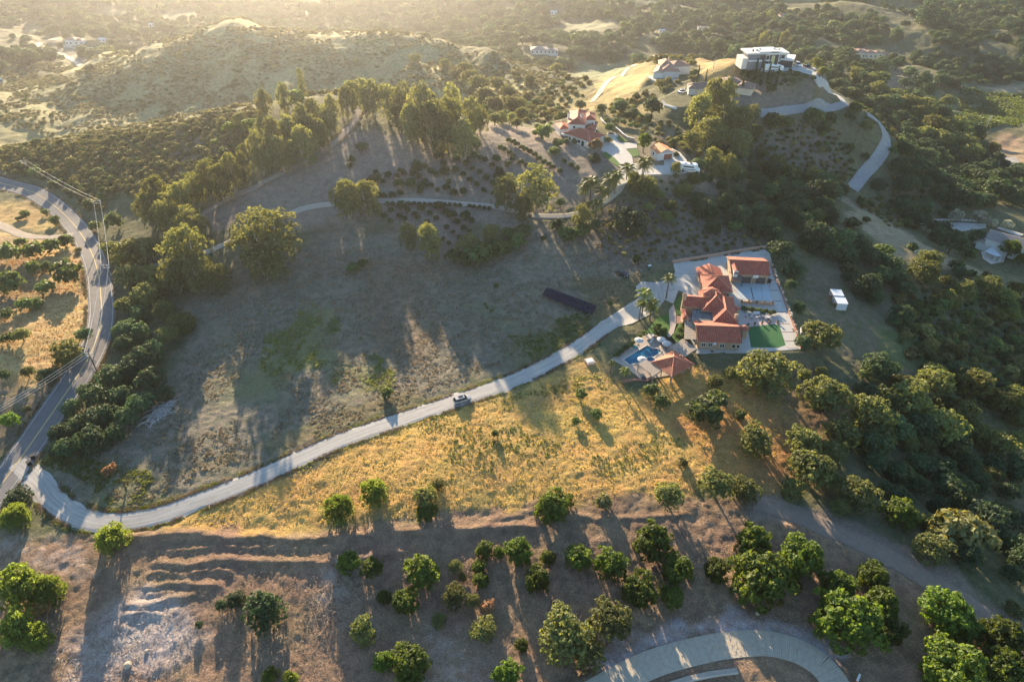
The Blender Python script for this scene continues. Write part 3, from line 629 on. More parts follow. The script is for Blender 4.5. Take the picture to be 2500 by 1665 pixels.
# ---------------- concrete lane, slab by slab between its cut joints
road_c = empty("concrete_road", CONCL[0] * 0); tag(road_c, kind="structure")
M_SLAB = bpy.data.materials.new("grooved_concrete"); M_SLAB.use_nodes = True
nt = M_SLAB.node_tree; N = nt.nodes; L = nt.links; b = N["Principled BSDF"]; b.inputs["Roughness"].default_value = .85
uv = N.new("ShaderNodeUVMap"); wv = N.new("ShaderNodeTexWave"); wv.wave_type = 'BANDS'; wv.bands_direction = 'Y'; wv.inputs["Scale"].default_value = .8; wv.inputs["Distortion"].default_value = .6
L.new(uv.outputs[0], wv.inputs[0])
nz = N.new("ShaderNodeTexNoise"); nz.inputs["Scale"].default_value = 1.2; nz.inputs["Detail"].default_value = 5; L.new(uv.outputs[0], nz.inputs[0])
ad = N.new("ShaderNodeMath"); ad.operation = 'MULTIPLY_ADD'; ad.inputs[1].default_value = .35; L.new(wv.outputs[0], ad.inputs[0]); L.new(nz.outputs[0], ad.inputs[2])
rp = N.new("ShaderNodeValToRGB"); rp.color_ramp.elements[0].position = .3; rp.color_ramp.elements[0].color = (.31, .27, .21, 1); rp.color_ramp.elements[1].position = .95; rp.color_ramp.elements[1].color = (.43, .375, .295, 1)
L.new(ad.outputs[0], rp.inputs[0]); L.new(rp.outputs[0], b.inputs["Base Color"])
cum = [0]
for i in range(1, len(CONCL)): cum.append(cum[-1] + (CONCL[i] - CONCL[i - 1]).length)
def on_line(s_):
    i = min(max(np.searchsorted(cum, s_) - 1, 0), len(cum) - 2); t = (s_ - cum[i]) / (cum[i + 1] - cum[i]); p = CONCL[i].lerp(CONCL[i + 1], t)
    a, b_ = CONCL[max(i - 1, 0)], CONCL[min(i + 2, len(CONCL) - 1)]; d = Vector((b_.x - a.x, b_.y - a.y, 0)).normalized(); return p, Vector((-d.y, d.x, 0))
s_ = 0.0; rnd = random.Random(4)
while s_ < cum[-1] - .1:
    e_ = min(s_ + 1.5, cum[-1]); mb = MB(); hgt = -3.2 + .02 + rnd.uniform(-.006, .006)
    (p, n), (q, n2_) = on_line(s_ + .012), on_line(e_ - .012); mid, nm_ = on_line((s_ + e_) / 2)
    L_ = [p + n * HWC, mid + nm_ * HWC, q + n2_ * HWC]; R_ = [p - n * HWC, mid - nm_ * HWC, q - n2_ * HWC]
    sv = [s_, (s_ + e_) / 2, e_]
    for k in range(2):
        mb.face([(R_[k].x, R_[k].y, hgt), (R_[k + 1].x, R_[k + 1].y, hgt), (L_[k + 1].x, L_[k + 1].y, hgt), (L_[k].x, L_[k].y, hgt)], 0, [(-HWC, sv[k]), (-HWC, sv[k + 1]), (HWC, sv[k + 1]), (HWC, sv[k])])
        for side in (L_, R_):
            f = [(side[k].x, side[k].y, hgt - .15), (side[k + 1].x, side[k + 1].y, hgt - .15), (side[k + 1].x, side[k + 1].y, hgt), (side[k].x, side[k].y, hgt)]
            mb.face(f if side is R_ else f[::-1])
    mb.build("slab", M_SLAB, parent=road_c); s_ = e_
M_SUB = mat("joint_dirt", (.12, .10, .08))
ob_ = ribbon("joint_bed", CONCL, HWC - .05, M_SUB, z=-.05, cross=2, fixed_z=-3.2); ob_.parent = road_c; del ob_["kind"]
# ================================================================== PLANTS
rng = np.random.default_rng(11)
def _rand_unit(n):
    v = rng.normal(size=(n, 3)); return v / np.linalg.norm(v, axis=1, keepdims=True)
def foliage(lobes, nclump, nleaf, leaf, crad=.09, droop=0.0, up=.25, minz=.03, elong=1.0, inner=.12, shell=(.72, 1.0)):
    """leaf clumps over a set of lobes; returns verts, faces (quads) of many small leaf faces"""
    vol = np.array([(l[3] * l[4] * l[5]) ** (2 / 3) for l in lobes]); pr = vol / vol.sum()
    k = rng.choice(len(lobes), nclump, p=pr); Lb = np.array(lobes)[k]
    d = _rand_unit(nclump); d[:, 2] = np.where(d[:, 2] < -.55, -d[:, 2], d[:, 2])
    rr = rng.uniform(*shell, nclump) * np.where(rng.random(nclump) < inner, .55, 1)
    cp = Lb[:, :3] + d * Lb[:, 3:6] * rr[:, None]
    ok = cp[:, 2] > minz; cp, d = cp[ok], d[ok]; n = len(cp)
    cs = crad * rng.uniform(.65, 1.35, n)
    ci = np.repeat(np.arange(n), nleaf); m = len(ci)
    ld = _rand_unit(m); nd = d[ci] + np.array([0, 0, up])
    ld = np.where((ld * nd).sum(1, keepdims=True) < -.2, -ld, ld)
    lp = cp[ci] + ld * cs[ci][:, None] * rng.uniform(.55, 1.05, m)[:, None] * np.array([1, 1, elong]) - np.array([0, 0, 1]) * droop * rng.random(m)[:, None]
    nrm = ld * .8 + _rand_unit(m) * .75 + d[ci] * .35; nrm /= np.linalg.norm(nrm, axis=1, keepdims=True)
    a = np.cross(nrm, _rand_unit(m)); a /= np.linalg.norm(a, axis=1, keepdims=True); b_ = np.cross(nrm, a)
    if droop: a = a * np.array([1, 1, .3]); b_ = b_ * .4 + np.array([0, 0, -.9])
    s = leaf * rng.uniform(.6, 1.35, m)[:, None]
    v = np.stack([lp - a * s * .5 - b_ * s * .62, lp + a * s * .55 - b_ * s * .3, lp + a * s * .3 + b_ * s * .7, lp - a * s * .5 + b_ * s * .35], 1)
    v[..., 2] = np.maximum(v[..., 2], .004)
    return v.reshape(-1, 3), np.arange(m * 4).reshape(-1, 4)
def np_mesh(name, v, f, m):
    me = bpy.data.meshes.new(name); me.vertices.add(len(v)); me.vertices.foreach_set("co", v.astype(np.float32).ravel())
    me.loops.add(f.size); me.loops.foreach_set("vertex_index", f.astype(np.int32).ravel())
    me.polygons.add(len(f)); me.polygons.foreach_set("loop_start", np.arange(0, f.size, f.shape[1], dtype=np.int32))
    me.update(calc_edges=True); me.materials.append(m); return me
def dome_lobes(n, h, zc, rx=.33, spread=.26, seed=0, rz=None, skirt=False):
    r = random.Random(seed); out = [(0, 0, zc, rx * .95, rx * .95, (rz or rx) * .95)]
    for i in range(n):
        a = 2 * math.pi * (i + r.uniform(-.3, .3)) / n; s = spread * r.uniform(.65, 1.15); q = r.uniform(.5, .8)
        out.append((s * math.cos(a), s * math.sin(a), zc + r.uniform(-.28, .28) * h * .5, rx * q, rx * q, (rz or rx) * q))
    for i in range(7 if skirt else 0):
        a = 2 * math.pi * (i + r.uniform(-.3, .3)) / 7; s = spread * r.uniform(.85, 1.15)
        out.append((s * math.cos(a), s * math.sin(a), .15 + r.uniform(-.03, .04), .17, .17, .17))
    for i in range(max(2, n // 3)):
        a = r.uniform(0, 6.28); out.append((.12 * math.cos(a), .12 * math.sin(a), zc + h * .22 + r.uniform(-.03, .05), rx * .55, rx * .55, (rz or rx) * .5))
    return out
LM = dict(
 avocado=leaf_mat("avocado_leaves", (.032, .062, .014), (.105, .142, .022), .42),
 oak=leaf_mat("oak_leaves", (.085, .115, .045), (.18, .19, .07), .42, (2.1, 1.85, .9)),
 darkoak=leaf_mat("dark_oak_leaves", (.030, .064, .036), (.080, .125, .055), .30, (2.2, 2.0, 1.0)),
 pepper=leaf_mat("pepper_leaves", (.07, .115, .034), (.135, .17, .048), .42),
 euc=leaf_mat("eucalyptus_leaves", (.085, .108, .052), (.17, .175, .078), .40, (2.1, 1.85, .85)),
 bush=leaf_mat("shrub_leaves", (.045, .080, .032), (.105, .14, .05), .33),
 scrub=leaf_mat("sage_scrub", (.105, .125, .055), (.205, .19, .08), .38, (1.9, 1.6, .75)),
 dry=leaf_mat("dry_leaves", (.26, .17, .08), (.36, .23, .10), .3, (1.6, 1.3, .8)),
 cypress=leaf_mat("cypress_leaves", (.026, .055, .026), (.048, .08, .036), .12),
 citrus=leaf_mat("citrus_leaves", (.030, .060, .020), (.060, .090, .028), .28),
 palm=leaf_mat("palm_fronds", (.05, .085, .02), (.13, .15, .04), .4),
 blossom=leaf_mat("pale_blossom", (.22, .22, .17), (.36, .34, .28), .2),
 bright=leaf_mat("bright_leaves", (.05, .105, .018), (.12, .17, .03), .45),
 redleaf=leaf_mat("bronze_leaves", (.06, .035, .025), (.10, .055, .035), .25),
)
BARK = mat("brown_bark", (.13, .10, .075), var=.25, nscale=6); PALE = mat("pale_bark", (.42, .38, .32), var=.25, nscale=5)
def trunk_mesh(name, h, spread, r0, m, limbs=4, seed=0, lean=0.0):
    r = random.Random(seed); mb = MB(); top = (lean, 0, h)
    mb.tube([(0, 0, -.08), (lean * .3, 0, h * .5), top], [r0 * 1.25, r0 * .8, r0 * .5], 7)
    for i in range(limbs):
        a = 2 * math.pi * i / limbs + r.uniform(-.4, .4); z0 = h * r.uniform(.45, .95); s = spread * r.uniform(.6, 1)
        mb.tube([(lean * z0 / h * .7, 0, z0), (s * .5 * math.cos(a), s * .5 * math.sin(a), z0 + s * .55), (s * math.cos(a), s * math.sin(a), z0 + s * r.uniform(.8, 1.5))], [r0 * .5, r0 * .32, r0 * .12], 5)
    return mb.mesh(name, m, True)
KIND = {}    # kind -> list of (crown mesh, trunk mesh or None), centre height, label noun, category
def reg(kind, variants, hc, cat, nm): KIND[kind] = dict(v=variants, hc=hc, cat=cat, nm=nm)
def build_kinds():
    av = []
    for s in range(4):
        v, f = foliage(dome_lobes(8, .6, .38, .33, .25, s, skirt=True), 190, 28, .040, .088, minz=.02)
        av.append((np_mesh("avocado_crown", v, f, LM['avocado']), trunk_mesh("avocado_trunk", .34, .26, .028, BARK, 4, s)))
    reg('avocado', av, .40, "tree", "avocado_tree")
    br = []
    for s in range(2):
        v, f = foliage(dome_lobes(6, .9, .58, .30, .2, s + 9, .42), 130, 16, .05, .09)
        br.append((np_mesh("bright_crown", v, f, LM['bright']), trunk_mesh("bright_trunk", .4, .2, .03, BARK, 3, s)))
    reg('bright', br, .55, "tree", "shade_tree")
    for kd, lm, seed in (('oak', 'oak', 20), ('darkoak', 'darkoak', 30)):
        ok = []
        for s in range(4):
            v, f = foliage(dome_lobes(9, .62, .40, .31, .28, s + seed, skirt=s % 2 == 0), 420, 14, .030, .052)
            ok.append((np_mesh(kd + "_crown", v, f, LM[lm]), trunk_mesh(kd + "_trunk", .30, .32, .034, BARK, 5, s)))
        reg(kd, ok, .43, "tree", "oak_tree")
    pp = []
    for s in range(3):
        v, f = foliage(dome_lobes(8, .66, .40, .34, .22, s + 40, skirt=True), 210, 24, .036, .075, droop=.06, elong=1.5)
        pp.append((np_mesh("pepper_crown", v, f, LM['pepper']), trunk_mesh("pepper_trunk", .35, .24, .03, BARK, 3, s)))
    reg('pepper', pp, .45, "tree", "pepper_tree")
    eu = []
    for s in range(5):
        r = random.Random(70 + s); lobes = []
        for i in range(11):
            t_ = (i + r.random()) / 11; env = math.sin(math.pi * (.2 + .7 * t_)); a = i * 2.4 + r.uniform(-.5, .5); q = r.uniform(.55, 1.1) * .26 * env; z = .24 + .98 * t_; rr = r.uniform(.14, .20) + .07 * env
            lobes.append((q * math.cos(a), q * math.sin(a), z, rr, rr, rr * 1.35))
        v, f = foliage(lobes, 270, 20, .035, .075, droop=.03, elong=1.4, minz=.12, up=.4)
        mb = MB()
        for k in range(2 if s % 2 else 3):
            a = k * 2.1 + s; mb.tube([(.02 * math.cos(a), .02 * math.sin(a), -.08), (.10 * math.cos(a), .10 * math.sin(a), .5), (.16 * math.cos(a), .16 * math.sin(a), 1.2)], [.024, .017, .006], 6)
        for l in lobes: mb.tube([(l[0] * .35, l[1] * .35, l[2] * .55), (l[0], l[1], l[2])], [.012, .004], 4)
        eu.append((np_mesh("eucalyptus_crown", v, f, LM['euc']), mb.mesh("eucalyptus_trunk", PALE, True)))
    reg('euc', eu, .85, "tree", "eucalyptus_tree")
    po = []
    for s in range(3):
        lobes = [(.1 * math.cos(i * 2.4), .1 * math.sin(i * 2.4), .55 + i * .33, .30 - i * .022, .30 - i * .022, .36) for i in range(7)]
        v, f = foliage(lobes, 150, 14, .07, .11, droop=.04, elong=1.7, minz=.25, up=.5)
        mb = MB(); mb.tube([(0, 0, -.1), (.02, 0, 1.2), (0, .02, 2.5)], [.045, .03, .006], 6)
        po.append((np_mesh("poplar_crown", v, f, LM['euc']), mb.mesh("poplar_trunk", PALE, True)))
    reg('slim', po, 1.45, "tree", "eucalyptus_tree")
    for kd, lm, zc, h in (('bush', 'bush', .33, .55), ('scrub', 'scrub', .26, .4), ('dry', 'dry', .3, .5), ('citrus', 'citrus', .42, .6), ('redleaf', 'redleaf', .5, .8), ('blossom', 'blossom', .42, .5)):
        bs = []
        for s in range(4 if kd in ('bush', 'scrub') else 2):
            v, f = foliage(dome_lobes(6, h, zc, .33 if kd != 'citrus' else .38, .24 if kd != 'citrus' else .12, s + 50), 85, 12, .07, .10)
            bs.append((np_mesh(kd + "_crown", v, f, LM[lm]), None))
        reg(kd, bs, zc, "shrub" if kd not in ('redleaf', 'blossom') else "tree", {'bush': 'shrub', 'scrub': 'shrub', 'dry': 'dry_shrub', 'citrus': 'orchard_shrub', 'redleaf': 'bronze_tree', 'blossom': 'flowering_tree'}[kd])
    # cypress: width 1, height 8
    lobes = [(0, 0, .5 + i * .62, max(.10, .46 - abs(i - 2) * .042), max(.10, .46 - abs(i - 2) * .042), .6) for i in range(11)] + [(0, 0, 7.4, .07, .07, .8)]
    v, f = foliage(lobes, 300, 9, .24, .11, elong=2.4, minz=.1)
    mb = MB(); mb.tube([(0, 0, -.5), (0, 0, 6)], [.12, .04], 6)
    reg('cypress', [(np_mesh("cypress_crown", v, f, LM['cypress']), mb.mesh("cypress_trunk", BARK, True))], 4.2, "tree", "cypress_tree")
build_kinds()
def project(p):
    zc = depth_of(p); yc = p[1] * _s + (p[2] - CAM_H) * _c
    return 1250 + FPX * p[0] / zc, 832.5 - FPX * yc / zc, zc
_vi = {}
TREES = []          # (object, group)
def plant(kind, cx, cy, wpx, asp=1.0, label=None, group=None, parts=None, name=None, rz=None):
    K = KIND[kind]; by = cy; base = G(cx, by); bx = cx
    for _ in range(5):
        z = depth_of(base); w = wpx * z / FPX; hc = K['hc'] * w * asp
        qx, qy, _z = project((base.x, base.y, base.z + hc))
        by += (cy - qy) * .9; bx += (cx - qx) * .9; base = G(bx, by)
    w = wpx * depth_of(base) / FPX
    return put(kind, base, w, asp, label, group, parts if parts is not None else wpx > 34, name, rz)
def put(kind, base, w, asp=1.0, label=None, group=None, parts=True, name=None, rz=None):
    K = KIND[kind]; i = _vi.get(kind, 0); _vi[kind] = i + 1
    cm, tm = K['v'][i % len(K['v'])]; r = random.Random(i * 7 + len(kind))
    rz = r.uniform(0, 6.28) if rz is None else rz
    nm = name or K['nm']; w = w * (1.14 if kind == 'avocado' else 1.02 if kind != 'cypress' else 1)
    sc = (w * r.uniform(.93, 1.07), w * r.uniform(.93, 1.07), w * asp)
    if tm is None or not parts:
        o = link_mesh(nm, cm, None, base, rz, sc)
        if tm is not None:
            o = link_mesh2(nm, kind, i % len(K['v']), base, rz, sc, o)
    else:
        o = empty(nm, base, rz); o.scale = sc
        link_mesh("crown", cm, o); link_mesh("trunk", tm, o)
    tag(o, label, K['cat'], group); TREES.append((o, base)); return o
_joined = {}
def link_mesh2(nm, kind, vi, base, rz, sc, o):
    k = (kind, vi)
    if k not in _joined:
        cm, tm = KIND[kind]['v'][vi]; bm = bmesh.new(); bm.from_mesh(cm); n = len(bm.faces); bm.from_mesh(tm); bm.faces.ensure_lookup_table()
        for f in bm.faces[n:]: f.material_index = 1
        me = bpy.data.meshes.new(kind + "_whole"); bm.to_mesh(me); bm.free(); me.materials.append(cm.materials[0]); me.materials.append(tm.materials[0]); _joined[k] = me
    o.data = _joined[k]; return o
ORD = "first second third fourth fifth sixth seventh eighth ninth tenth eleventh twelfth thirteenth fourteenth fifteenth sixteenth seventeenth eighteenth nineteenth twentieth".split()
def ordinal(i, n):
    if i < len(ORD) and i <= n - 1 - i: return ("leftmost" if i == 0 else ORD[i] + " from the left")
    j = n - 1 - i
    if j < len(ORD): return "rightmost" if j == 0 else ORD[j] + " from the right"
    return f"{i+1}th from the left"
def row(objs, desc, group, label_fmt="{d}, {o}"):
    """give each thing of a set its own label by its place, left to right"""
    objs = sorted(objs, key=lambda o: project(o.matrix_basis.translation)[0]); n = len(objs)
    for i, o in enumerate(objs):
        o["label"] = label_fmt.format(d=desc, o=ordinal(i, n)) if n > 1 else desc
        if group: o["group"] = group
def L_(tile, kind, s, desc, group=None, asp=1.0, **kw):
    """s: 'x,y,w[,asp][@label] ...' read in one enlarged tile"""
    out = []; named = []
    for it in s.split(";"):
        it = it.strip()
        if not it: continue
        lab = None
        if "@" in it: it, lab = it.split("@"); lab = lab.strip()
        a = [float(q) for q in it.split(",")]
        x, y = tp(tile, a[0], a[1]); k = kind
        o = plant(k, x, y, a[2] / TS, a[3] if len(a) > 3 else asp, **kw)
        if lab: o["label"] = lab; named.append(o)
        else: out.append(o)
    if out: row(out, desc, group)
    if group:
        for o in named: o["group"] = group
    return out + named
# ---------------- foreground orchard
L_('H', 'avocado', """75,740,150@small glossy avocado tree at the left end of the top orchard row; 230,770,135@narrow glossy avocado tree with dark shaded left side;
 560,800,235@rounded bright avocado tree above the smaller one in the left orchard row; 310,975,98@smallest round dark avocado tree standing alone left of centre; 460,1000,160@dark round avocado tree below the bigger bright one;
 990,660,125@upright avocado tree beside the thin-trunked gap in the middle row; 1085,670,85@thin low avocado tree squeezed between two larger ones; 1220,660,185@wide yellow-green avocado tree in the middle of the top row;
 955,770,95@small dark avocado tree stacked above another on the soil; 968,860,105@small dark avocado tree at the foot of a pair;
 1420,705,108@small airy avocado tree above the bright pointed one; 1350,850,170,1.15@bright pointed avocado tree in the sunlit middle soil;
 1630,710,175@left one of two touching avocado trees; 1840,745,215@right darker one of two touching avocado trees;
 305,1405,140@round avocado tree at the lower left touching a larger one; 490,1430,240@wide avocado tree near the bottom edge; 1240,1300,88@tiny avocado bush with a long shadow; 1140,1500,185@dark avocado tree cut by the bottom edge left of the road""", "")
L_('H', 'avocado', """2140,600,255@large avocado tree highest in the right orchard row; 2300,780,215@tall avocado tree just below the highest one; 2040,925,225@broad avocado tree at the lower left of the big cluster; 2265,965,150@low sprawling avocado tree beside orange dead leaves""", "")
L_('I', 'avocado', """535,600,235,1.1@pointed avocado tree above the largest cluster tree; 855,700,285@wide bright avocado tree on open soil; 280,790,165@small avocado tree with orange leaf litter; 570,845,380@largest avocado tree of the central cluster;
 810,900,95,.6@low yellow avocado sapling right of the largest tree; 1340,830,190@upper bright avocado tree by the dirt terrace; 1110,910,210@avocado tree above the darkest one near the concrete bend;
 1150,1125,395@big dark avocado tree just above the concrete bend; 1390,1010,245@yellow-green avocado tree right of the dark big one; 1440,1195,215,.8@sprawling yellow-green avocado tree in leaf litter;
 1830,1080,285@bright avocado tree at the top of the lower right group; 1960,1190,230@avocado tree half hidden between bright ones at lower right; 2220,1250,290@shaded avocado tree near the right edge; 1880,1450,400@largest avocado tree in the bottom right corner; 2230,1470,290@avocado tree at the very bottom right corner;
 1530,400,215@isolated bright avocado tree at the edge of the dark woods; 1695,480,95@small bright avocado bush beside the big tan dome tree""", "")
L_('H', 'oak', """1545,1225,400@large grey-green oak left half of the great clump above the road; 1845,1130,330@large grey-green oak right half of the great clump; 1690,1340,250@lower dark oak in the great clump above the road;
 790,960,185,1.2@slender olive-green tree in mid orchard; 680,1130,115@small olive-green shrub left of the slender tree; 910,1000,115,1.2@thin olive tree beside dry brown bush; 975,1190,195@rounded olive-green bush below the dry brown one; 790,765,110,1.2@small grey olive sapling above the slender tree; 845,835,65@tiny grey sapling below another""", "")
L_('H', 'dry', "1010,1045,115@dry brown bush in the middle of the orchard; 2190,900,90,.6@orange dead branch heap between avocado trees", "")
L_('H', 'pepper', "240,260,222,.95@round light green pepper tree, right one of the pair on golden grass; 0,375,245,1@larger light green pepper tree, left one of the pair on golden grass", "")
L_('H', 'oak', "585,300,185,1.1@grey-topped bush on the golden bank left of centre; 670,215,105@small faded grey bush behind another; 2240,290,225@grey-green bush on the right of the golden bank; 170,1195,190,1.2@young thin tree with a long bare trunk at lower left", "")
L_('H', 'avocado', "1450,370,215,1.0@dark green bush on the edge of the golden bank; 1550,325,95@bright green sprig beside the dark bank bush; 600,390,150,.7@green skirt of leaves under the grey-topped bush", "", name="shrub")
L_('H', 'scrub', "1800,335,135,.9@low brownish bush on the golden bank; 2330,60,80@small brown bush at the right of the golden field", "")
L_('G', 'pepper', """740,560,245,1@lone lime-green pepper tree beside the gravel drive bend; 130,900,330,1.1@big yellow-green tree crown at the left edge, upper part; 330,920,240,1@right lobe tree of the big yellow-green clump; 110,1180,300,1.1@dark lower tree of the big left clump; 250,1240,200,1.1@brownish lower right tree of the big left clump;
 90,420,225,.9@lime-green tree at the left edge by the junction; 1820,1500,140@green feathery tree cut by the bottom edge; 1960,1530,140@second feathery tree at the bottom edge""", "")
L_('G', 'darkoak', "1590,985,140,.9@dark bush with grey twigs in the left orchard; 1495,1030,90@small grey-green bush left of the dark one; 1790,1060,285,1.1@tall dark tree with long trunk shadow in the left orchard; 1345,1165,62,1.2@tiny bush with a long narrow shadow; 110,300,190,.7@dark bush behind the lime tree at the junction", "")
L_('G', 'dry', "280,1050,120,1.2@dry brown foliage in the big left clump; 740,120,110@brown bush in the weeds beside the drive bend", "")
L_('I', 'oak', """270,205,270,1@pale olive tree, left one of two on the golden slope; 470,245,205@darker olive tree, right one of two on the golden slope; 900,100,330@big oak at the edge of the dark woods; 800,240,180@lower left part tree of the oak group; 1050,180,180@oak behind the edge group; 1240,275,265@oak leaning over the dirt terrace; 1120,360,150@low oak by the dirt terrace""", "")
L_('I', 'scrub', "1930,540,430,.85@great tan dome-shaped tree above the dirt terrace", "", name="dome_tree", parts=True)
L_('I', 'oak', "1740,640,250,.9@dark green tree at the left foot of the tan dome tree; 2290,1060,150,.8@grey bush at the right edge beside the terrace", "")
# ---------------- slope below the house, lower right
L_('F', 'oak', """630,985,400,.82@largest oak, right below the green lawn; 370,1000,125@pale bush left of the largest oak; 270,1050,110@grey bush near the pool house slope; 980,745,270,1@yellowish oak hiding the white trailer; 550,1440,250@round olive tree on orange soil; 1030,1150,350,.9@broad oak right of the largest oak; 1330,1265,320@oak in front of the broad oak;
 985,990,100@small sunlit bush right of the largest oak; 870,1000,95@pale low bush right of the largest oak; 870,1450,280@oak at the lower left of the wood edge; 1130,1390,235@brownish oak inside the wood edge; 1370,1430,250@oak beside the brownish one; 1060,1530,200@low oak at the lower wood edge""", "")
L_('F', 'oak', "1540,1060,170;1600,1160,290;1770,1060,250;1790,1330,300;1950,1260,225;2030,1060,260;2200,1180,210;2200,1480,230;1670,1490,170;1890,1520,170;1480,1210,150;2050,1400,200;1500,1350,150;1600,1480,140", "grey-green oak in the sunlit front of the dark right wood", "oaks in front of the dark right wood")
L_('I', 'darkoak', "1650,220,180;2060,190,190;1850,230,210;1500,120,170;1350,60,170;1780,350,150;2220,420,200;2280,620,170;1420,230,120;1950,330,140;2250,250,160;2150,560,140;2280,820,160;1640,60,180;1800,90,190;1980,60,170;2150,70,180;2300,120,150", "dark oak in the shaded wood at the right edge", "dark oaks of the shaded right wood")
L_('F', 'bush', """190,1265,285,.85@round dark shrub with yellow-lit crown on golden grass; 270,1180,170@golden-topped shrub behind the round dark one; 440,1285,88@small round bush right of the dark shrub; 950,1230,78@small bright bush below the broad oak; 1270,1010,92@bright yellow-green bush on the right slope""", "")
L_('F', 'darkoak', """860,790,120@dark bush left of the white trailer; 1370,940,230@dark oak hiding in shade right of the trailer; 1290,1130,190@dark oak under the broad one; 1460,960,130@dark bush beside shaded oak; 710,160,185@big dark round bush behind the garage corner; 800,290,160@dark bush along the stone border; 780,400,92@lower dark bush along the stone border; 840,550,95@dark bush beside the long walkway; 1540,600,190@dark dome bush right of the white sheds; 1300,400,200@dark thicket above the white sheds; 1160,350,100@grey thicket bush above the white sheds""", "")
L_('F', 'oak', "1680,300,220;1730,215,150;1830,370,110;1960,430,150;2120,400,190;2230,480,160;2310,420,130;1900,850,130;2070,900,85;1860,480,110;2180,600,120;2290,600,110", "sunlit yellowish bush on the far right ridge", "sunlit bushes of the right ridge")
L_('F', 'darkoak', "950,60,240;1120,90,200;1250,130,180;1060,160,170;1180,200,160;1350,210,160;1450,260,170;1400,330,160;1500,330,160;1560,420,150;1350,480,120", "dark oak on the slope beyond the garage", "dark oaks beyond the garage")
L_('F', 'bush', "1600,150,90;1990,200,100;1900,270,110;1930,330,90;2000,330,80;2100,340,70", "bush beside the mown trail on the right ridge", "bushes by the mown trail")
L_('F', 'darkoak', "1880,110,220;1780,60,130;1980,170,100;2050,70,120;1750,10,120;1830,20,110", "dark tree screening the white house on the right", "dark trees before the right white house")
L_('F', 'bright', "2265,160,150,.9@tree with sunlit yellow crown before the white house on the right; 2340,230,95,.9@smaller green tree at the right edge by the white house", "")
# ---------------- left side
L_('D', 'bush', """60,190,190;215,180,165;335,150,135;440,110,120;140,120,90;70,390,200;230,290,125;320,280,85;440,330,225;300,430,135;160,540,120;250,530,95;40,600,95;40,770,105""", "shrub on the golden hillside left of the street", "shrubs on the hillside left of the street")
L_('D', 'oak', "140,740,135@grey bush alone on the golden hillside; 440,860,240,.95@big oak beside the power pole; 180,990,105@pale low bush left of a dark round one", "")
L_('D', 'darkoak', "565,735,120@dark bush at the street edge above the big oak; 310,1010,135@dark round bush below the big oak; 25,1010,95@dark bush at the left edge", "")
L_('D', 'bright', "60,1320,150,.7@bright yellow-green bush at the left edge below the street", "", name="shrub")
L_('D', 'scrub', "180,1240,65@tiny brown bush by the street; 530,170,50@little brown bush on the bank of the street", "")
L_('D', 'oak', "860,190,240,1.1;1000,160,230,1.1;740,150,130;880,330,210;1000,340,190;850,540,170;1000,450,200;1110,560,170;1230,650,180;1130,740,170;1080,330,200", "oak in the belt between street and field, upper part", "oaks between street and field")
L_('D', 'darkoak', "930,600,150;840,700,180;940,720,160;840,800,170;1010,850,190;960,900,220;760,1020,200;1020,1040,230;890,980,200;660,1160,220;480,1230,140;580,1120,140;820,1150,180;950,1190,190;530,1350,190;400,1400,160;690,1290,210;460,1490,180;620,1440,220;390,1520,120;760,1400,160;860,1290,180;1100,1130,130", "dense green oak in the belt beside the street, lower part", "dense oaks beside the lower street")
L_('D', 'euc', "1270,170,356,0.76@golden-topped eucalyptus near the driveway entrance; 1340,320,259,0.67@dull grey eucalyptus below the golden one; 1180,330,248,0.67@eucalyptus left of the dull grey one; 1480,350,216,0.60@low dull tree at the edge of the field; 1790,60,540,.52@giant eucalyptus standing in the field left of centre; 1790,250,302,0.54@lower boughs of a second trunk beside the giant eucalyptus", "")
L_('A', 'euc', "1050,1300,226,0.85;1000,1410,226,0.79;1220,1340,205,0.93;1310,1270,162,1.05;1400,1200,162,1.11;1480,1220,183,1.05;1560,1150,162,1.17;1640,1130,140,1.17;1290,1510,248,0.79;1130,1460,216,0.79;1130,1390,194,0.79", "eucalyptus in the belt left of the dirt track", "eucalyptus belt left of the dirt track")
L_('A', 'bush', "1400,1110,120,.8@dark dome bush behind the eucalyptus belt; 1640,1020,100@dark round shrub on the cleared crest, right one; 1520,1030,92@dark round shrub on the cleared crest, left one; 600,1380,90@green bush under the pole crossarm; 640,1530,90@yellow-green bush at the street edge; 770,1500,140@round bush right of the crossarm; 360,1255,80@small bush above the street bend; 170,1450,75@dark bush inside the street bend, left one; 305,1435,60@bush inside the street bend, middle one; 370,1495,80@bush inside the street bend, right one; 130,1480,60,.6@low bush inside the street bend", "")
L_('A', 'euc', "1780,695,140,1.05;1920,665,118,1.31;1740,975,162,0.99;1850,915,183,0.99;1950,875,162,0.99;2040,815,172,0.99;2110,755,140,1.05;1900,1025,205,0.85;2050,975,216,0.85;2160,895,172,0.93;2240,735,129,1.17;2330,675,129,1.17;2190,795,129,1.05;1760,1075,151,0.93;2000,915,162,0.93;2110,875,162,0.93;1830,1015,172,0.93;2230,815,118,1.05;1650,1015,64,1.05", "olive eucalyptus in the grove left of the dirt track", "eucalyptus grove on the left crest")
L_('A', 'slim', "2040,570,75,.9@tallest slim eucalyptus on the left crest", "")
L_('A', 'bright', "2005,670,150,.8@bright green round tree in the crest grove; 1690,850,130,.7@bright green tree above the dark domes; 1545,860,110,.6@light green low tree at the end of the crest path; 1450,960,70,.5@low lime-green plants on the crest", "")
L_('A', 'oak', "1800,830,170,1@dark green dense tree inside the crest grove; 1620,800,110@green tree at the left end of the crest grove", "")
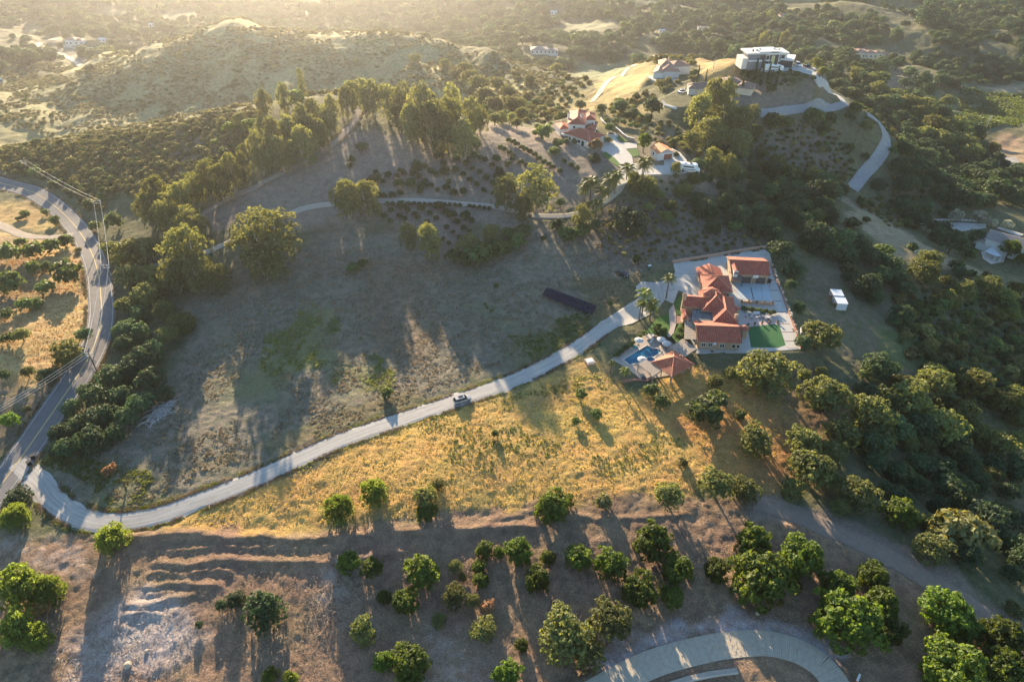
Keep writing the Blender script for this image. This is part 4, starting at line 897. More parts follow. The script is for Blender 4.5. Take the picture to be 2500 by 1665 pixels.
# ---------------- centre hill
L_('B', 'euc', "90,635,141,1.04;230,655,178,0.98;330,675,166,1.04;440,675,178,1.04;170,635,129,1.16;500,825,213,0.93;570,735,272,0.93;640,835,272,0.93;770,675,154,1.16;760,815,237,0.93;900,775,189,0.98;850,935,237,0.82;700,895,201,0.87;960,795,129,1.04;410,795,141,0.93", "tall hazy eucalyptus in the hilltop grove", "hilltop eucalyptus grove")
L_('B', 'darkoak', "820,930,180@dark tree at the foot of the hilltop grove; 930,960,95@dark bush right of the hilltop grove foot; 160,990,100,.8@dark bush beside the dirt track on the slope", "")
L_('B', 'oak', "1060,800,110;1110,790,105;1000,640,160;950,560,150;1150,620,130;1160,700,150;900,520,150;860,460,120;720,430,90;520,390,85;1050,700,150;1220,700,130;800,500,110;1080,560,120;1240,760,110;1300,740,90;1380,740,90;1180,790,80", "rounded tree on the hazy slope behind the hilltop grove", "trees on the slope behind the grove")
L_('B', 'oak', "1210,830,100@small oak on the bare crest left of the villa; 1300,540,92@hazy tree alone in the gully; 1480,460,100@hazy tree beyond the gully", "")
L_('B', 'euc', "60,1330,248,0.79@left half of the big eucalyptus pair in the middle field; 190,1330,237,0.79@right half of the big eucalyptus pair in the middle field; 1130,1290,226,0.74@left eucalyptus beside the hedge path end; 1340,1260,291,0.79@big eucalyptus beside the hedge path end; 1240,1400,216,0.52@low eucalyptus beneath the big one; 1650,1450,162,0.74@golden eucalyptus below the palms", "")
L_('E', 'euc', "470,60,151,0.84@small eucalyptus left of the golden one in the field; 620,90,216,0.79@golden eucalyptus in the middle of the field; 880,130,183,0.63@dull eucalyptus right of the golden one; 1040,60,162,0.63@eucalyptus above the gully scrub", "")
L_('E', 'bush', "960,200,250,.8;780,210,120;1090,160,170;1200,110,150;1150,60,130;1250,40,120;870,240,130", "scrub bush in the gully below the hedge path", "gully scrub below the hedge path")
L_('E', 'bush', """1560,70,160@green bush above the slope in the middle; 1660,40,130@bright green bush above the slope; 1390,90,48@tiny yellow-green bush on the slope; 2020,230,72,1.2@sunlit yellow bush near the parked black car; 1840,90,42,1.3@tiny pale bush on the slope; 100,295,112,.8@larger dark bush of the pair in the field; 165,255,82,.8@smaller dark bush of the pair in the field;
 330,1140,110,.9@dark bush in the green patch above the silver car; 1640,1145,100@dark round bush below the pool, left one; 1750,1275,95@dark low bush below the pool; 1610,1325,72@small green bush with orange rim; 1060,1410,62,1.2@small sprig in the golden field; 2120,1110,115@dark bush below the pool house, left one; 2180,1190,125@dark bush below the pool house, right one; 1560,700,80,.6@dark clump beside the drive; 1070,410,45@tiny bush above the solar array; 1840,530,40,1.5@tall yellow weed right of the solar array""", "")
L_('B', 'darkoak', "1975,1480,245,.85@large dark green dome bush below the palms; 1505,1370,90@dark bush right of the big eucalyptus; 1480,1510,120,.7@dark hedge bush by the path; 1735,1515,95@bright green round bush by the path", "")
L_('B', 'oak', "2060,1240,180,.9;2170,1320,95;2290,1130,80,1.2;2000,1190,90;2120,1260,90;2220,1460,110;2310,1280,90;2100,1400,90;2250,1380,90", "airy shrub on the slope right of the palms", "airy shrubs right of the palms")
# villa garden
L_('B', 'bright', "2072,960,125,1.05@bright green tree between villa drive and garage", "")
L_('B', 'redleaf', "1735,990,112@bronze-leaved tree at the villa's front corner", "")
L_('B', 'darkoak', "1738,1065,95,.7@dark bush under the bronze tree; 1910,720,130;1780,730,85;1640,710,85;2000,760,95,.9;2130,720,150,1.1;2100,790,70", "dark round tree behind the villa", "dark trees behind the villa")
L_('B', 'bush', "1390,830,52;1480,800,42;1395,900,130;1490,970,90;1460,1030,90;1840,865,80;1860,760,50;1935,830,60;1980,850,50;1880,820,60;1820,820,50;1440,840,40;1540,960,60;1950,780,55;2050,800,60;2165,910,48;2270,960,62;2330,980,62;1830,950,60;1350,860,60;1600,960,50;1340,900,60", "garden shrub around the white villa", "garden shrubs of the villa")
# orchard shrubs on the slope
oc = """1155,950 1190,960 1212,976 1100,1000 1130,1012 1162,1032 1186,1056 1245,1000 1270,1010 1300,1026 1333,1048 1362,1072 1395,1095 1430,1112 1454,1130 1500,1155 1532,1090 1576,1115 1617,1138 1070,1075,50 1040,1118 1090,1155,50 1148,1110,42 1236,1100,42 1278,1115 920,1050,45 965,1070 997,1080 1003,1200,42 940,1245 872,1105,42 912,1140 959,1163 893,1215 848,1178 803,1075,42 795,1150,42 713,1105 683,1055,56 725,1160,60 735,1270,46 752,1230 785,1303,46 850,1292,42 672,1285,30 665,1175 630,1155,38 628,1255 565,1255,55 552,1195 557,1295 530,1125,64 510,1170,46 590,1225 592,1125 495,1240,60 412,1240,60 420,1155 400,1190 445,1170 337,1182,42 307,1230 255,1165 233,1222,62 270,1200,42 265,1312,46 366,1320,42 420,1305,38 310,1325 985,1287 1050,1240,40 1080,1190,50 1110,1180,40 90,1080,40 80,1120 1180,1075,30 880,1350,1"""
ol = []
for t_ in oc.split():
    a = [float(q) for q in t_.split(",")]
    if len(a) > 2 and a[2] < 5: continue
    x, y = tp('B', a[0], a[1]); ol.append(plant('citrus', x, y, (a[2] if len(a) > 2 else 34) / TS * 1.55, .85, parts=False))
for k, o in enumerate(sorted(ol, key=lambda o: project(o.location)[1])):
    o["group"] = "orchard shrubs above the hedge path"
top = sorted(ol, key=lambda o: project(o.location)[1]); n3 = len(top) // 4
for k, part_ in enumerate((top[:n3], top[n3:2 * n3], top[2 * n3:3 * n3], top[3 * n3:])):
    row(part_, "small round orchard shrub in the " + ["highest", "second highest", "second lowest", "lowest"][k] + " band above the path", None)
ol = []
for t_ in """470,1420 520,1447 540,1470 415,1460 450,1480 315,1460 353,1495 620,1440 665,1475 680,1395,60 730,1430,42 775,1455,56 865,1460,62 805,1500,42 735,1535 850,1540 905,1490 360,1420 430,1390,60 560,1405,48 600,1500""".split():
    a = [float(q) for q in t_.split(",")]; x, y = tp('B', a[0], a[1]); ol.append(plant('citrus', x, y, (a[2] if len(a) > 2 else 34) / TS * 1.5, .85, parts=False))
for x, y in ((780, 45), (820, 80), (890, 40), (750, 120), (715, 90)): ol.append(plant('citrus', *tp('E', x, y), 15, .85, parts=False))
row(ol, "small orchard shrub on the slope below the hedge path", "orchard shrubs below the hedge path")
ol = [plant('citrus', *tp('B', x, y), 14.5, .9, parts=False, name="hedge_shrub") for x, y in ((335, 1377), (370, 1378), (480, 1378), (515, 1378), (550, 1380), (588, 1382), (622, 1383), (655, 1383), (690, 1385), (722, 1383), (757, 1385), (792, 1387), (825, 1390), (890, 1395), (922, 1400), (958, 1402), (990, 1407), (1025, 1410))]
row(ol, "clipped ball shrub in the hedge row along the pale path", "ball shrubs of the hedge row")
# right-hand top
L_('K', 'oak', "1320,540,130;1370,600,130;1480,640,130;1560,690,160;1690,720,180;1770,850,190;1890,840,180;1950,960,160;1420,680,120;1620,760,140;1800,930,160;2000,1020,160;1700,900,140;2140,1000,120", "sunlit yellow oak along the valley wood edge", "sunlit oaks of the right valley")
L_('K', 'oak', "1840,680,125,.9@lone tree casting shadow on the vineyard corner; 1230,490,110;1000,480,80,1.1;960,420,80", "green tree by the modern house drive", None)
L_('K', 'darkoak', "1300,430,110;1400,430,120;1500,430,110;1210,410,90;1590,490,110;1680,530,130;1800,540,120;1890,550,110;1560,560,100;1720,590,100", "dark oak in the clump before the red-roofed mansion", "dark oaks before the mansion")
L_('K', 'euc', "250,640,216,0.84;340,650,194,0.94;160,740,216,0.74;330,800,259,0.63;450,820,205,0.74;230,880,259,0.58;420,950,216,0.58;110,950,172,0.63;520,760,118,0.74", "great shaggy eucalyptus clump below the brown-roofed house", "eucalyptus below the brown-roofed house")
L_('K', 'euc', "250,1090,172,0.79@left yellow-topped eucalyptus with white trunks; 370,1120,162,0.79@right yellow-topped eucalyptus with white trunks; 545,900,118,0.63@dry-looking golden tree on the slope", "")
L_('K', 'oak', "590,1040,95;680,1085,110;750,1150,120;930,1190,145;1030,1240,95;860,1180,90;620,1120,90;120,1200,110;60,1280,130", "sunlit bush along the ridge under the hairpin slope", "sunlit bushes on the middle ridge")
L_('K', 'bush', "1210,730,105;930,790,150;650,810,130;760,830,90;1290,850,90;1470,1020,65;1270,1390,72;1290,1490,62;1150,1300,52;1290,1060,70;1180,780,70;1050,800,90;1010,860,90;1180,1000,80", "dark bush on the slope around the curved ridge road", "bushes around the curved ridge road")
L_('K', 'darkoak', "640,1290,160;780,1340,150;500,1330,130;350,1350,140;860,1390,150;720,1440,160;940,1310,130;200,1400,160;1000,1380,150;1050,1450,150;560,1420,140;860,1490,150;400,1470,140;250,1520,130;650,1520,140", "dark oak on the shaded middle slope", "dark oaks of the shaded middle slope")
L_('K', 'blossom', "1900,1465,105;2060,1470,112;2140,1515,72;2245,1520,80", "pale flowering tree behind the concrete yard", "pale flowering trees behind the yard")
L_('K', 'euc', "740,255,84,0.84@sunlit golden tree alone in the far dark wood; 600,250,64,0.94@slim sunlit tree, right of two in the far wood; 575,290,56,0.84@lower slim sunlit tree in the far wood; 520,290,54,0.84@left slim sunlit tree in the far wood; 640,110,86,0.74@sunlit tree left of the far grey roof; 540,100,45,0.74@small sunlit tree at the far left of the grey roof", "")
L_('K', 'bush', "640,600,70,1@yellowish bush by the brown-roofed house; 740,510,40;775,480,35;820,500,50;880,515,40;930,530,40;740,550,40;710,570,30;660,510,40;705,490,35;560,500,50;610,500,40;630,560,45;480,470,40;545,460,40;790,545,40", "small garden bush on the terraces below the modern house", "garden bushes below the modern house")
cyl = []
for x0, y0, x1, y1 in ((158, 475, 140, 580), (210, 487, 200, 557), (460, 415, 445, 512), (508, 380, 487, 522), (543, 430, 528, 545), (592, 450, 570, 580), (630, 452, 617, 560), (690, 482, 670, 602), (457, 522, 442, 635)):
    bx, by = tp('K', x1, y1); b_ = G(bx, by); z = depth_of(b_); tx, ty = tp('K', x0, y0)
    h = (by - ty) * z / FPX / math.cos(math.asin(min(.99, (CAM_H - b_.z) / Vector((b_.x, b_.y, b_.z - CAM_H)).length)))
    cyl.append(put('cypress', b_, h / 8.0 * 1.35, .86))
row(cyl, "dark pencil cypress below the modern white house", "pencil cypresses below the modern house")

tb = [plant('bush' if k % 3 else 'oak', x, y, w, .8, parts=False, name="terrace_shrub") for k, (x, y, w) in enumerate([(1822,170,13),(1838,173,11),(1852,176,14),(1866,178,10),(1880,179,12),(1894,180,9),(1908,181,12),(1922,183,10),(1936,184,12),(1828,182,11),(1846,187,13),(1862,190,10),(1880,192,14),(1898,193,10),(1914,195,11),(1930,197,9),(1944,192,10),(1850,199,12),(1872,204,10),(1890,207,12),(1908,206,9),(1925,208,8),(1816,178,12),(1838,194,9)])]
row(tb, "low shrub on the planted bank before the modern house", "shrubs on the bank before the modern house")
# ================================================================== SCATTERED PLANTS
def in_any(x, y, polys):
    m = np.zeros(x.shape, bool)
    for p in polys: m |= _pip(x, y, p)
    return m
BLOCK = [np.array([tuple(p)[:2] for p in ln[::4]]) for ln in ROADS.values()] + [np.array([tuple(p)[:2] for p in CONCL[::4]])]
def off_road(x, y, mar):
    d = np.full(x.shape, 1e9)
    for (k_, ln) in list(ROADS.items()) + [('c', CONCL)]:
        d = np.minimum(d, _sdist(x, y, [tuple(p)[:2] for p in ln[::5]] + [tuple(ln[-1])[:2]], closed=False) - (HW.get(k_, HWC)))
    ok = d > mar
    for p in PLOTS: ok &= _sdist(x, y, p) > mar
    return ok
def poisson(poly, n, dmin, seed, roadmar=1.5):
    r = np.random.default_rng(seed); a = np.array(poly); pts = []
    x = r.uniform(a[:, 0].min(), a[:, 0].max(), n * 6); y = r.uniform(a[:, 1].min(), a[:, 1].max(), n * 6)
    ok = _pip(x, y, poly) & off_road(x, y, roadmar); x, y = x[ok], y[ok]
    cell = {}
    for i in range(len(x)):
        c = (int(x[i] // dmin), int(y[i] // dmin)); bad = False
        for dx in (-1, 0, 1):
            for dy in (-1, 0, 1):
                for q in cell.get((c[0] + dx, c[1] + dy), ()):
                    if (q[0] - x[i]) ** 2 + (q[1] - y[i]) ** 2 < dmin * dmin: bad = True
        if not bad:
            cell.setdefault(c, []).append((x[i], y[i])); pts.append((x[i], y[i]))
            if len(pts) >= n: break
    return pts
def wpoly(pix): return [tuple(G(a, b))[:2] for a, b in pix]
def wood(pix, n, dmin, kinds, size, desc, group, seed, asp=1.0, parts=False, world=None):
    poly = world or wpoly(pix); r = random.Random(seed); out = []
    for (x, y) in poisson(poly, n, dmin, seed):
        k = r.choice(kinds); w = size * r.uniform(.7, 1.3)
        out.append(put(k, Vector((x, y, float(hz(x, y)) - .1)), w, asp * r.uniform(.85, 1.15), None, group, parts))
    row(out, desc, group)
    return out
wood([(1880,480),(1990,470),(2100,560),(2230,640),(2500,720),(2520,1000),(2300,900),(2130,780),(2000,640),(1900,590)], 60, 9.5, ['darkoak', 'bush', 'oak', 'scrub', 'bush'], 6.5, "dark scrub oak of the thicket down the shaded right slope", "thicket oaks of the shaded right slope", 5, .8)
wood([(2120,980),(2260,900),(2520,1000),(2540,1420),(2430,1440),(2300,1330),(2140,1180),(2080,1080)], 55, 8.5, ['darkoak', 'oak', 'bush', 'darkoak'], 8.0, "dark oak deep in the wood at the lower right", "oaks deep in the lower right wood", 6, .9)
# the hills and the far valley: more trees than anyone could count, one object each region
def scatter_stuff(name, poly, n, dmin, srcs, size, seed, mar=1.2, zoff=-.1, asp=(.8, 1.15), dens=None, world=False):
    pts = poisson(poly if world else wpoly(poly), n, dmin, seed, mar)
    if dens is not None:
        a = np.array(pts); f = fbm(a[:, 0], a[:, 1], dens[0], 3, seed); pts = [p for p, q in zip(pts, f) if q > dens[1]]
    r = np.random.default_rng(seed + 1); m = len(pts); a = np.array(pts)
    co = np.stack([a[:, 0], a[:, 1], hz(a[:, 0], a[:, 1]) + zoff], 1)
    me = bpy.data.meshes.new(name); me.vertices.add(m); me.vertices.foreach_set("co", co.astype(np.float32).ravel())
    sc = size * r.lognormal(0, .28, m); at = me.attributes.new("sz", 'FLOAT_VECTOR', 'POINT')
    at.data.foreach_set("vector", np.stack([sc * r.uniform(.85, 1.15, m), sc * r.uniform(.85, 1.15, m), sc * r.uniform(*asp, m)], 1).astype(np.float32).ravel())
    at = me.attributes.new("rt", 'FLOAT_VECTOR', 'POINT'); at.data.foreach_set("vector", np.stack([np.zeros(m), np.zeros(m), r.uniform(0, 6.28, m)], 1).astype(np.float32).ravel())
    me.update(); o = bpy.data.objects.new(name, me); C.objects.link(o); tag(o, kind="stuff")
    ng = bpy.data.node_groups.new(name + "_nodes", 'GeometryNodeTree'); N = ng.nodes; L = ng.links
    ng.interface.new_socket("Geometry", in_out='INPUT', socket_type='NodeSocketGeometry'); ng.interface.new_socket("Geometry", in_out='OUTPUT', socket_type='NodeSocketGeometry')
    gi = N.new("NodeGroupInput"); go = N.new("NodeGroupOutput"); ip = N.new("GeometryNodeInstanceOnPoints"); j = N.new("GeometryNodeJoinGeometry")
    for s_ in srcs:
        ob = N.new("GeometryNodeObjectInfo"); ob.inputs[0].default_value = s_; ob.inputs["As Instance"].default_value = True; ob.transform_space = 'ORIGINAL'; L.new(ob.outputs["Geometry"], j.inputs[0])
    a1 = N.new("GeometryNodeInputNamedAttribute"); a1.data_type = 'FLOAT_VECTOR'; a1.inputs[0].default_value = "sz"
    a2 = N.new("GeometryNodeInputNamedAttribute"); a2.data_type = 'FLOAT_VECTOR'; a2.inputs[0].default_value = "rt"
    ip.inputs["Pick Instance"].default_value = True
    L.new(gi.outputs[0], ip.inputs["Points"]); L.new(j.outputs[0], ip.inputs["Instance"]); L.new(a1.outputs[0], ip.inputs["Scale"]); L.new(a2.outputs[0], ip.inputs["Rotation"])
    L.new(ip.outputs[0], go.inputs[0]); md = o.modifiers.new("scatter", 'NODES'); md.node_group = ng
    return o
def samples(kind, n=3):
    """visible single-mesh plants of that kind, used as the shapes of the uncountable scrub"""
    ms = [v[0] for v in KIND[kind]['v']]; out = []
    for o, b_ in TREES:
        if o.type == 'MESH' and o.data in ms and o.data not in [q.data for q in out]: out.append(o)
        if len(out) >= n: break
    return out
S_SCRUB, S_BUSH, S_DOAK = samples('scrub', 4), samples('bush', 4), []
_seen = set()
for o, b_ in TREES:
    if o.type == 'MESH' and o.data.name.startswith("darkoak_whole") and o.data.name not in _seen: S_DOAK.append(o); _seen.add(o.data.name)
NEAR_CREST = [(-60,330),(140,348),(289,325),(397,307),(505,283),(614,266),(640,300),(560,420),(500,480),(400,520),(300,470),(240,520),(200,510),(120,440),(-60,400)]
scatter_stuff("crest_scrub", NEAR_CREST, 3600, 1.6, S_SCRUB + S_BUSH[:2] + S_SCRUB, 2.5, 21, 1.0)
scatter_stuff("hill_scrub", [(-560,290),(-420,640),(-150,640),(60,600),(140,520),(130,440),(30,400),(-60,350),(-100,325),(-200,318),(-280,310),(-400,300)], 19000, 2.4, S_SCRUB * 4 + S_BUSH[:2], 2.7, 22, 2, world=True, asp=(.45, .85), dens=(1 / 22., .40))
scatter_stuff("gully_scrub", [(-100,330),(30,330),(110,330),(150,400),(120,520),(20,430),(-60,380)], 900, 4.6, S_BUSH[:2] + S_SCRUB, 4.2, 23, 3, world=True)
scatter_stuff("valley_wood", [(-700,560),(-450,520),(-420,640),(-150,655),(60,620),(140,540),(190,480),(260,430),(420,420),(620,480),(900,800),(900,1350),(-900,1350),(-900,800)], 13000, 7.0, S_DOAK[:4] + S_BUSH[:1], 9.0, 24, 6, world=True, dens=(1 / 70., .36))
scatter_stuff("right_scrub", [(2180,700),(2500,740),(2520,1020),(2300,960),(2200,860)], 900, 2.6, S_SCRUB + S_BUSH, 3.0, 25, 1.0)
scatter_stuff("ridge_scrub", [(1720,300),(1900,290),(2040,300),(2090,420),(2060,470),(1880,420),(1740,380)], 800, 2.8, S_SCRUB[:3] + S_BUSH[:3], 2.6, 26, .8)
scatter_stuff("ridge_side_scrub", [(2075,300),(2160,330),(2190,400),(2150,470),(2090,500),(2180,560),(2240,560),(2260,430),(2220,330),(2130,250)], 700, 3.0, S_SCRUB[:3] + S_BUSH[:3], 3.0, 27, .8)
scatter_stuff("villa_slope_scrub", [(1330,240),(1450,250),(1560,250),(1600,300),(1480,315),(1350,300)], 150, 4.0, S_BUSH[:2] + S_SCRUB, 2.6, 28, 1.0)
scatter_stuff("hill_gap_scrub", [(1500,310),(1640,300),(1720,330),(1700,420),(1600,350)], 60, 3.6, S_BUSH[:1] + S_SCRUB[:2], 2.6, 29, 1.5)
scatter_stuff("slope_scrub", [(1500,480),(1650,430),(1850,560),(1860,610),(1700,620),(1560,640),(1450,600)], 420, 2.4, S_SCRUB, 1.7, 30, 1.0)

scatter_stuff("valley_side_wood", [(2190,420),(2130,470),(2240,560),(2300,540),(2420,500),(2520,520),(2520,480),(2460,380),(2330,330),(2240,290),(2150,230),(2120,240),(2200,330)], 300, 6.0, S_DOAK, 8.5, 33, 2.5)
scatter_stuff("middle_slope_wood", [(1650,420),(1880,420),(2080,470),(1980,520),(1900,600),(1860,590),(1700,520)], 90, 5.5, S_DOAK + S_BUSH[:1], 6.5, 34, 2)
# ================================================================== BUILDINGS
def tile_mat(name, c1, c2, rib=.5):
    """barrel tiles: ribs run down the slope (u across), courses across (v)"""
    m = bpy.data.materials.new(name); m.use_nodes = True; nt = m.node_tree; N = nt.nodes; L = nt.links; b = N["Principled BSDF"]
    b.inputs["Roughness"].default_value = .75; b.inputs["Specular IOR Level"].default_value = .25
    uv = N.new("ShaderNodeUVMap"); sp = N.new("ShaderNodeSeparateXYZ"); L.new(uv.outputs[0], sp.inputs[0])
    def M(op, a, b_=None, c=None):
        n = N.new("ShaderNodeMath"); n.operation = op
        for i, q in enumerate((a, b_, c)):
            if q is None: continue
            if isinstance(q, (int, float)): n.inputs[i].default_value = q
            else: L.new(q, n.inputs[i])
        return n.outputs[0]
    ru = M('ABSOLUTE', M('SINE', M('MULTIPLY', sp.outputs[0], math.pi / rib)))
    rv = M('FRACT', M('DIVIDE', sp.outputs[1], rib * 1.15))
    wn_ = N.new("ShaderNodeTexWhiteNoise"); wn_.noise_dimensions = '2D'; cb = N.new("ShaderNodeCombineXYZ")
    L.new(M('FLOOR', M('DIVIDE', sp.outputs[0], rib)), cb.inputs[0]); L.new(M('FLOOR', M('DIVIDE', sp.outputs[1], rib * 1.15)), cb.inputs[1]); L.new(cb.outputs[0], wn_.inputs[0])
    nz = N.new("ShaderNodeTexNoise"); nz.inputs["Scale"].default_value = .5; nz.inputs["Detail"].default_value = 4; L.new(uv.outputs[0], nz.inputs[0])
    mx = N.new("ShaderNodeMix"); mx.data_type = 'RGBA'; mx.inputs[6].default_value = (*c1, 1); mx.inputs[7].default_value = (*c2, 1)
    L.new(M('MULTIPLY_ADD', wn_.outputs[0], .55, M('MULTIPLY_ADD', nz.outputs[0], 1.2, -.35)), mx.inputs[0])
    hs = N.new("ShaderNodeHueSaturation"); L.new(mx.outputs[2], hs.inputs["Color"]); L.new(M('MULTIPLY_ADD', ru, .75, .5), hs.inputs["Value"]); L.new(hs.outputs[0], b.inputs["Base Color"])
    bp = N.new("ShaderNodeBump"); bp.inputs["Distance"].default_value = .12; bp.inputs["Strength"].default_value = .8
    L.new(M('ADD', ru, M('MULTIPLY', rv, .5)), bp.inputs["Height"]); L.new(bp.outputs[0], b.inputs["Normal"]); return m
M_TILE = tile_mat("terracotta_tile", (.26, .062, .042), (.41, .125, .08))
M_TILE2 = tile_mat("weathered_clay_tile", (.30, .16, .115), (.42, .25, .18))
M_TILE3 = tile_mat("brown_concrete_tile", (.19, .125, .105), (.26, .18, .15))
M_TILE4 = tile_mat("grey_shingle", (.19, .17, .165), (.27, .25, .235))
M_CAP = mat("ridge_cap_tile", (.56, .25, .16), var=.15); M_CAP2 = mat("dull_ridge_cap", (.38, .27, .21), var=.1)
M_STUC = mat("tan_stucco", (.36, .26, .18), var=.07, nscale=.6); M_WHITE = mat("white_stucco", (.62, .60, .57), var=.04, nscale=.6)
M_CREAM = mat("cream_stucco", (.62, .52, .40), var=.05, nscale=.6)
M_GLASS = mat("window_glass", (.02, .025, .03), rough=.08, var=.3, spec=.6); M_FRAME = mat("white_frame", (.62, .61, .59), var=.03)
M_DOOR = mat("dark_garage_door", (.09, .075, .07), var=.1); M_RDOOR = mat("red_brown_garage_door", (.24, .09, .06), var=.1)
M_WOOD = mat("weathered_slats", (.25, .205, .165), var=.3, nscale=2.5, bump=.4, bscale=6, col2=(.36, .31, .26)); M_GSLAT = mat("grey_slats", (.17, .18, .19), var=.15, nscale=2)
M_BRICK = mat("red_brown_brick", (.30, .16, .12), var=.2, nscale=3); M_STONE = mat("tan_wall", (.42, .30, .22), var=.15, nscale=1)
M_DARK = mat("charcoal_cladding", (.05, .052, .058), var=.12); M_GREY = mat("grey_cladding", (.17, .19, .22), var=.06)
M_BLACK = mat("black_plastic", (.02, .02, .022), rough=.5); M_METAL = mat("galvanised_metal", (.5, .52, .54), rough=.45, metal=.6, var=.08); M_SHEET = mat("pale_sheet_metal", (.52, .56, .60), rough=.4, var=.05, spec=.5)
def frame3(a, b, c):
    """orthogonal frame from three world corners: a-b is the long front edge, b-c the side"""
    u = Vector((b.x - a.x, b.y - a.y, 0)); L = u.length; u /= L
    w = Vector((c.x - b.x, c.y - b.y, 0)); v = w - u * w.dot(u); W = v.length; v /= W
    return a.copy(), u, v, L, W
class Block:
    def __init__(s, A, B, C3, z0, ze):
        s.z0, s.ze = z0, ze; s.o, s.u, s.v, s.L, s.W = frame3(P(*A, ze), P(*B, ze), P(*C3, ze)); s.o.z = 0
    def at(s, a, b, z): q = s.o + s.u * a + s.v * b; return Vector((q.x, q.y, z))
def add_block(parent, bl, rise, kind='hip', wallm=None, roofm=None, over=.5, capm=None, axis=None, wall=True, thick=.18, z0=None):
    """walls and a tiled roof; the surveyed outline is the eave"""
    z0 = bl.z0 if z0 is None else z0; ze = bl.ze; L, W = bl.L, bl.W; at = bl.at
    flip = bl.u.cross(bl.v).z < 0
    if wall:
        mb = MB(); o = over
        mb.prism([at(o, o, 0), at(L - o, o, 0), at(L - o, W - o, 0), at(o, W - o, 0)], z0 - .3, ze + .02)
        if kind == 'gable':
            ax_ = axis or ('u' if L >= W else 'v'); g = rise * (1 - 2 * o / (W if ax_ == 'u' else L))
            if ax_ == 'u':
                for s in (o, L - o):
                    f = [at(s, o, ze + .02), at(s, W - o, ze + .02), at(s, W / 2, ze + g)]; mb.face(f); mb.face(f[::-1])
            else:
                for s in (o, W - o):
                    f = [at(o, s, ze + .02), at(L - o, s, ze + .02), at(L / 2, s, ze + g)]; mb.face(f); mb.face(f[::-1])
        mb.build("wall", wallm, parent)
    mb = MB(); cap = MB(); ax = axis or ('u' if L >= W else 'v')
    def F(pts, uvs):
        n = (pts[1] - pts[0]).cross(pts[2] - pts[0])
        if n.z < 0: pts, uvs = pts[::-1], uvs[::-1]
        mb.face(pts, 0, uvs)
        mb.face([p - Vector((0, 0, thick)) for p in pts][::-1], 1, uvs[::-1])
        for i in range(len(pts)):
            a, b = pts[i], pts[(i + 1) % len(pts)]
            mb.face([a - Vector((0, 0, thick)), b - Vector((0, 0, thick)), b, a], 1)
    if ax == 'u': LL, WW, q = L, W, lambda a, b, z: at(a, b, z)
    else: LL, WW, q = W, L, lambda a, b, z: at(b, a, z)
    h = min(WW / 2, LL / 2) if kind in ('hip', 'pyramid') else 0
    if kind == 'pyramid': h = LL / 2
    zr = ze + rise; sl = math.hypot(WW / 2, rise)
    r0, r1 = q(h, WW / 2, zr), q(LL - h, WW / 2, zr)
    c = [q(0, 0, ze), q(LL, 0, ze), q(LL, WW, ze), q(0, WW, ze)]
    if kind == 'pyramid' or (r1 - r0).length < .3:
        r1 = r0 = q(LL / 2, WW / 2, zr)
        F([c[0], c[1], r0], [(0, 0), (LL, 0), (LL / 2, sl)]); F([c[2], c[3], r0], [(0, 0), (LL, 0), (LL / 2, sl)])
    else:
        F([c[0], c[1], r1, r0], [(0, 0), (LL, 0), (LL - h, sl), (h, sl)]); F([c[2], c[3], r0, r1], [(0, 0), (LL, 0), (LL - h, sl), (h, sl)])
        cap.tube([r0 + Vector((0, 0, .04)), r1 + Vector((0, 0, .04))], .13, 5)
    if kind != 'gable':
        s2 = math.hypot(h, rise)
        F([c[1], c[2], r1], [(0, 0), (WW, 0), (WW / 2, s2)]); F([c[3], c[0], r0], [(0, 0), (WW, 0), (WW / 2, s2)])
        for a, b in ((c[0], r0), (c[3], r0), (c[1], r1), (c[2], r1)): cap.tube([a + Vector((0, 0, .05)), b + Vector((0, 0, .05))], .11, 5)
    ro = mb.build("roof", [roofm, wallm or roofm], parent)
    if cap.v and capm: cap.build("ridge_cap", capm, ro)
    return ro
def opening(parent, bl, side, s, zb, w, h, kind="window", m=None, inset=None, mull=0):
    """window or door set in a wall of a block; side front/back/left/right"""
    o = .5 if inset is None else inset; L, W = bl.L, bl.W
    if side == 'front': p, d, n = bl.at(s, o, 0), bl.u, -bl.v
    elif side == 'back': p, d, n = bl.at(s, W - o, 0), bl.u, bl.v
    elif side == 'left': p, d, n = bl.at(o, s, 0), bl.v, -bl.u
    else: p, d, n = bl.at(L - o, s, 0), bl.v, bl.u
    z = bl.z0 + zb
    def slab(x0, x1, z0, z1, t0, t1):
        mb = MB(); q = [p + d * x0 + n * t0, p + d * x1 + n * t0, p + d * x1 + n * t1, p + d * x0 + n * t1]
        mb.prism([(a.x, a.y) for a in q], z0, z1, bottom=True); return mb
    if kind == "window":
        f = MB(); e = .11
        for (x0, x1, z0, z1) in ((-w / 2 - e, w / 2 + e, z + h, z + h + e), (-w / 2 - e, w / 2 + e, z - e, z), (-w / 2 - e, -w / 2, z, z + h), (w / 2, w / 2 + e, z, z + h)):
            g = slab(x0, x1, z0, z1, -.05, .07); k = len(f.v); f.v += g.v; f.f += [tuple(i + k for i in t) for t in g.f]; f.m += g.m; f.uv += g.uv
        for i in range(mull):
            x = -w / 2 + w * (i + 1) / (mull + 1); g = slab(x - .05, x + .05, z, z + h, -.05, .05); k = len(f.v); f.v += g.v; f.f += [tuple(i_ + k for i_ in t) for t in g.f]; f.m += g.m; f.uv += g.uv
        fo = f.build("window", M_FRAME, parent); slab(-w / 2, w / 2, z, z + h, -.05, .02).build("pane", m or M_GLASS, fo)
    else:
        slab(-w / 2, w / 2, z, z + h, -.05, .05).build(kind, m or M_DOOR, parent)
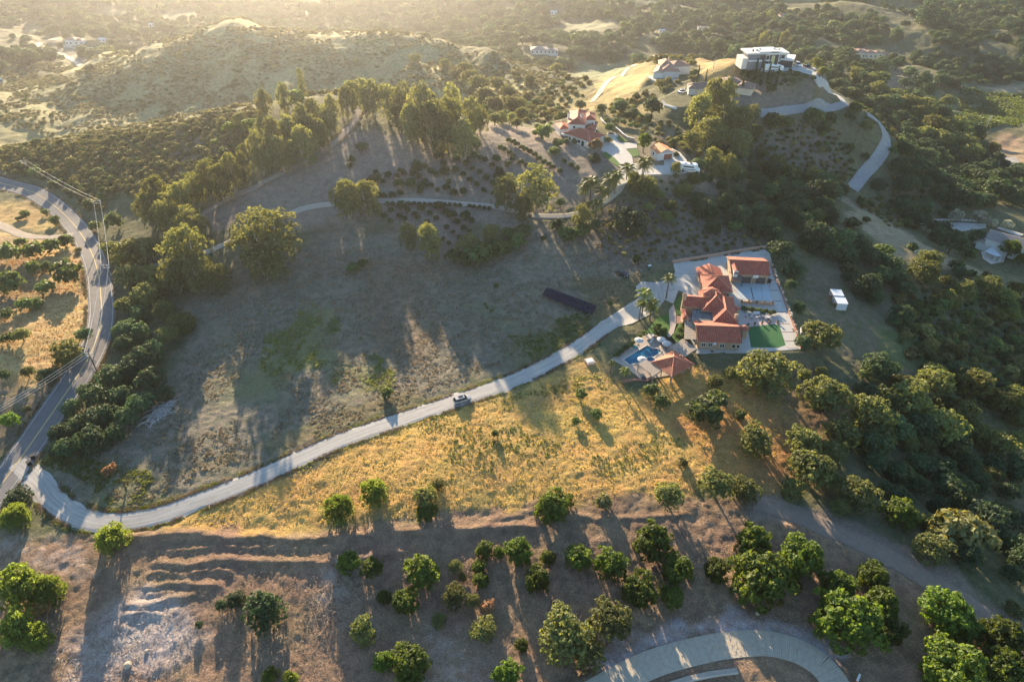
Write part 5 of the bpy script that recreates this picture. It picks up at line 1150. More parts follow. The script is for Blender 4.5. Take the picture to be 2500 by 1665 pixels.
def sheet(name, pix, z, m, parent=None, kind=None, thick=0.0, uv=True):
    mb = MB(); w = [P(a, b, z) for a, b in pix]
    ar = sum(w[i].x * w[(i + 1) % len(w)].y - w[(i + 1) % len(w)].x * w[i].y for i in range(len(w)))
    if ar < 0: w.reverse()
    mb.face(w, 0, [(p.x, p.y) for p in w])
    if thick:
        for i in range(len(w)):
            a, b = w[i], w[(i + 1) % len(w)]; d = Vector((0, 0, thick)); mb.face([a - d, b - d, b, a])
    o = mb.build(name, m, parent)
    if kind: tag(o, kind=kind)
    return o
def wall_line(name, pix, z, h, t, m, label=None, cat="wall", cap=None, world=None):
    w = world or [P(a, b, z) for a, b in pix]; mb = MB(); cp = MB()
    for i in range(len(w) - 1):
        a, b = w[i], w[i + 1]; d = Vector((b.x - a.x, b.y - a.y, 0)).normalized(); n = Vector((-d.y, d.x, 0)) * t / 2; e = d * t * .5
        q = [a - n - e, b - n + e, b + n + e, a + n - e]; mb.prism([(p.x, p.y) for p in q], min(a.z, b.z) - .4, max(a.z, b.z) + h + .001 * i)
        if cap:
            n2 = n * 1.5; q = [a - n2 - e, b - n2 + e, b + n2 + e, a + n2 - e]; cp.prism([(p.x, p.y) for p in q], max(a.z, b.z) + h + .004 + .001 * i, max(a.z, b.z) + h + .09 + .001 * i, bottom=True)
    if not cap:
        o = mb.build(name, m); return tag(o, label, cat)
    r_ = empty(name, w[0], 0, label, cat)
    for q_, nm, mm in ((mb, "wall_body", m), (cp, "coping", cap)):
        x = q_.build(nm, mm, r_); x.matrix_parent_inverse = Matrix.Translation(-w[0])
    return r_
def chimney(parent, x, y, z0, z1, s, m):
    mb = MB(); mb.box((x, y, z0), (s, s, z1 - z0)); c = mb.build("chimney", m, parent)
    m2 = MB(); m2.box((x, y, z1 + .002), (s * 1.25, s * 1.25, .15)); m2.box((x, y, z1 + .154), (s * .5, s * .5, .12)); m2.build("chimney_cap", M_BLACK if m is M_WHITE else M_STUC, c)
def slat_roof(name, pix, z, n, m, label, cat="pergola", post=2.6, gap=.35, along=0, postm=None):
    """post-and-slat shade roof: quad corners in order"""
    q = [P(a, b, z) for a, b in pix]; r_ = empty(name, (q[0].x, q[0].y, z - post), 0, label, cat); inv = Matrix.Translation(-Vector((q[0].x, q[0].y, z - post)))
    if along: q = q[1:] + q[:1]
    for i in range(n):
        t0 = (i + gap / 2) / n; t1 = (i + 1 - gap / 2) / n; mb = MB()
        a, b, c, d = q[0].lerp(q[1], t0), q[0].lerp(q[1], t1), q[3].lerp(q[2], t1), q[3].lerp(q[2], t0)
        mb.prism([(p.x, p.y) for p in (a, b, c, d)], z - .08 + .01 * (i % 2), z + .01 * (i % 2), bottom=True)
        o = mb.build("slat", m, r_); o.matrix_parent_inverse = inv
    for e in ((0, 1), (3, 2)):
        mb = MB(); a, b = q[e[0]], q[e[1]]; d = (b - a).normalized(); nn = Vector((-d.y, d.x, 0)) * .1
        mb.prism([(p.x, p.y) for p in (a - nn, b - nn, b + nn, a + nn)], z - .32, z - .09, bottom=True); o = mb.build("beam", postm or m, r_); o.matrix_parent_inverse = inv
    for k in range(4):
        mb = MB(); c = q[k].lerp((q[0] + q[2]) / 2, .04); mb.box((c.x, c.y, z - post - .3), (.25, .25, post - .05)); o = mb.build("post", postm or m, r_); o.matrix_parent_inverse = inv
    return r_
def reroot(root):
    """children were built in world space"""
    for c in root.children: c.matrix_parent_inverse = Matrix.Translation(-Vector(root.location))
# ------------------------------------------------------------------ the red-roofed compound
ZA = Z_A
sheet("compound_paving", [(1643,643),(1700,633),(1780,620),(1866,608),(1880,620),(1888,655),(1907,700),(1932,770),(1955,852),(1900,856),(1820,862),(1700,862),(1694,840),(1668,800),(1664,770),(1661,735),(1672,715),(1657,708),(1644,741),(1612,726),(1626,700),(1649,664)], ZA + .05, M_CONC, kind="structure", thick=.4)
M_COURT = mat("blue_grey_court", (.36, .42, .46), var=.06, nscale=.3)
court = sheet("sport_court", [(1797,688),(1872,692),(1886,734),(1802,728)], ZA + .055, M_COURT, kind="structure"); 
for k, q in enumerate([(1813,699),(1820,699.5),(1830,700),(1838,700.5),(1851,701),(1858,701.5),(1869,702),(1805,726.5),(1826,728),(1845,729.5),(1864,731),(1878,732)]):
    a = P(q[0], q[1], ZA + .062); mb = MB(); s = 1.0 if k < 7 else 1.5
    mb.face([(a.x - s / 2, a.y - .15, a.z), (a.x + s / 2, a.y - .17, a.z), (a.x + s / 2, a.y + .15, a.z), (a.x - s / 2, a.y + .17, a.z)]); mb.build("line_mark", M_WHI, court)
def thin_strip(name, p0, p1, z, w, m, parent=None):
    a, b = P(*p0, z), P(*p1, z); d = (b - a).normalized(); n = Vector((-d.y, d.x, 0)) * w / 2; mb = MB(); mb.face([a - n, b - n, b + n, a + n]); return mb.build(name, m, parent)
thin_strip("drain", (1833,702), (1840,731), ZA + .063, .28, M_DARK, court); thin_strip("joint", (1857,695), (1862,733), ZA + .061, .1, M_GREY, court)
pv = sheet("parking_joint", [(1649,667),(1706,669),(1706,670),(1649,668)], ZA + .056, M_GREY, kind="structure")
M_BED = mat("brick_strip", (.26, .15, .125), var=.15, nscale=3)
walk = sheet("walkway", [(1874,668),(1889,668),(1892,684),(1899,709),(1908,734),(1918,762),(1928,791),(1936,811),(1943,833),(1949,851),(1924,851),(1917,833),(1909,811),(1902.4,791),(1895.5,762),(1886.3,734),(1880,709),(1877,684)], ZA + .056, M_BED, kind="structure")
ys_ = [669, 684, 709, 735, 762, 791, 811, 833, 851]; XLs = [1875, 1877.5, 1880, 1886.5, 1895.5, 1902.6, 1909.2, 1917, 1924]; XRs = [1889, 1892, 1899, 1908, 1918, 1928, 1936, 1943, 1949]
for k in range(8):
    e0, e1 = .9, .9; q = [P(XLs[k] + .3, ys_[k] + e0, ZA + .1), P(XRs[k], ys_[k] + e0, ZA + .1), P(XRs[k + 1], ys_[k + 1] - e1, ZA + .1), P(XLs[k + 1] + .3, ys_[k + 1] - e1, ZA + .1)]
    mb = MB(); mb.prism([(p.x, p.y) for p in q], ZA + .06, ZA + .1); mb.build("slab", M_CONC, walk)
M_PINK = mat("pinkish_pavers", (.42, .33, .31), var=.12, nscale=1.2); patio = sheet("patio", [(1814,769),(1840,767),(1858.7,769),(1880.5,773.5),(1897,775),(1902,791),(1886,792),(1850,795),(1825.4,799),(1818,797.6)], ZA + .058, M_PINK, kind="structure")
M_TURF = mat("artificial_turf", (.035, .12, .045), var=.10, nscale=.5, bump=.4, bscale=20, rough=1.0); sheet("lawn", [(1825.4,799),(1850,795.5),(1886,792),(1902,792),(1918.4,842.4),(1899,849),(1833.5,848)], ZA + .062, M_TURF, kind="structure")
M_LAWN = mat("green_lawn", (.06, .13, .03), var=.25, nscale=1.2, bump=.5, bscale=14, rough=1.0)
sheet("lawn", [(1645,741),(1662,723),(1668,728),(1665,755),(1663,770),(1652,768),(1648,755)], ZA + .06, M_LAWN, kind="structure")
sheet("lawn", [(1605,775),(1636,765),(1636,795),(1630,822),(1575,812),(1588,797)], ZA + .055, M_LAWN, kind="structure")
sheet("lawn", [(1640,822),(1660,785),(1672,800),(1672,826),(1655,840)], ZA + .055, M_LAWN, kind="structure")
sheet("paver_path", [(1633,757),(1645,742),(1650,762),(1651,790),(1645,812),(1634,825),(1629,820),(1636,800),(1634,775)], ZA + .07, mat("winding_pavers", (.38, .32, .29), var=.12, nscale=2), kind="structure")
sheet("brick_entry", [(1651,772),(1666,771),(1682,782),(1690,784),(1672,787),(1652,790)], ZA + .074, M_BED, kind="structure")
# walls of the terrace
wall_line("retaining_wall", [(1643,642),(1672,637),(1700,633),(1740,627),(1780,619),(1830,611),(1868,606)], ZA, .9, .35, M_STONE, "long tan retaining wall along the upper edge of the concrete yard", cap=M_CAP2)
wall_line("garden_wall", [(1809,741),(1850,743),(1888,745.5)], ZA, 1.0, .4, M_STONE, "brown planter wall with pots between court and patio", cap=M_CAP2)
def rock_border():
    r_ = empty("stone_border", P(1900, 690, ZA), 0, "low border wall with boulder piles along the walkway's right edge", "stone wall"); w = [P(a, b, ZA) for a, b in [(1878,640),(1890,668),(1907,710),(1922,752),(1938,795),(1957,850)]]
    mb = MB()
    for a, b in zip(w[:-1], w[1:]):
        d = (b - a).normalized(); n = Vector((-d.y, d.x, 0)) * .35; mb.prism([(p.x, p.y) for p in (a - n, b - n, b + n, a + n)], ZA - .5, ZA + .35)
    mb.build("kerb", M_BRICK, r_); rn = random.Random(3); M_ROCK = mat("tan_boulders", (.40, .33, .25), var=.2, nscale=2)
    for k in range(46):
        t = rn.random() * 4.99; i = int(t); p = w[i].lerp(w[i + 1], t - i); s = rn.uniform(.25, .55); mb = MB(); n0 = 7
        mb.lathe((p.x + rn.uniform(-.1, .5), p.y + rn.uniform(-.3, .3), ZA + .3), [(s * .9, 0), (s, s * .4), (s * .7, s * .9), (s * .2, s * 1.1)], 6, a0=rn.uniform(0, 3)); mb.build("boulder", M_ROCK, r_)
    reroot(r_)
rock_border()
# ---- main house
house = empty("villa", P(1740, 760, ZA), 0, "sprawling tan house with many red tile roofs and octagonal turret beside the court", "house")
S = M_STUC; T = M_TILE
b1 = Block((1703, 834), (1812, 838), (1808, 786.5), ZA, ZA + 3.0); add_block(house, b1, 2.0, 'gable', S, T, .5, M_CAP, 'u')
opening(house, b1, 'front', 2.0, 1.0, 1.0, 1.2, mull=1); opening(house, b1, 'front', 3.9, 1.0, 1.0, 1.2, mull=1); opening(house, b1, 'front', 10.6, .9, .9, 1.1); opening(house, b1, 'front', 11.9, .9, .7, 1.1); opening(house, b1, 'front', 7.3, .9, 1.2, 1.1, mull=1)
opening(house, b1, 'right', 3, .0, 1.1, 2.1, "door"); opening(house, b1, 'right', 7, 1, 1.2, 1.1)
b2 = Block((1742, 786), (1804, 791), (1793, 726), ZA, ZA + 3.3); add_block(house, b2, 2.3, 'hip', S, T, .5, M_CAP, 'v')
opening(house, b2, 'right', 3, .2, 1.6, 2.1, mull=1); opening(house, b2, 'right', 7, 1, 1.0, 1.1)
b3 = Block((1670, 748), (1742, 753), (1738, 724), ZA, ZA + 3.4); add_block(house, b3, 1.6, 'gable', S, T, .5, M_CAP, 'u')
opening(house, b3, 'front', 4.2, .6, .8, 1.7); opening(house, b3, 'front', 5.3, .6, .8, 1.7)
b3b = Block((1713, 759), (1786, 764), (1781, 716), ZA, ZA + 3.5); add_block(house, b3b, 2.9, 'hip', S, T, .5, M_CAP)
b5 = Block((1718, 709), (1790, 713), (1779, 674), ZA, ZA + 4.6); add_block(house, b5, 2.6, 'hip', S, T, .5, M_CAP)
opening(house, b5, 'front', 7.6, 2.4, 1.0, 1.1)
b6 = Block((1711, 691), (1774, 692), (1763, 655), ZA, ZA + 3.4); add_block(house, b6, 1.7, 'gable', S, T, .5, M_CAP, 'v')
opening(house, b6, 'left', 2.2, .3, .8, 2.0); opening(house, b6, 'left', 3.6, .3, .8, 2.0); opening(house, b6, 'left', 7.5, 1, .8, 1.2)
def turret(parent, px, py, ze, r, rise, z0, n=8, flat=.12, win=True):
    c = P(px, py, ze); mb = MB(); mb.lathe((c.x, c.y, z0), [(r * .86, 0), (r * .86, ze - z0)], n, a0=R(22.5)); mb.build("turret_wall", S, parent)
    mb = MB(); cp = MB()
    for k in range(n):
        a0, a1 = R(22.5) + 2 * math.pi * k / n, R(22.5) + 2 * math.pi * (k + 1) / n
        p, q = Vector((c.x + r * math.cos(a0), c.y + r * math.sin(a0), ze)), Vector((c.x + r * math.cos(a1), c.y + r * math.sin(a1), ze)); t = Vector((c.x, c.y, ze + rise)); w = (q - p).length
        mb.face([p, q, t], 0, [(0, 0), (w, 0), (w / 2, math.hypot(r, rise))]); mb.face([q, p, Vector((c.x, c.y, ze - .05))], 1); cp.tube([p, t], .09, 4)
    ro = mb.build("turret_roof", [T, S], parent); cp.build("ridge_cap", M_CAP, ro)
    if win:
        for a in (-1.95, -1.2): mb = MB(); mb.box((c.x + r * .86 * math.cos(a), c.y + r * .86 * math.sin(a), ze - 1.5), (.7, .35, .9), a + math.pi / 2); mb.build("window", M_GLASS, parent)
turret(house, 1736, 713, ZA + 5.6, 3.15, 1.25, ZA); turret(house, 1817, 801, ZA + 2.9, 1.55, .8, ZA, win=False); turret(house, 1795, 752, ZA + 3.0, 1.6, .7, ZA, win=False)
b9 = Block((1666, 779), (1682, 780), (1679, 757), ZA, ZA + 3.3); add_block(house, b9, 1.0, 'hip', S, T, .35, M_CAP)
c_ = P(1671, 727, ZA + 5.0); chimney(house, c_.x, c_.y, ZA, ZA + 6.2, 1.0, M_STUC); c_ = P(1797, 775, ZA + 4.5); chimney(house, c_.x, c_.y, ZA + 3, ZA + 5.4, .8, M_STUC)
mb = MB(); a = P(1708, 806, ZA + 4.2); mb.box((a.x, a.y, ZA + 3.75), (.8, .9, .35)); mb.build("skylight", M_FRAME, house)
wl = MB(); q = [P(1668, 756, ZA), P(1665, 770, ZA)]; wl.box((q[0].x, q[0].y - 1, ZA), (.3, 5, 2.4)); wl.build("courtyard_wall", S, house)
mb = MB(); a = P(1745, 840, ZA + 3); mb.lathe((a.x, a.y, ZA + 3.0), [(.05, 0), (.45, .12)], 8); mb.build("satellite_dish", M_METAL, house)
reroot(house)
slat_roof("pergola", [(1689, 784), (1741, 786), (1740, 759), (1690, 757)], ZA + 2.9, 20, M_GSLAT, "blue-grey slatted pergola roof filling the house courtyard", along=0, gap=.3)
slat_roof("pergola", [(1672, 828), (1700, 829), (1699, 784), (1673, 784)], ZA + 2.8, 12, M_WOOD, "weathered wooden slat roof along the left end of the front wing", gap=.18, along=1)
# ---- garage
gar = empty("garage", P(1830, 690, ZA), 0, "detached red-roofed garage with two dark doors at the court", "garage")
g1 = Block((1785, 669), (1881, 674), (1875, 631), ZA, ZA + 3.5); add_block(gar, g1, 2.1, 'gable', S, T, .5, M_CAP, 'u')
opening(gar, g1, 'front', 5.4, .0, 3.1, 2.4, "garage_door"); opening(gar, g1, 'front', 10.0, .0, 3.1, 2.4, "garage_door"); opening(gar, g1, 'left', 4, 1.2, 1.2, 1.2)
d1 = Block((1792, 663.5), (1804, 664), (1802, 640), ZA + 3, ZA + 4.9); add_block(gar, d1, .5, 'gable', M_WHITE, T, .15, None, 'v'); opening(gar, d1, 'front', d1.L / 2, .9, 1.1, .8, mull=1, inset=.15)
aw = MB(); q = [g1.at(.3, .5, ZA + 3.1), g1.at(3.6, .5, ZA + 3.1), g1.at(3.7, -2.2, ZA + 2.5), g1.at(.3, -2.2, ZA + 2.5)]; aw.face(q); aw.face([p - Vector((0, 0, .1)) for p in q][::-1]); aw.build("awning", mat("brown_awning", (.17, .115, .10), var=.1), gar)
for s in (.4, 3.6):
    mb = MB(); p = g1.at(s, -2.1, 0); mb.box((p.x, p.y, ZA), (.15, .15, 2.5)); mb.build("post", M_DARK, gar)
reroot(gar)
# ---- basketball hoop, bins and pots
def hoop(p):
    r_ = empty("basketball_hoop", p, 0, "white basketball backboard on a pole between the garage doors", "basketball hoop")
    mb = MB(); mb.tube([(0, 0, 0), (0, -.3, 2.6), (0, -1.0, 3.0)], .08, 6); mb.build("pole", M_BLACK, r_); mb = MB(); mb.box((0, -1.05, 2.7), (1.7, .06, 1.05)); mb.build("backboard", M_FRAME, r_)
    mb = MB(); mb.tube([(.22 * math.cos(a), -1.4 + .22 * math.sin(a), 2.95) for a in np.linspace(0, 6.28, 10)], .03, 4); mb.build("rim", mat("orange_rim", (.6, .15, .05)), r_)
hoop(P(1838, 692, ZA + .06))
def pot(p, label, s=1.0, plant_=True):
    r_ = empty("plant_pot", p, 0, label, "plant pot", "clay pots round the patio"); r_.scale = (s, s, s); mb = MB(); mb.lathe((0, 0, 0), [(.22, 0), (.36, .5), (.40, .52), (.36, .55)], 9); mb.build("pot", M_BRICK, r_)
    cm = KIND['bush']['v'][0][0]; link_mesh("foliage", cm, r_, (0, 0, .45), 1.0, (.75, .75, .8))
for k, (x, y) in enumerate([(1810, 738), (1827.5, 739.5), (1847, 741), (1864.6, 742.5), (1884, 744)]): pot(P(x, y, ZA + 1.1), f"clay pot with small bush on the planter wall, {ordinal(k, 5)}")
for k, (x, y) in enumerate([(1825.6, 795.5), (1842, 793), (1860, 791), (1878, 789.5), (1898, 789)]): pot(P(x, y, ZA + .07), f"clay pot at the patio edge above the lawn, {ordinal(k, 5)}")
hedge_pts = [(1814 + k * 9.2, 756 + k * 1.3 + (k % 2) * 2) for k in range(9)]
ob = [put('bush', P(x, y, ZA + .05), 2.2, .8, None, "leafy bushes in the planter bed", False) for x, y in hedge_pts]; row(ob, "dark leafy bush in the planter bed below the court wall", "leafy bushes in the planter bed")
M_WICK = mat("grey_wicker", (.36, .34, .33), var=.1); M_CUSH = mat("pale_cushion", (.62, .62, .62), var=.05)
def armchair(p, rz, label, w=.9, nm="armchair"):
    r_ = empty(nm, p, rz, label, nm.replace("_", " ")); mb = MB(); mb.box((0, 0, .05), (w, .85, .3)); mb.box((0, .38, .36), (w, .14, .5))
    for s in (-1, 1): mb.box((s * (w / 2 - .07), -.06, .36), (.14, .72, .25))
    mb.build("frame", M_WICK, r_); mb = MB(); mb.box((0, -.06, .36), (w - .3, .68, .13)); mb.box((0, .24, .5), (w - .3, .14, .35)); mb.build("cushion", M_CUSH, r_)
armchair(P(1834, 776.5, ZA + .07), 1.2, "grey wicker armchair nearest the folded umbrella"); armchair(P(1834.5, 769.5, ZA + .07), .6, "grey wicker armchair left of the sofa"); armchair(P(1847, 767.5, ZA + .07), 0, "grey wicker sofa with pale cushions by the bushes", 2.1, "sofa")
def table(p, label, r=.45, h=.4, m=None, nm="side_table"):
    r_ = empty(nm, p, 0, label, "table"); mb = MB(); mb.lathe((0, 0, h - .05), [(r, 0), (r, .05)], 14); mb.build("tabletop", m or M_WICK, r_); mb = MB(); mb.lathe((0, 0, 0), [(r * .6, 0), (r * .3, .05), (.07, .15), (.07, h - .05)], 8); mb.build("base", m or M_WICK, r_)
table(P(1847.5, 776, ZA + .07), "small round stool left before the sofa"); table(P(1854.5, 775, ZA + .07), "small round stool right before the sofa"); table(P(1873, 777.5, ZA + .07), "large round dining table on the patio", .85, .74, nm="dining_table")
for k, a in enumerate((0.3, 1.5, 2.8, 4.0, 5.2)): 
    p = P(1873, 777.5, ZA + .07); armchair((p.x + 1.15 * math.cos(a), p.y + 1.15 * math.sin(a), p.z), a - math.pi / 2, f"patio chair at the round dining table, {['right','far right','left','near left','near right'][k]} side", .55, "patio_chair")
M_CANV = mat("cream_canvas", (.50, .48, .45), var=.04, rough=.9)
def parasol(p, label, r=1.4, h=2.3, folded=False, m=None):
    o = empty("parasol", p, 0, label, "parasol"); mb = MB(); mb.lathe((0, 0, 0), [(.3, 0), (.3, .08), (.05, .1)], 10); mb.build("base", M_DARK, o)
    mb = MB(); mb.tube([(0, 0, 0), (0, 0, h + .1)] if not folded else [(0, 0, 0), (.5, .4, h)], .04, 6); mb.build("pole", M_METAL, o)
    if folded: mb = MB(); mb.tube([(.15, .12, .8), (.33, .26, 1.5), (.55, .44, 2.4)], [.12, .2, .05], 7); mb.build("canopy", m or M_CANV, o); return
    mb = MB(); n = 8
    for k in range(n):
        a0, a1 = 2 * math.pi * k / n, 2 * math.pi * (k + 1) / n; p0, p1 = (r * math.cos(a0), r * math.sin(a0), h - .5), (r * math.cos(a1), r * math.sin(a1), h - .5); q0, q1 = (r * .5 * math.cos(a0), r * .5 * math.sin(a0), h - .18), (r * .5 * math.cos(a1), r * .5 * math.sin(a1), h - .18)
        mb.face([p0, p1, q1, q0]); mb.face([q0, q1, (0, 0, h)]); mb.face([(p0[0], p0[1], h - .62), (p1[0], p1[1], h - .62), p1, p0])
    mb.build("canopy", m or M_CANV, o)
parasol(P(1821, 774, ZA + .07), "folded grey cantilever umbrella leaning on its square base", folded=True)
# ------------------------------------------------------------------ pool terrace
ZP = Z_POOL
M_DECK = mat("beige_deck", (.36, .31, .265), var=.08, nscale=.8); M_COPE = mat("pool_coping", (.52, .46, .40), var=.06)
pool_px = [(1520.7,878.8),(1577,844),(1583,844),(1591.4,850.2),(1596.5,851.7),(1602.7,850),(1616,857.3),(1612,862),(1596.5,873),(1581,878.8),(1562,886),(1537.3,892)]
outer = [(1493,877),(1510,862),(1547,832),(1572,820),(1603,819),(1640,836),(1662,852),(1672,880),(1642,915),(1600,922),(1565,925),(1548,912),(1517,890)]
def ring_sheet(name, outer, inner, z, m, thick):
    bm = bmesh.new(); ov = [bm.verts.new(P(a, b, z)) for a, b in outer]; iv = [bm.verts.new(P(a, b, z)) for a, b in inner]
    es = [bm.edges.new((ov[i], ov[(i + 1) % len(ov)])) for i in range(len(ov))] + [bm.edges.new((iv[i], iv[(i + 1) % len(iv)])) for i in range(len(iv))]
    bmesh.ops.triangle_fill(bm, use_beauty=True, use_dissolve=False, edges=es)
    for f in bm.faces:
        if f.normal.z < 0: f.normal_flip()
    me = bpy.data.meshes.new(name)
    for vs in (ov, iv):
        lo = [bm.verts.new(v.co - Vector((0, 0, thick))) for v in vs]
        for i in range(len(vs)):
            j = (i + 1) % len(vs); bm.faces.new((vs[i], vs[j], lo[j], lo[i]))
    bm.to_mesh(me); bm.free(); me.materials.append(m); o = bpy.data.objects.new(name, me); C.objects.link(o); tag(o, kind="structure"); return o
ring_sheet("pool_deck", outer, pool_px, ZP + .06, M_DECK, .9)
pool = empty("swimming_pool", P(1570, 870, ZP), 0, "angular blue swimming pool with steps beside the tiled pavilion", "swimming pool")
M_WATER = bpy.data.materials.new("pool_water"); M_WATER.use_nodes = True
nt = M_WATER.node_tree; N = nt.nodes; L = nt.links; b = N["Principled BSDF"]; b.inputs["Roughness"].default_value = .04; b.inputs["IOR"].default_value = 1.33; b.inputs["Specular IOR Level"].default_value = .5
tc = N.new("ShaderNodeTexCoord"); nz = N.new("ShaderNodeTexNoise"); nz.inputs["Scale"].default_value = .16; nz.inputs["Detail"].default_value = 1; L.new(tc.outputs["Object"], nz.inputs[0])
cr = N.new("ShaderNodeValToRGB"); cr.color_ramp.elements[0].position = .42; cr.color_ramp.elements[0].color = (.004, .08, .16, 1); cr.color_ramp.elements[1].position = .62; cr.color_ramp.elements[1].color = (.012, .21, .29, 1); L.new(nz.outputs[0], cr.inputs[0]); L.new(cr.outputs[0], b.inputs["Base Color"])
n2 = N.new("ShaderNodeTexNoise"); n2.inputs["Scale"].default_value = 2.5; L.new(tc.outputs["Object"], n2.inputs[0]); bp = N.new("ShaderNodeBump"); bp.inputs["Strength"].default_value = .12; L.new(n2.outputs[0], bp.inputs["Height"]); L.new(bp.outputs[0], b.inputs["Normal"])
sheet("water", pool_px, ZP - .12, M_WATER, pool)
w = [P(a, b_, ZP) for a, b_ in pool_px]
for i in range(len(w)):
    a, b_ = w[i], w[(i + 1) % len(w)]; d = (b_ - a).normalized(); n = Vector((-d.y, d.x, 0)) * .2; mb = MB(); mb.prism([(p.x, p.y) for p in (a - n, b_ - n, b_ + n, a + n)], ZP + .05, ZP + .12 + .002 * i); mb.build("coping", M_COPE, pool)
mb = MB(); c = P(1589.5, 879, ZP); mb.lathe((c.x, c.y, ZP - .05), [(1.35, 0), (1.35, .35), (1.1, .36), (1.1, .2)], 18); mb.build("spa_wall", M_COPE, pool)
mb = MB(); mb.lathe((c.x, c.y, ZP + .2), [(1.08, 0), (1.08, .02)], 18); mb.build("spa_water", M_WATER, pool)
for k in range(3):
    a, b_ = P(1604 + k * 1.5, 853 + k * 2, ZP), P(1614, 858 + k * 1.5, ZP); mb = MB(); d = (b_ - a).normalized(); n = Vector((-d.y, d.x, 0)) * .14; mb.prism([(p.x, p.y) for p in (a - n, b_ - n, b_ + n, a + n)], ZP - .1, ZP - .09 + k * .004); mb.build("pool_step", mat("wet_step", (.10, .22, .27)) if k == 0 else bpy.data.materials["wet_step"], pool)
reroot(pool)
pav = empty("pool_pavilion", P(1640, 886, ZP), 0, "square pavilion with pyramid terracotta roof, one slope glowing in sun", "pavilion")
pb = Block((1589, 884.4), (1640.4, 920), (1691.4, 886), ZP, ZP + 2.9); add_block(pav, pb, 2.3, 'pyramid', M_STUC, tile_mat("ribbed_terracotta", (.33, .085, .05), (.48, .16, .095), .5), .5, M_CAP, wall=False)
for i in (0, 1):
    for j in (0, 1): mb = MB(); p = pb.at(.6 + i * (pb.L - 1.2), .6 + j * (pb.W - 1.2), 0); mb.box((p.x, p.y, ZP), (.5, .5, 2.9)); mb.build("column", M_STUC, pav)
mb = MB(); p = pb.at(pb.L / 2, pb.W / 2, 0); mb.box((p.x + 1.5, p.y + .5, ZP), (4.2, 3.0, 2.6)); mb.build("inner_wall", M_STUC, pav)
reroot(pav)
slat_roof("pergola", [(1635, 848), (1672, 870), (1701.6, 851), (1667.4, 826.7)], ZP + 3.0, 14, M_WOOD, "weathered plank-covered pergola between pavilion and front wing", gap=.14, along=1)
slat_roof("pergola", [(1558, 889), (1595.5, 917.5), (1617, 903), (1577, 878)], ZP + 2.7, 9, M_WOOD, "weathered plank-covered pergola at the pool's lower end", gap=.14, along=1)
for (x, y, lb) in ((1558.3, 838, "cream parasol left of the white lounger"), (1613, 836, "cream parasol behind another, right of the lounger"), (1626, 846, "white-blue parasol nearest the pavilion"), (1566, 885, "cream parasol over the pool's lower edge")): parasol(P(x, y + 4, ZP + .07), lb)
def lounger(p, rz, label, m):
    o = empty("lounger", p, rz, label, "sun lounger"); mb = MB(); mb.box((0, -.3, .28), (.65, 1.3, .1)); mb.face([(-.32, .35, .33), (.32, .35, .33), (.32, .95, .75), (-.32, .95, .75)]); mb.face([(.32, .35, .30), (-.32, .35, .30), (-.32, .95, .7), (.32, .95, .7)]); mb.build("bed", m, o)
    for sx in (-.28, .28):
        for sy in (-.85, .3): mb = MB(); mb.box((sx, sy, 0), (.06, .06, .28)); mb.build("leg", m, o)
lounger(P(1590.4, 834.5, ZP + .07), -.5, "white lounger between two parasols at the pool", M_FRAME)
M_TEAL = mat("teal_plastic", (.03, .35, .36)); lounger(P(1548.6, 847, ZP + .07), .9, "teal deck chair beside the flower hedge", M_TEAL)
ob = [put('bush', P(1503 + k * 5.4, 872 - k * 4.0, ZP), 1.7, 1.0, None, None, False) for k in range(9)]; row(ob, "flowering hedge bush along the pool's drive side", "flowering hedge by the pool")
mb = MB(); q = P(1558, 914, ZP); wall_line("brick_wall", [(1521, 934), (1550, 932), (1580, 934), (1595, 925)], ZP - .6, .9, .4, M_BRICK, "low brick wall below the pool terrace")
sheet("brick_patio", [(1556,905),(1594,918),(1594,926),(1580,932),(1558,930)], ZP + .05, M_BED, kind="structure")
fp = empty("fire_pit", P(1571, 925, ZP + .05), 0, "round fire pit bowl on the lower brick patio", "fire pit"); mb = MB(); mb.lathe((0, 0, 0), [(.55, 0), (.6, .35), (.45, .36), (.4, .2)], 12); mb.build("bowl", M_DARK, fp); mb = MB(); mb.lathe((0, 0, .2), [(.38, 0), (.2, .08)], 8); mb.build("ash", M_GREY, fp)
armchair(P(1569, 916, ZP + .06), 2.4, "orange patio chair lit by sun near the fire pit", .8, "patio_chair")
tub = empty("hot_tub", G(1440, 886), .35, "square tan hot tub beside the gravel drive", "hot tub"); mb = MB(); mb.box((0, 0, -.2), (2.6, 2.6, 1.0)); mb.build("cabinet", M_STONE, tub); mb = MB(); mb.box((0, .1, .8), (2.0, 1.7, .08)); mb.build("shell", M_FRAME, tub); mb = MB(); mb.box((0, .1, .882), (1.6, 1.3, .02)); mb.build("water", M_SHEET, tub)
sheet("stone_landing", [(1570,812),(1590,803),(1602,815),(1588,827),(1578,822)], ZA + .0, M_COPE, kind="structure", thick=.3)
ob = [put('bush', P(x, y, ZP + .8), w_, 1.0, None, None, False) for x, y, w_ in ((1601, 812, 2.6), (1612, 818, 3), (1622, 812, 2.4), (1608, 800, 2.2), (1571, 818, 2.2), (1662, 812, 2.6), (1668, 800, 2.4), (1655, 830, 3.0), (1672, 770, 1.6), (1560, 826, 1.8))]; row(ob, "garden bush between pool and winding path", "garden bushes near the pool")
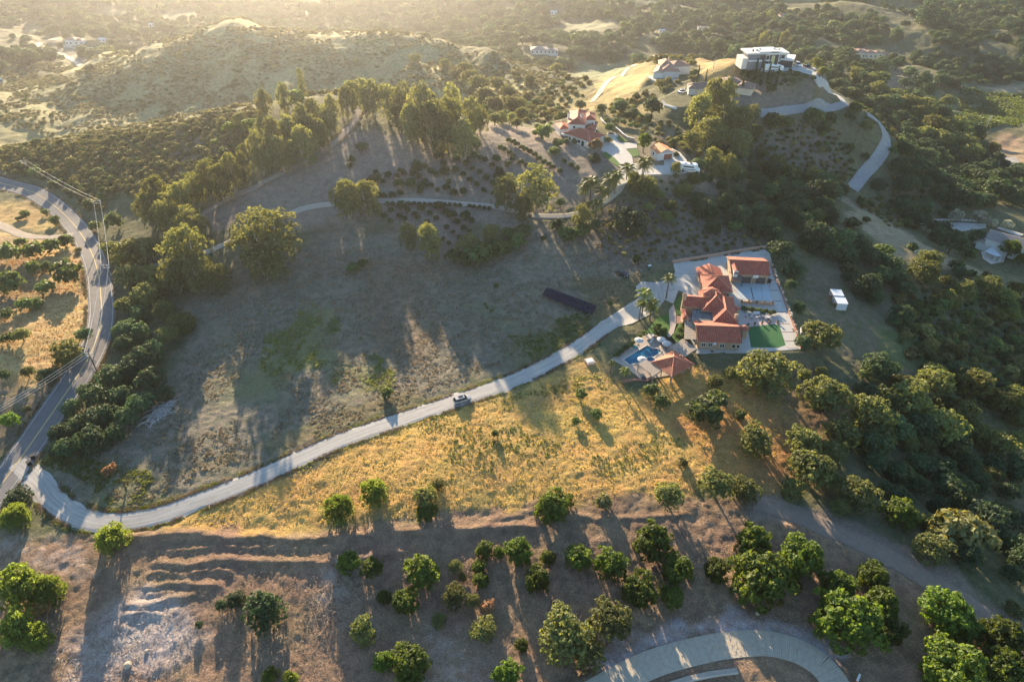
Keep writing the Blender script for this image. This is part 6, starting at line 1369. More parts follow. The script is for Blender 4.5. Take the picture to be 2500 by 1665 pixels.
# ------------------------------------------------------------------ white villa on the hill
ZB = Z_B
sheet("villa_drive", [(1462,364),(1473,350),(1489,343),(1482,335),(1486,326),(1500,324),(1509,330),(1507,340),(1513.5,348),(1554,350),(1556,361),(1528,364),(1543,381),(1546,398),(1560,404),(1620,404),(1660,398),(1700,405),(1700,420),(1640,425),(1545,428),(1530,446),(1505,455),(1514,430),(1516,402),(1493,381)], ZB + .06, M_CONC, kind="structure", thick=.6)
sheet("garage_drive", [(1620,384),(1640,362),(1660,372),(1676,390),(1680,405),(1640,408),(1622,404)], ZB + .07, M_CONC, kind="structure")
sheet("villa_terrace", [(1352,312),(1366,318),(1380,332),(1400,345),(1434,366),(1428,369),(1395,352),(1372,338),(1354,322)], ZB + .06, M_PATH, kind="structure", thick=.5)
sheet("lawn", [(1503,337),(1512,332),(1535,345),(1520,348)], ZB + .07, M_LAWN, kind="structure"); sheet("lawn", [(1478,370),(1500,385),(1516,402),(1513,409),(1490,395),(1470,378)], ZB + .065, M_LAWN, kind="structure"); sheet("lawn", [(1530,366),(1556,362),(1562,380),(1546,384)], ZB + .065, M_LAWN, kind="structure")
vb = empty("villa", P(1425, 325, ZB), 0, "two-storey white villa with red tile roofs and two chimneys on the hilltop", "house"); Wm = M_WHITE
B1 = Block((1373, 325), (1440.5, 347), (1481, 331), ZB, ZB + 3.0); add_block(vb, B1, 2.1, 'hip', Wm, T, .5, M_CAP)
for s in (2.2, 3.8, 6.5): opening(vb, B1, 'front', s, .8, 1.1, 1.4)
opening(vb, B1, 'front', 11.0, 0, 1.3, 2.1, "door", M_GLASS); opening(vb, B1, 'front', 9, .8, 1.3, 1.2); opening(vb, B1, 'right', 5.5, 0, 5.0, 2.3, "garage_door", M_RDOOR)
B2 = Block((1385, 304), (1431, 306), (1433, 271), ZB, ZB + 6.0); add_block(vb, B2, 1.9, 'hip', Wm, T, .5, M_CAP, 'v'); opening(vb, B2, 'front', 3, 4.2, .9, 1.0)
B3 = Block((1424, 294), (1456, 294.5), (1456, 277), ZB, ZB + 5.6); add_block(vb, B3, 1.4, 'hip', Wm, T, .5, M_CAP); opening(vb, B3, 'front', 4.3, 3.6, .7, .9)
B4 = Block((1426, 319), (1453, 321), (1452, 298), ZB, ZB + 3.0); add_block(vb, B4, 1.2, 'hip', Wm, T, .4, M_CAP)
B5 = Block((1366, 317), (1392, 315), (1391, 297), ZB, ZB + 3.0); add_block(vb, B5, 1.2, 'hip', Wm, T, .4, M_CAP); opening(vb, B5, 'front', 1.6, .7, 1.1, 1.5)
for x, y in ((1388, 287), (1418.6, 290)): c_ = P(x, y, ZB + 6.6); chimney(vb, c_.x, c_.y, ZB + 5, ZB + 8.6, .9, M_WHITE)
c_ = P(1379, 334, ZB + 1.6); mb = MB(); mb.lathe((c_.x + .6, c_.y + 1.3, ZB), [(2.0, 0), (2.0, 2.6)], 10, a0=.3); mb.build("bay_wall", Wm, vb)
for k in range(5): a = -2.7 + k * .55; mb = MB(); mb.box((c_.x + .6 + 1.98 * math.cos(a), c_.y + 1.3 + 1.98 * math.sin(a), ZB + .8), (.75, .15, 1.3), a + math.pi / 2); mb.build("window", M_GLASS, vb)
reroot(vb)
fo = empty("fountain_planter", P(1491, 330, ZB + .06), 0, "round raised planter ring at the head of the villa drive", "planter"); mb = MB(); mb.lathe((0, 0, 0), [(1.65, 0), (1.65, .7), (1.4, .72), (1.35, .45)], 20); mb.build("ring_wall", M_COPE, fo); mb = MB(); mb.lathe((0, 0, .42), [(1.34, 0), (1.3, .03)], 16); mb.build("planting", M_DARK, fo)
wall_line("garden_wall", [(1466.5,294),(1471,301),(1478,307.3),(1490,311),(1503,317),(1512,324),(1521,333),(1532,340.5),(1548,344)], ZB, 1.1, .35, M_STONE, "curved pale garden wall behind the villa planter", cap=M_FRAME)
gb = empty("garage", P(1620, 372, ZB), 0, "small orange-roofed garage with red-brown door near the motorhome", "garage")
GB = Block((1586, 361), (1606, 377.5), (1650, 373), ZB, ZB + 2.9); add_block(gb, GB, 1.9, 'gable', Wm, tile_mat("bright_clay_tile", (.55, .20, .09), (.68, .29, .13)), .5, M_CAP, 'u'); opening(gb, GB, 'right', 5.0, 0, 3.6, 2.3, "garage_door", M_RDOOR); opening(gb, GB, 'front', 3, .9, 1.2, 1.1); reroot(gb)
sh = empty("storage_box", P(1632, 433, 12.4), .1, "white-blue cargo box beside the palms", "storage box"); mb = MB(); mb.box((0, 0, -.5), (2.6, 1.6, 1.6)); mb.build("body", M_SHEET, sh); mb = MB(); mb.box((0, .1, 1.102), (2.3, 1.2, .12)); mb.build("lid", M_FRAME, sh)
mb = MB(); mb.box((0, 0, 0), (2.0, .8, .5)); o_ = mb.build("tarp_heap", mat("orange_tarp", (.65, .12, .04)), None, loc=P(1630, 424, 12.9)); tag(o_, "orange-red tarp heap behind the cargo box", "tarp")
ov = empty("outdoor_oven", P(1690, 437, 11.6), .1, "open stone hut with dark mouth below the motorhome", "shed"); mb = MB(); mb.box((0, 0, -.6), (2.4, 2.0, 2.2)); mb.face([(-1.4, -1.2, 1.6), (1.4, -1.2, 1.6), (0, 0, 2.3)]); mb.face([(1.4, -1.2, 1.6), (1.4, 1.2, 1.6), (0, 0, 2.3)]); mb.face([(1.4, 1.2, 1.6), (-1.4, 1.2, 1.6), (0, 0, 2.3)]); mb.face([(-1.4, 1.2, 1.6), (-1.4, -1.2, 1.6), (0, 0, 2.3)]); mb.build("body", M_STONE, ov); mb = MB(); mb.box((0, -1.02, .1), (1.5, .1, 1.0)); mb.build("mouth", M_BLACK, ov)
# ------------------------------------------------------------------ modern white house
ZM = Z_M
sheet("forecourt", [(1858,167),(1905,164),(1930,163),(1945,157),(1968,160),(2000,168),(1992,184),(1975,182),(1940,172),(1900,175),(1860,176)], ZM + .05, M_CONC, kind="structure", thick=.3)
mh = empty("modern_house", P(1875, 160, ZM), 0, "large white flat-roofed modern house with charcoal panel and tall window tinted as sunlit", "house")
M1 = Block((1828, 134), (1926, 131), (1912, 119.5), ZM, ZM + 6.4)
def mbox(bl, x0, x1, y0, y1, z0, z1, nm, m): mb = MB(); mb.prism([(p.x, p.y) for p in (bl.at(x0, y0, 0), bl.at(x1, y0, 0), bl.at(x1, y1, 0), bl.at(x0, y1, 0))], z0, z1, bottom=True); return mb.build(nm, m, mh)
L1, W1 = M1.L, M1.W
mbox(M1, .8, L1 * .46, .6, W1 - .6, ZM - 1, ZM + 6.4, "wall", M_GREY); mbox(M1, L1 * .46, L1 - .3, .5, W1 - .6, ZM - 1, ZM + 6.0, "wall", Wm)
mbox(M1, -.6, L1 * .5, -.4, W1 + .6, ZM + 6.41, ZM + 7.1, "roof", Wm); mbox(M1, L1 * .28, L1 * .78, .4, W1, ZM + 7.11, ZM + 7.5, "roof", Wm); mbox(M1, L1 * .5 + .01, L1 + .3, -.3, W1 + .2, ZM + 6.02, ZM + 6.9, "roof", Wm)
mbox(M1, .5, L1 * .36, -.5, .55, ZM + 2.9, ZM + 3.6, "balcony", Wm); mbox(M1, L1 * .42, L1 * .56, -.6, .45, ZM + 3.0, ZM + 3.5, "balcony", Wm)
mbox(M1, -2.2, .79, 1.0, W1, ZM - 1, ZM + 4.3, "side_wing", Wm); mbox(M1, .5, L1 * .36, -.3, .58, ZM - 1, ZM + 2.88, "wall_panel", M_GREY)
mbox(M1, L1 * .32, L1 * .45, .3, .59, ZM - .5, ZM + 5.6, "wall_panel", M_DARK); mbox(M1, L1 * .56, L1 * .76, -.25, .45, ZM - 1, ZM + 6.9, "wall_panel", M_DARK)
M_LITG = mat("sun_tinted_glass", (.55, .50, .28), rough=.15, var=.2, spec=.6)  # yellow of the reflected sun is put into the glass colour
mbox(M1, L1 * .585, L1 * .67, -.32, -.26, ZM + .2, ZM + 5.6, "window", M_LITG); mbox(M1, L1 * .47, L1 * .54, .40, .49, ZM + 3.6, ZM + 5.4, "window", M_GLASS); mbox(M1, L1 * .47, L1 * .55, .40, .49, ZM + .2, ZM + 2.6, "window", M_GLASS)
mbox(M1, L1 * .80, L1 * .93, .38, .49, ZM + 3.6, ZM + 5.6, "wall_panel", M_GREY); mbox(M1, L1 * .86, L1 * .92, .30, .37, ZM + 3.6, ZM + 5.4, "window", M_GLASS); mbox(M1, L1 * .80, L1 * .86, .40, .49, ZM + 1.2, ZM + 2.2, "window", M_GLASS); mbox(M1, L1 * .2, L1 * .27, -.36, -.31, ZM + 2.0, ZM + 2.4, "window", M_GLASS)
M2 = Block((1905, 146), (1938, 149.5), (1951, 140), ZM, ZM + 3.6)
mbox(M2, .3, M2.L - .3, .3, M2.W - .3, ZM - 1, ZM + 3.4, "garage_wall", M_DARK); mbox(M2, 0, M2.L, -.1, M2.W + 2.6, ZM + 3.41, ZM + 3.9, "roof", Wm); mbox(M2, M2.L - .31, M2.L - .15, 1, M2.W - 1, ZM, ZM + 2.7, "garage_door", M_CREAM)
for x_, y_ in ((.25, .4), (.35, .55), (.7, .5), (.8, .35)): mbox(M1, L1 * x_, L1 * x_ + .9, W1 * y_, W1 * y_ + .9, ZM + 7.51 if .28 < x_ < .78 else ZM + 7.11, ZM + 8.1, "roof_vent", M_METAL)
reroot(mh)
# ------------------------------------------------------------------ cream and brown houses on the spur
ch = empty("cream_house", P(1640, 180, Z_CR), 0, "cream house with weathered clay roofs and two small garage doors on the spur", "house")
c1 = Block((1594, 178), (1620, 180), (1622, 168), Z_CR, Z_CR + 3); add_block(ch, c1, 1.5, 'gable', M_WHITE, M_TILE2, .4, M_CAP2, 'v'); opening(ch, c1, 'front', 1.7, 0, 2.0, 2.1, "garage_door", M_DARK); opening(ch, c1, 'front', 4.2, 0, 2.0, 2.1, "garage_door", M_DARK)
c2 = Block((1612, 176), (1662, 176), (1660, 158), Z_CR, Z_CR + 3.2); add_block(ch, c2, 2.2, 'hip', M_WHITE, M_TILE2, .4, M_CAP2); opening(ch, c2, 'front', 4.5, 1, 1.3, 1.1); opening(ch, c2, 'front', 8, 0, 1.3, 2.1, "door", M_DARK)
c3 = Block((1640, 165), (1688, 162), (1680, 148), Z_CR, Z_CR + 4.2); add_block(ch, c3, 2.2, 'hip', M_WHITE, M_TILE2, .4, M_CAP2); opening(ch, c3, 'front', 9.5, 1.8, 1.2, 1.5); c4 = Block((1614, 160), (1645, 160), (1645, 147), Z_CR, Z_CR + 4.6); add_block(ch, c4, 1.8, 'hip', M_WHITE, M_TILE2, .4, M_CAP2); reroot(ch)
sheet("cream_house_apron", [(1578,187),(1590,184),(1618,190),(1655,193),(1640,202),(1598,198)], Z_CR + .1, M_CONC, kind="structure", thick=1)
bh = empty("brown_house", P(1790, 225, Z_BR), 0, "long tan house with brown tile roof among pencil cypresses", "house")
r1 = Block((1792, 214), (1838, 220), (1860, 208), Z_BR, Z_BR + 3); add_block(bh, r1, 2.0, 'hip', M_CREAM, M_TILE3, .4, M_CAP2); opening(bh, r1, 'front', 3, 0, 3.6, 2.3, "entry_arch", M_DARK); opening(bh, r1, 'right', 2.5, 1, 1.2, 1.2); opening(bh, r1, 'front', 7.5, .8, 1.1, 1.3)
r2 = Block((1765, 208), (1822, 206), (1812, 188), Z_BR, Z_BR + 3.2); add_block(bh, r2, 2.2, 'hip', M_CREAM, M_TILE3, .4, M_CAP2)
r3 = Block((1700, 219), (1775, 209), (1768, 196), Z_BR, Z_BR + 3); add_block(bh, r3, 1.8, 'gable', M_CREAM, M_TILE3, .4, M_CAP2, 'u'); r4 = Block((1680, 217), (1702, 218), (1704, 206), Z_BR, Z_BR + 3); add_block(bh, r4, 1.3, 'hip', M_WHITE, M_TILE3, .4, M_CAP2); reroot(bh)
sheet("asphalt_pad", [(1616,246),(1650,228),(1690,226),(1740,235),(1800,230),(1850,224),(1856,232),(1800,246),(1690,262),(1650,262),(1622,258)], Z_BR - .9, mat("blue_grey_asphalt", (.20, .21, .225), var=.08), kind="structure", thick=1.5)
# ------------------------------------------------------------------ white house on the right
ZE = Z_E
sheet("concrete_yard", [(2272,545),(2341.5,543),(2407.8,547),(2408,556),(2370,561),(2340,567),(2317,570),(2293,568)], ZE + .1, M_CONC, kind="structure", thick=.3); sheet("side_drive", [(2432,557),(2440,554),(2500,572),(2490,578)], ZE + .1, M_CONC, kind="structure")
eh = empty("white_house", P(2440, 600, ZE), 0, "two-storey white house with grey roof at the right edge below the trail", "house")
e1 = Block((2405, 583), (2508, 612), (2530, 590), ZE, ZE + 5.6); add_block(eh, e1, 2.2, 'gable', M_WHITE, M_TILE4, .4, None, 'u')
for s in (2.5, 7.5, 12): opening(eh, e1, 'front', s, 3.6, 1.2, 1.1, mull=1); opening(eh, e1, 'front', s, .9, 1.2, 1.3)
e2 = Block((2383, 590), (2404, 598), (2418, 578), ZE, ZE + 3.0); add_block(eh, e2, 1.6, 'gable', M_WHITE, M_TILE4, .4, None, 'v'); opening(eh, e2, 'front', 1.6, 1, .9, 1.0); e3 = Block((2378, 578), (2412, 590), (2424, 575), ZE, ZE + 3.2); add_block(eh, e3, 1.8, 'gable', M_WHITE, M_TILE4, .4, None, 'u'); reroot(eh)
slat_roof("patio_cover", [(2405.6, 613), (2432, 625), (2446, 626), (2423, 602)], ZE + 2.7, 5, M_SHEET, "white patio cover on posts behind the right white house", "patio cover", gap=.02, postm=M_FRAME)
sheet("stone_patio", [(2395,615),(2420,606),(2455,628),(2450,640),(2420,645),(2400,632)], ZE + .1, M_COPE, kind="structure")
def rail_fence(name, pix, z, label, n, h=1.2, m=None):
    w = [P(a, b, z) for a, b in pix]; r_ = empty(name, w[0], 0, label, "fence"); inv = Matrix.Translation(-w[0])
    for i in range(len(w) - 1):
        for hh in (.35, .7, 1.05):
            mb = MB(); mb.tube([w[i] + Vector((0, 0, hh)), w[i + 1] + Vector((0, 0, hh))], .09, 4); o = mb.build("rail", m or M_FRAME, r_); o.matrix_parent_inverse = inv
        for k in range(n): p = w[i].lerp(w[i + 1], k / n); mb = MB(); mb.box((p.x, p.y, p.z - .2), (.16, .16, h + .2)); o = mb.build("post", m or M_FRAME, r_); o.matrix_parent_inverse = inv
rail_fence("rail_fence", [(2270,541),(2300,540),(2341,540),(2385,543)], ZE + .1, "white rail fence along the top of the concrete yard", 5)
# ------------------------------------------------------------------ far houses
def far_house(px, py, wpx, label, roofm, wallm, h=3.2, rise=1.8, deep=.7, wings=1, kind='hip', rz=0.0, name="far_house"):
    g = G(px, py); z = depth_of(g); w = wpx * z / FPX; r_ = empty(name, g, 0, label, "house"); zg = g.z + .2
    lay = [(0, 0, 1.0, 1.0, 0)] if wings == 1 else [(-.18, 0, .62, 1.0, .2), (.24, -.06, .52, .8, -.6)] if wings == 2 else [(-.22, .02, .5, 1.0, .4), (.08, -.05, .42, .8, -.2), (.36, 0, .3, .6, -.9)]
    for (ox, oy, fw, fd, dh) in lay:
        L, W = w * fw, w * deep * fd * .62; b = Block.__new__(Block); b.z0, b.ze = zg, zg + h + dh; b.u = Vector((math.cos(rz), math.sin(rz), 0)); b.v = Vector((-math.sin(rz), math.cos(rz), 0)); b.L, b.W = L, W
        b.o = Vector((g.x, g.y, 0)) + b.u * (w * ox - L / 2) + b.v * (w * oy - W / 2); add_block(r_, b, rise * (.8 if fw < .6 else 1), kind, wallm, roofm, .4, None, z0=zg - 3)
        n = max(2, int(L / 3.5))
        for k in range(n): opening(r_, b, 'front', L * (k + .5) / n, .9, 1.3, 1.3, inset=.4)
    reroot(r_); return r_
far_house(2112, 138, 74, "red-roofed mansion with arched dormer in the far right trees", M_TILE2, M_CREAM, 4.2, 2.4, .8, 3); far_house(2155, 138, 26, "low garage wing right of the far mansion", M_TILE2, M_CREAM, 2.6, 1.5, .9, name="far_garage")
far_house(188, 108, 46, "pale house with pinkish roof on its terrace at upper left", M_TILE2, M_WHITE, 4.5, 2.0, .8, 2); far_house(252, 103, 18, "small white outbuilding right of the upper left house", M_SHEET, M_WHITE, 3, .8, .9, kind='gable')
wall_line("terrace_wall", None, 0, 1.6, .4, M_WHITE, "white terrace wall below the upper left house", world=[G(a, b, .2) for a, b in [(145,112),(160,117),(185,122),(215,122),(240,121)]])
far_house(1328, 128, 68, "grey-roofed ranch house half hidden behind the back hill", M_TILE4, M_WHITE, 3, 2.0, .8, 2); far_house(1352, 36, 16, "small white house far up the hazy valley", M_SHEET, M_WHITE, 3, 1.2, .9, kind='gable')
far_house(374, 66, 17, "small white shed on the hazy hillside at upper left", M_SHEET, M_WHITE, 2.6, .8, .9, kind='gable'); far_house(1616, 80, 16, "tiny pale shed in the woods left of the grey roof", M_SHEET, M_WHITE, 2.6, .6, .9, kind='gable')
far_house(1728, 74, 50, "long grey-roofed building in the far wood", M_TILE4, M_CREAM, 3, .9, .6, 1, 'gable'); far_house(1922, 45, 44, "tan-roofed house in the far wood above the modern house", M_TILE3, M_CREAM, 3, 2, .8, 2); far_house(3, 202, 12, "white shed corner at the left edge", M_SHEET, M_WHITE, 2.6, .6, .9, kind='gable')
# ------------------------------------------------------------------ sheds, trailer, solar array
def open_shed(cs, z, label):
    q = [P(a, b, z + 2.5) for a, b in cs]; r_ = empty("animal_shelter", (q[0].x, q[0].y, z), 0, label, "shed"); mb = MB(); q2 = [(p.x, p.y) for p in q]
    mb.prism(q2, z + 2.42, z + 2.5, bottom=True); mb.build("roof", M_SHEET, r_)
    a, b, c, d = q; cen = (a + b + c + d) / 4
    for (p, s) in ((d, c), (b, c), (a, b)):
        mb = MB(); p2, s2 = p.lerp(cen, .06), s.lerp(cen, .06); n = Vector((-(s2 - p2).y, (s2 - p2).x, 0)).normalized() * .04; mb.prism([(v.x, v.y) for v in (p2 - n, s2 - n, s2 + n, p2 + n)], z - .6, z + 2.4); mb.build("side_panel", M_SHEET, r_)
    for p in (a, d):
        mb = MB(); v = p.lerp(cen, .05); mb.box((v.x, v.y, z - .6), (.12, .12, 3.0)); mb.build("post", M_METAL, r_)
    reroot(r_)
zs = G(2045, 752).z
open_shed([(2027, 705.5), (2054.4, 707.4), (2061.7, 722.7), (2035, 721)], zs + .2, "upper of two pale metal shelters in the meadow"); open_shed([(2037.2, 724.6), (2064, 726), (2071.6, 742.2), (2044.8, 741.2)], zs, "lower of two pale metal shelters in the meadow")
g = G(1976, 828); tr = empty("white_trailer", g, -.28, "white box trailer half hidden behind the yellowish oak", "trailer"); mb = MB(); mb.box((0, 0, .5), (6.2, 2.5, 2.3)); mb.build("body", M_SHEET, tr); mb = MB(); mb.box((0, 0, 2.802), (6.3, 2.6, .08)); mb.build("roof", M_FRAME, tr)
for s in (-1, 1): mb = MB(); mb.tube([(.4, s * 1.1, .35), (.4, s * 1.3, .35)], .35, 10); mb.build("wheel", M_BLACK, tr)
sa = empty("solar_array", P(1390, 738, .5), 0, "long dark blue two-row solar array on the brown field", "solar panels")
c0, c1_, c2_, c3_ = [P(a, b, G(1390, 740).z + h) for a, b, h in ((1335.3, 701.3, .5), (1456.2, 746, .5), (1445.7, 768, 1.2), (1323.2, 719.5, 1.2))]
M_PV = bpy.data.materials.new("solar_glass"); M_PV.use_nodes = True; b = M_PV.node_tree.nodes["Principled BSDF"]; b.inputs["Base Color"].default_value = (.008, .014, .034, 1); b.inputs["Roughness"].default_value = .65; b.inputs["Specular IOR Level"].default_value = .04
NP = 17
for r_i in range(2):
    for k in range(NP):
        def q(u, v): return c0.lerp(c1_, u).lerp(c3_.lerp(c2_, u), v)
        u0, u1 = (k + .03) / NP, (k + .97) / NP; v0, v1 = (0, .485) if r_i == 0 else (.515, 1); a, b_, c, d = q(u0, v0), q(u1, v0), q(u1, v1), q(u0, v1); mb = MB(); t = Vector((0, 0, .05))
        mb.face([d, c, b_, a]); mb.face([a - t, b_ - t, c - t, d - t]); mb.face([d - t, c - t, c, d]); mb.face([a, b_, b_ - t, a - t]); mb.build("panel", M_PV, sa)
for k in range(7):
    for v in (.15, .85): p = c0.lerp(c1_, (k + .5) / 7).lerp(c3_.lerp(c2_, (k + .5) / 7), v); mb = MB(); mb.box((p.x, p.y, p.z - 1.6), (.12, .12, 1.5)); mb.build("post", M_METAL, sa)
reroot(sa)
# ================================================================== VEHICLES
M_TYRE = mat("tyre_rubber", (.02, .02, .02), rough=.9); M_RIM = mat("alloy_rim", (.45, .46, .48), rough=.35, metal=.7)
M_LAMP = mat("lamp_glass", (.75, .77, .8), rough=.2); M_TAIL = mat("tail_lamp", (.35, .02, .02), rough=.3)
def paint(name, c, met=.3): return mat(name, c, rough=.28, metal=met, var=.02, spec=.5)
P_SILV, P_BLACK, P_WHITE = paint("silver_paint", (.30, .30, .32), .4), paint("black_paint", (.012, .013, .015), .1), paint("white_paint", (.75, .76, .77), 0)
def loft(secs, name, m, parent, smooth=True):
    """sections along x: (x, half width, z bottom, z top, top half width)"""
    mb = MB(); rings = []
    for (x, hw, zb, zt, tw) in secs:
        zm = zb + (zt - zb) * .62
        rings.append([(x, -hw * .96, zb), (x, -hw, zm), (x, -tw, zt - .03), (x, -tw * .82, zt), (x, tw * .82, zt), (x, tw, zt - .03), (x, hw, zm), (x, hw * .96, zb)])
    for a, b in zip(rings[:-1], rings[1:]):
        for k in range(8): k2 = (k + 1) % 8; mb.face([a[k], b[k], b[k2], a[k2]])
    mb.face(rings[0]); mb.face(rings[-1][::-1]); return mb.build(name, m, parent)
def car(p, rz, label, pm, kind="suv", cat="car", name="parked_car"):
    L = 4.9 if kind == "suv" else 4.7; H = 1.72 if kind == "suv" else 1.42; h2 = 1.02 if kind == "suv" else .9; W = .97
    o = empty(name, p, rz, label, cat)
    loft([(-L / 2, W * .86, .45, h2 - .12, W * .72), (-L / 2 + .15, W * .97, .32, h2 - .02, W * .84), (-L * .3, W, .28, h2, W * .9), (L * .18, W, .28, h2, W * .9), (L * .38, W * .98, .30, h2 - .06, W * .84), (L / 2 - .12, W * .9, .35, h2 - .2, W * .74), (L / 2, W * .8, .45, h2 - .32, W * .62)], "body", pm, o)
    if kind == "pickup": cs = [(-L * .02, W * .84, h2 - .02, H + .15, W * .7), (L * .14, W * .84, h2 - .02, H + .15, W * .7), (L * .26, W * .84, h2 - .02, h2 + .05, W * .75)]
    elif kind == "suv": cs = [(-L / 2 + .12, W * .86, h2 - .05, h2 + .1, W * .76), (-L * .40, W * .86, h2 - .02, H - .06, W * .70), (-L * .2, W * .87, h2 - .02, H, W * .72), (L * .10, W * .87, h2 - .02, H - .02, W * .72), (L * .27, W * .84, h2 - .02, h2 + .04, W * .76)]
    else: cs = [(-L * .44, W * .82, h2 - .03, h2 + .03, W * .74), (-L * .24, W * .84, h2 - .02, H - .04, W * .66), (L * .02, W * .84, h2 - .02, H, W * .67), (L * .27, W * .82, h2 - .02, h2 + .03, W * .74)]
    loft(cs, "window_band", M_GLASS, o)
    mb = MB(); xs = [c for c in cs[1:-1]]; x0, x1 = xs[0][0], xs[-1][0]; zt = max(c[3] for c in cs); mb.box(((x0 + x1) / 2, 0, zt - .01), (x1 - x0, W * 1.36, .05)); ro = mb.build("roof_panel", pm, o)
    if kind == "suv": mb = MB(); mb.box(((x0 + x1) / 2 + .3, 0, zt + .042), (1.3, W * .95, .01)); mb.build("sunroof", M_GLASS, ro)
    if kind == "pickup": mb = MB(); mb.box((-L * .3, 0, h2 + .002), (L * .34, W * 1.5, .02)); mb.build("truck_bed", M_BLACK, o)
    for sx in (-.31, .31):
        for sy in (-1, 1):
            mb = MB(); mb.tube([(sx * L, sy * (W - .22), .36), (sx * L, sy * (W + .01), .36)], .36, 14); w = mb.build("wheel", M_TYRE, o); mb = MB(); mb.tube([(sx * L, sy * (W - .02), .36), (sx * L, sy * (W + .025), .36)], .22, 10); mb.build("rim", M_RIM, w)
    for sy in (-1, 1): mb = MB(); mb.box((L / 2 - .14, sy * W * .68, .62), (.16, .36, .14)); mb.build("headlight", M_LAMP, o); mb = MB(); mb.box((-L / 2 + .06, sy * W * .7, .7), (.12, .3, .16)); mb.build("tail_light", M_TAIL, o)
    return o
def heading(p0, p1, z): a, b = P(*p0, z), P(*p1, z); return math.atan2(b.y - a.y, b.x - a.x)
g = G(1129, 980); car((g.x, g.y, g.z + .1), heading((1108, 985), (1150, 972), g.z), "silver SUV with dark sunroof driving on the gravel drive", P_SILV, "suv", name="suv")
g = G(1519, 672); car((g.x, g.y, g.z + .12), heading((1506, 664), (1535, 674), g.z), "black sedan parked on dry grass above the drive", P_BLACK, "sedan", name="sedan")
g = P(1948, 161, ZM + .06); car(g, heading((1944, 158), (1953, 164), ZM), "white car beside the modern house garage", P_WHITE, "suv"); g = P(1971, 165, ZM + .06); car(g, heading((1962, 162), (1981, 167), ZM), "black pickup truck on the modern house forecourt", P_BLACK, "pickup", name="pickup_truck")
g = P(1661, 231, Z_BR - .85); car(g, .9, "white car left of the brown house, front one", P_WHITE, "sedan"); g = P(1668, 227, Z_BR - .85); car(g, .2, "white van-like car left of the brown house, back one", P_WHITE, "suv"); g = P(1690, 234, Z_BR - .85); car(g, .3, "white car glimpsed through the eucalyptus", P_WHITE, "suv")
g = G(2189, 138); car((g.x, g.y, g.z + .6), .1, "white car on the far mansion's yard", P_WHITE, "suv")
def coach(p, rz, L, H, label, name, cat, motor=True):
    o = empty(name, p, rz, label, cat); W = 2.45
    secs = [(-L / 2, W / 2 - .05, .5, H - .15, W / 2 - .12), (-L / 2 + .1, W / 2, .45, H, W / 2 - .05), (L * .28, W / 2, .45, H, W / 2 - .05), (L * .36, W / 2, .45, H - .25, W / 2 - .08)]
    secs += [(L * .40, W / 2 - .1, .45, 1.75, W / 2 - .25), (L / 2 - .05, W / 2 - .2, .5, 1.25, W / 2 - .35), (L / 2, W / 2 - .3, .55, 1.1, W / 2 - .45)] if motor else [(L / 2, W / 2 - .2, .6, H - .6, W / 2 - .3)]
    loft(secs, "body", P_WHITE, o)
    mb = MB()
    for s in (-1, 1):
        mb.box((-.3, s * (W / 2 + .005), 1.9), (L * .5, .02, .55)); 
    mb.build("window_band", M_GLASS, o); mb = MB()
    for s in (-1, 1): mb.box((-.1, s * (W / 2 + .005), 1.0), (L * .62, .02, .22))
    mb.build("stripe", paint("navy_stripe", (.05, .06, .10), 0), o)
    for x in (-L * .22, L * .05): mb = MB(); mb.box((x, 0, H - .02), (.9, .8, .25)); mb.build("roof_unit", M_FRAME if x < 0 else M_BLACK, o)
    for x in ((-.28, .38) if motor else (-.12, .0)):
        for s in (-1, 1): mb = MB(); mb.tube([(x * L, s * (W / 2 - .3), .42), (x * L, s * (W / 2 + .01), .42)], .42, 12); mb.build("wheel", M_TYRE, o)
    if motor: mb = MB(); mb.box((L * .385, 0, 1.6), (.3, W - .5, .5)); mb.build("windscreen", M_GLASS, o)
coach(P(1682, 418, ZB + .07), heading((1660, 416), (1705, 421), ZB), 8.2, 3.2, "white motorhome with dark stripe parked right of the small garage", "motorhome", "motorhome")
coach(P(1888, 174, ZM + .06), heading((1866, 173), (1910, 175), ZM), 9.0, 3.1, "white travel trailer parked before the modern house", "travel_trailer", "travel trailer", False)
bag = [G(1627 + k * 3.1, 259 + k * 1.0) for k in range(8)]
ob = []
for k, p in enumerate(bag): mb = MB(); mb.lathe((0, 0, -.2), [(.8, 0), (.9, .5), (.6, .9), (.2, 1.05)], 8); o_ = mb.build("white_sack", M_FRAME, None, loc=p); tag(o_, None, "sack"); ob.append(o_)
row(ob, "bulky white sack on the edge of the grey pad", "white sacks beside the grey pad")
# ================================================================== POLES AND WIRES
M_POLE = mat("creosoted_pole", (.10, .08, .065), var=.2); M_PALEW = mat("pale_crossarm", (.48, .45, .40), var=.1); M_WIRE = mat("aluminium_wire", (.75, .74, .70), rough=.35, metal=.3)
def pole(p, h, rz, label, arms=2, w=2.6, m=None):
    o = empty("power_pole", p, rz, label, "power pole"); mb = MB(); mb.tube([(0, 0, -.5), (0, 0, h)], [.2, .13], 8); mb.build("pole", m or M_POLE, o)
    for k in range(arms):
        mb = MB(); mb.box((0, .12, h - .45 - .9 * k), (w * (1 - .15 * k), .14, .16)); a = mb.build("crossarm", M_PALEW, o)
        for s in (-1, 1): mb = MB(); mb.lathe((s * w * .46 * (1 - .15 * k), .12, h - .285 - .9 * k), [(.09, 0), (.11, .1), (.05, .25)], 6); mb.build("insulator", M_FRAME, a)
    return o
def pole_at(px, py_top, px_base, py_base, h_max=12):
    b = G(px_base, py_base); z = depth_of(b)
    for h in np.arange(4, 18, .25):
        if project((b.x, b.y, b.z + h))[1] <= py_top: break
    return b, float(h)
poles = []
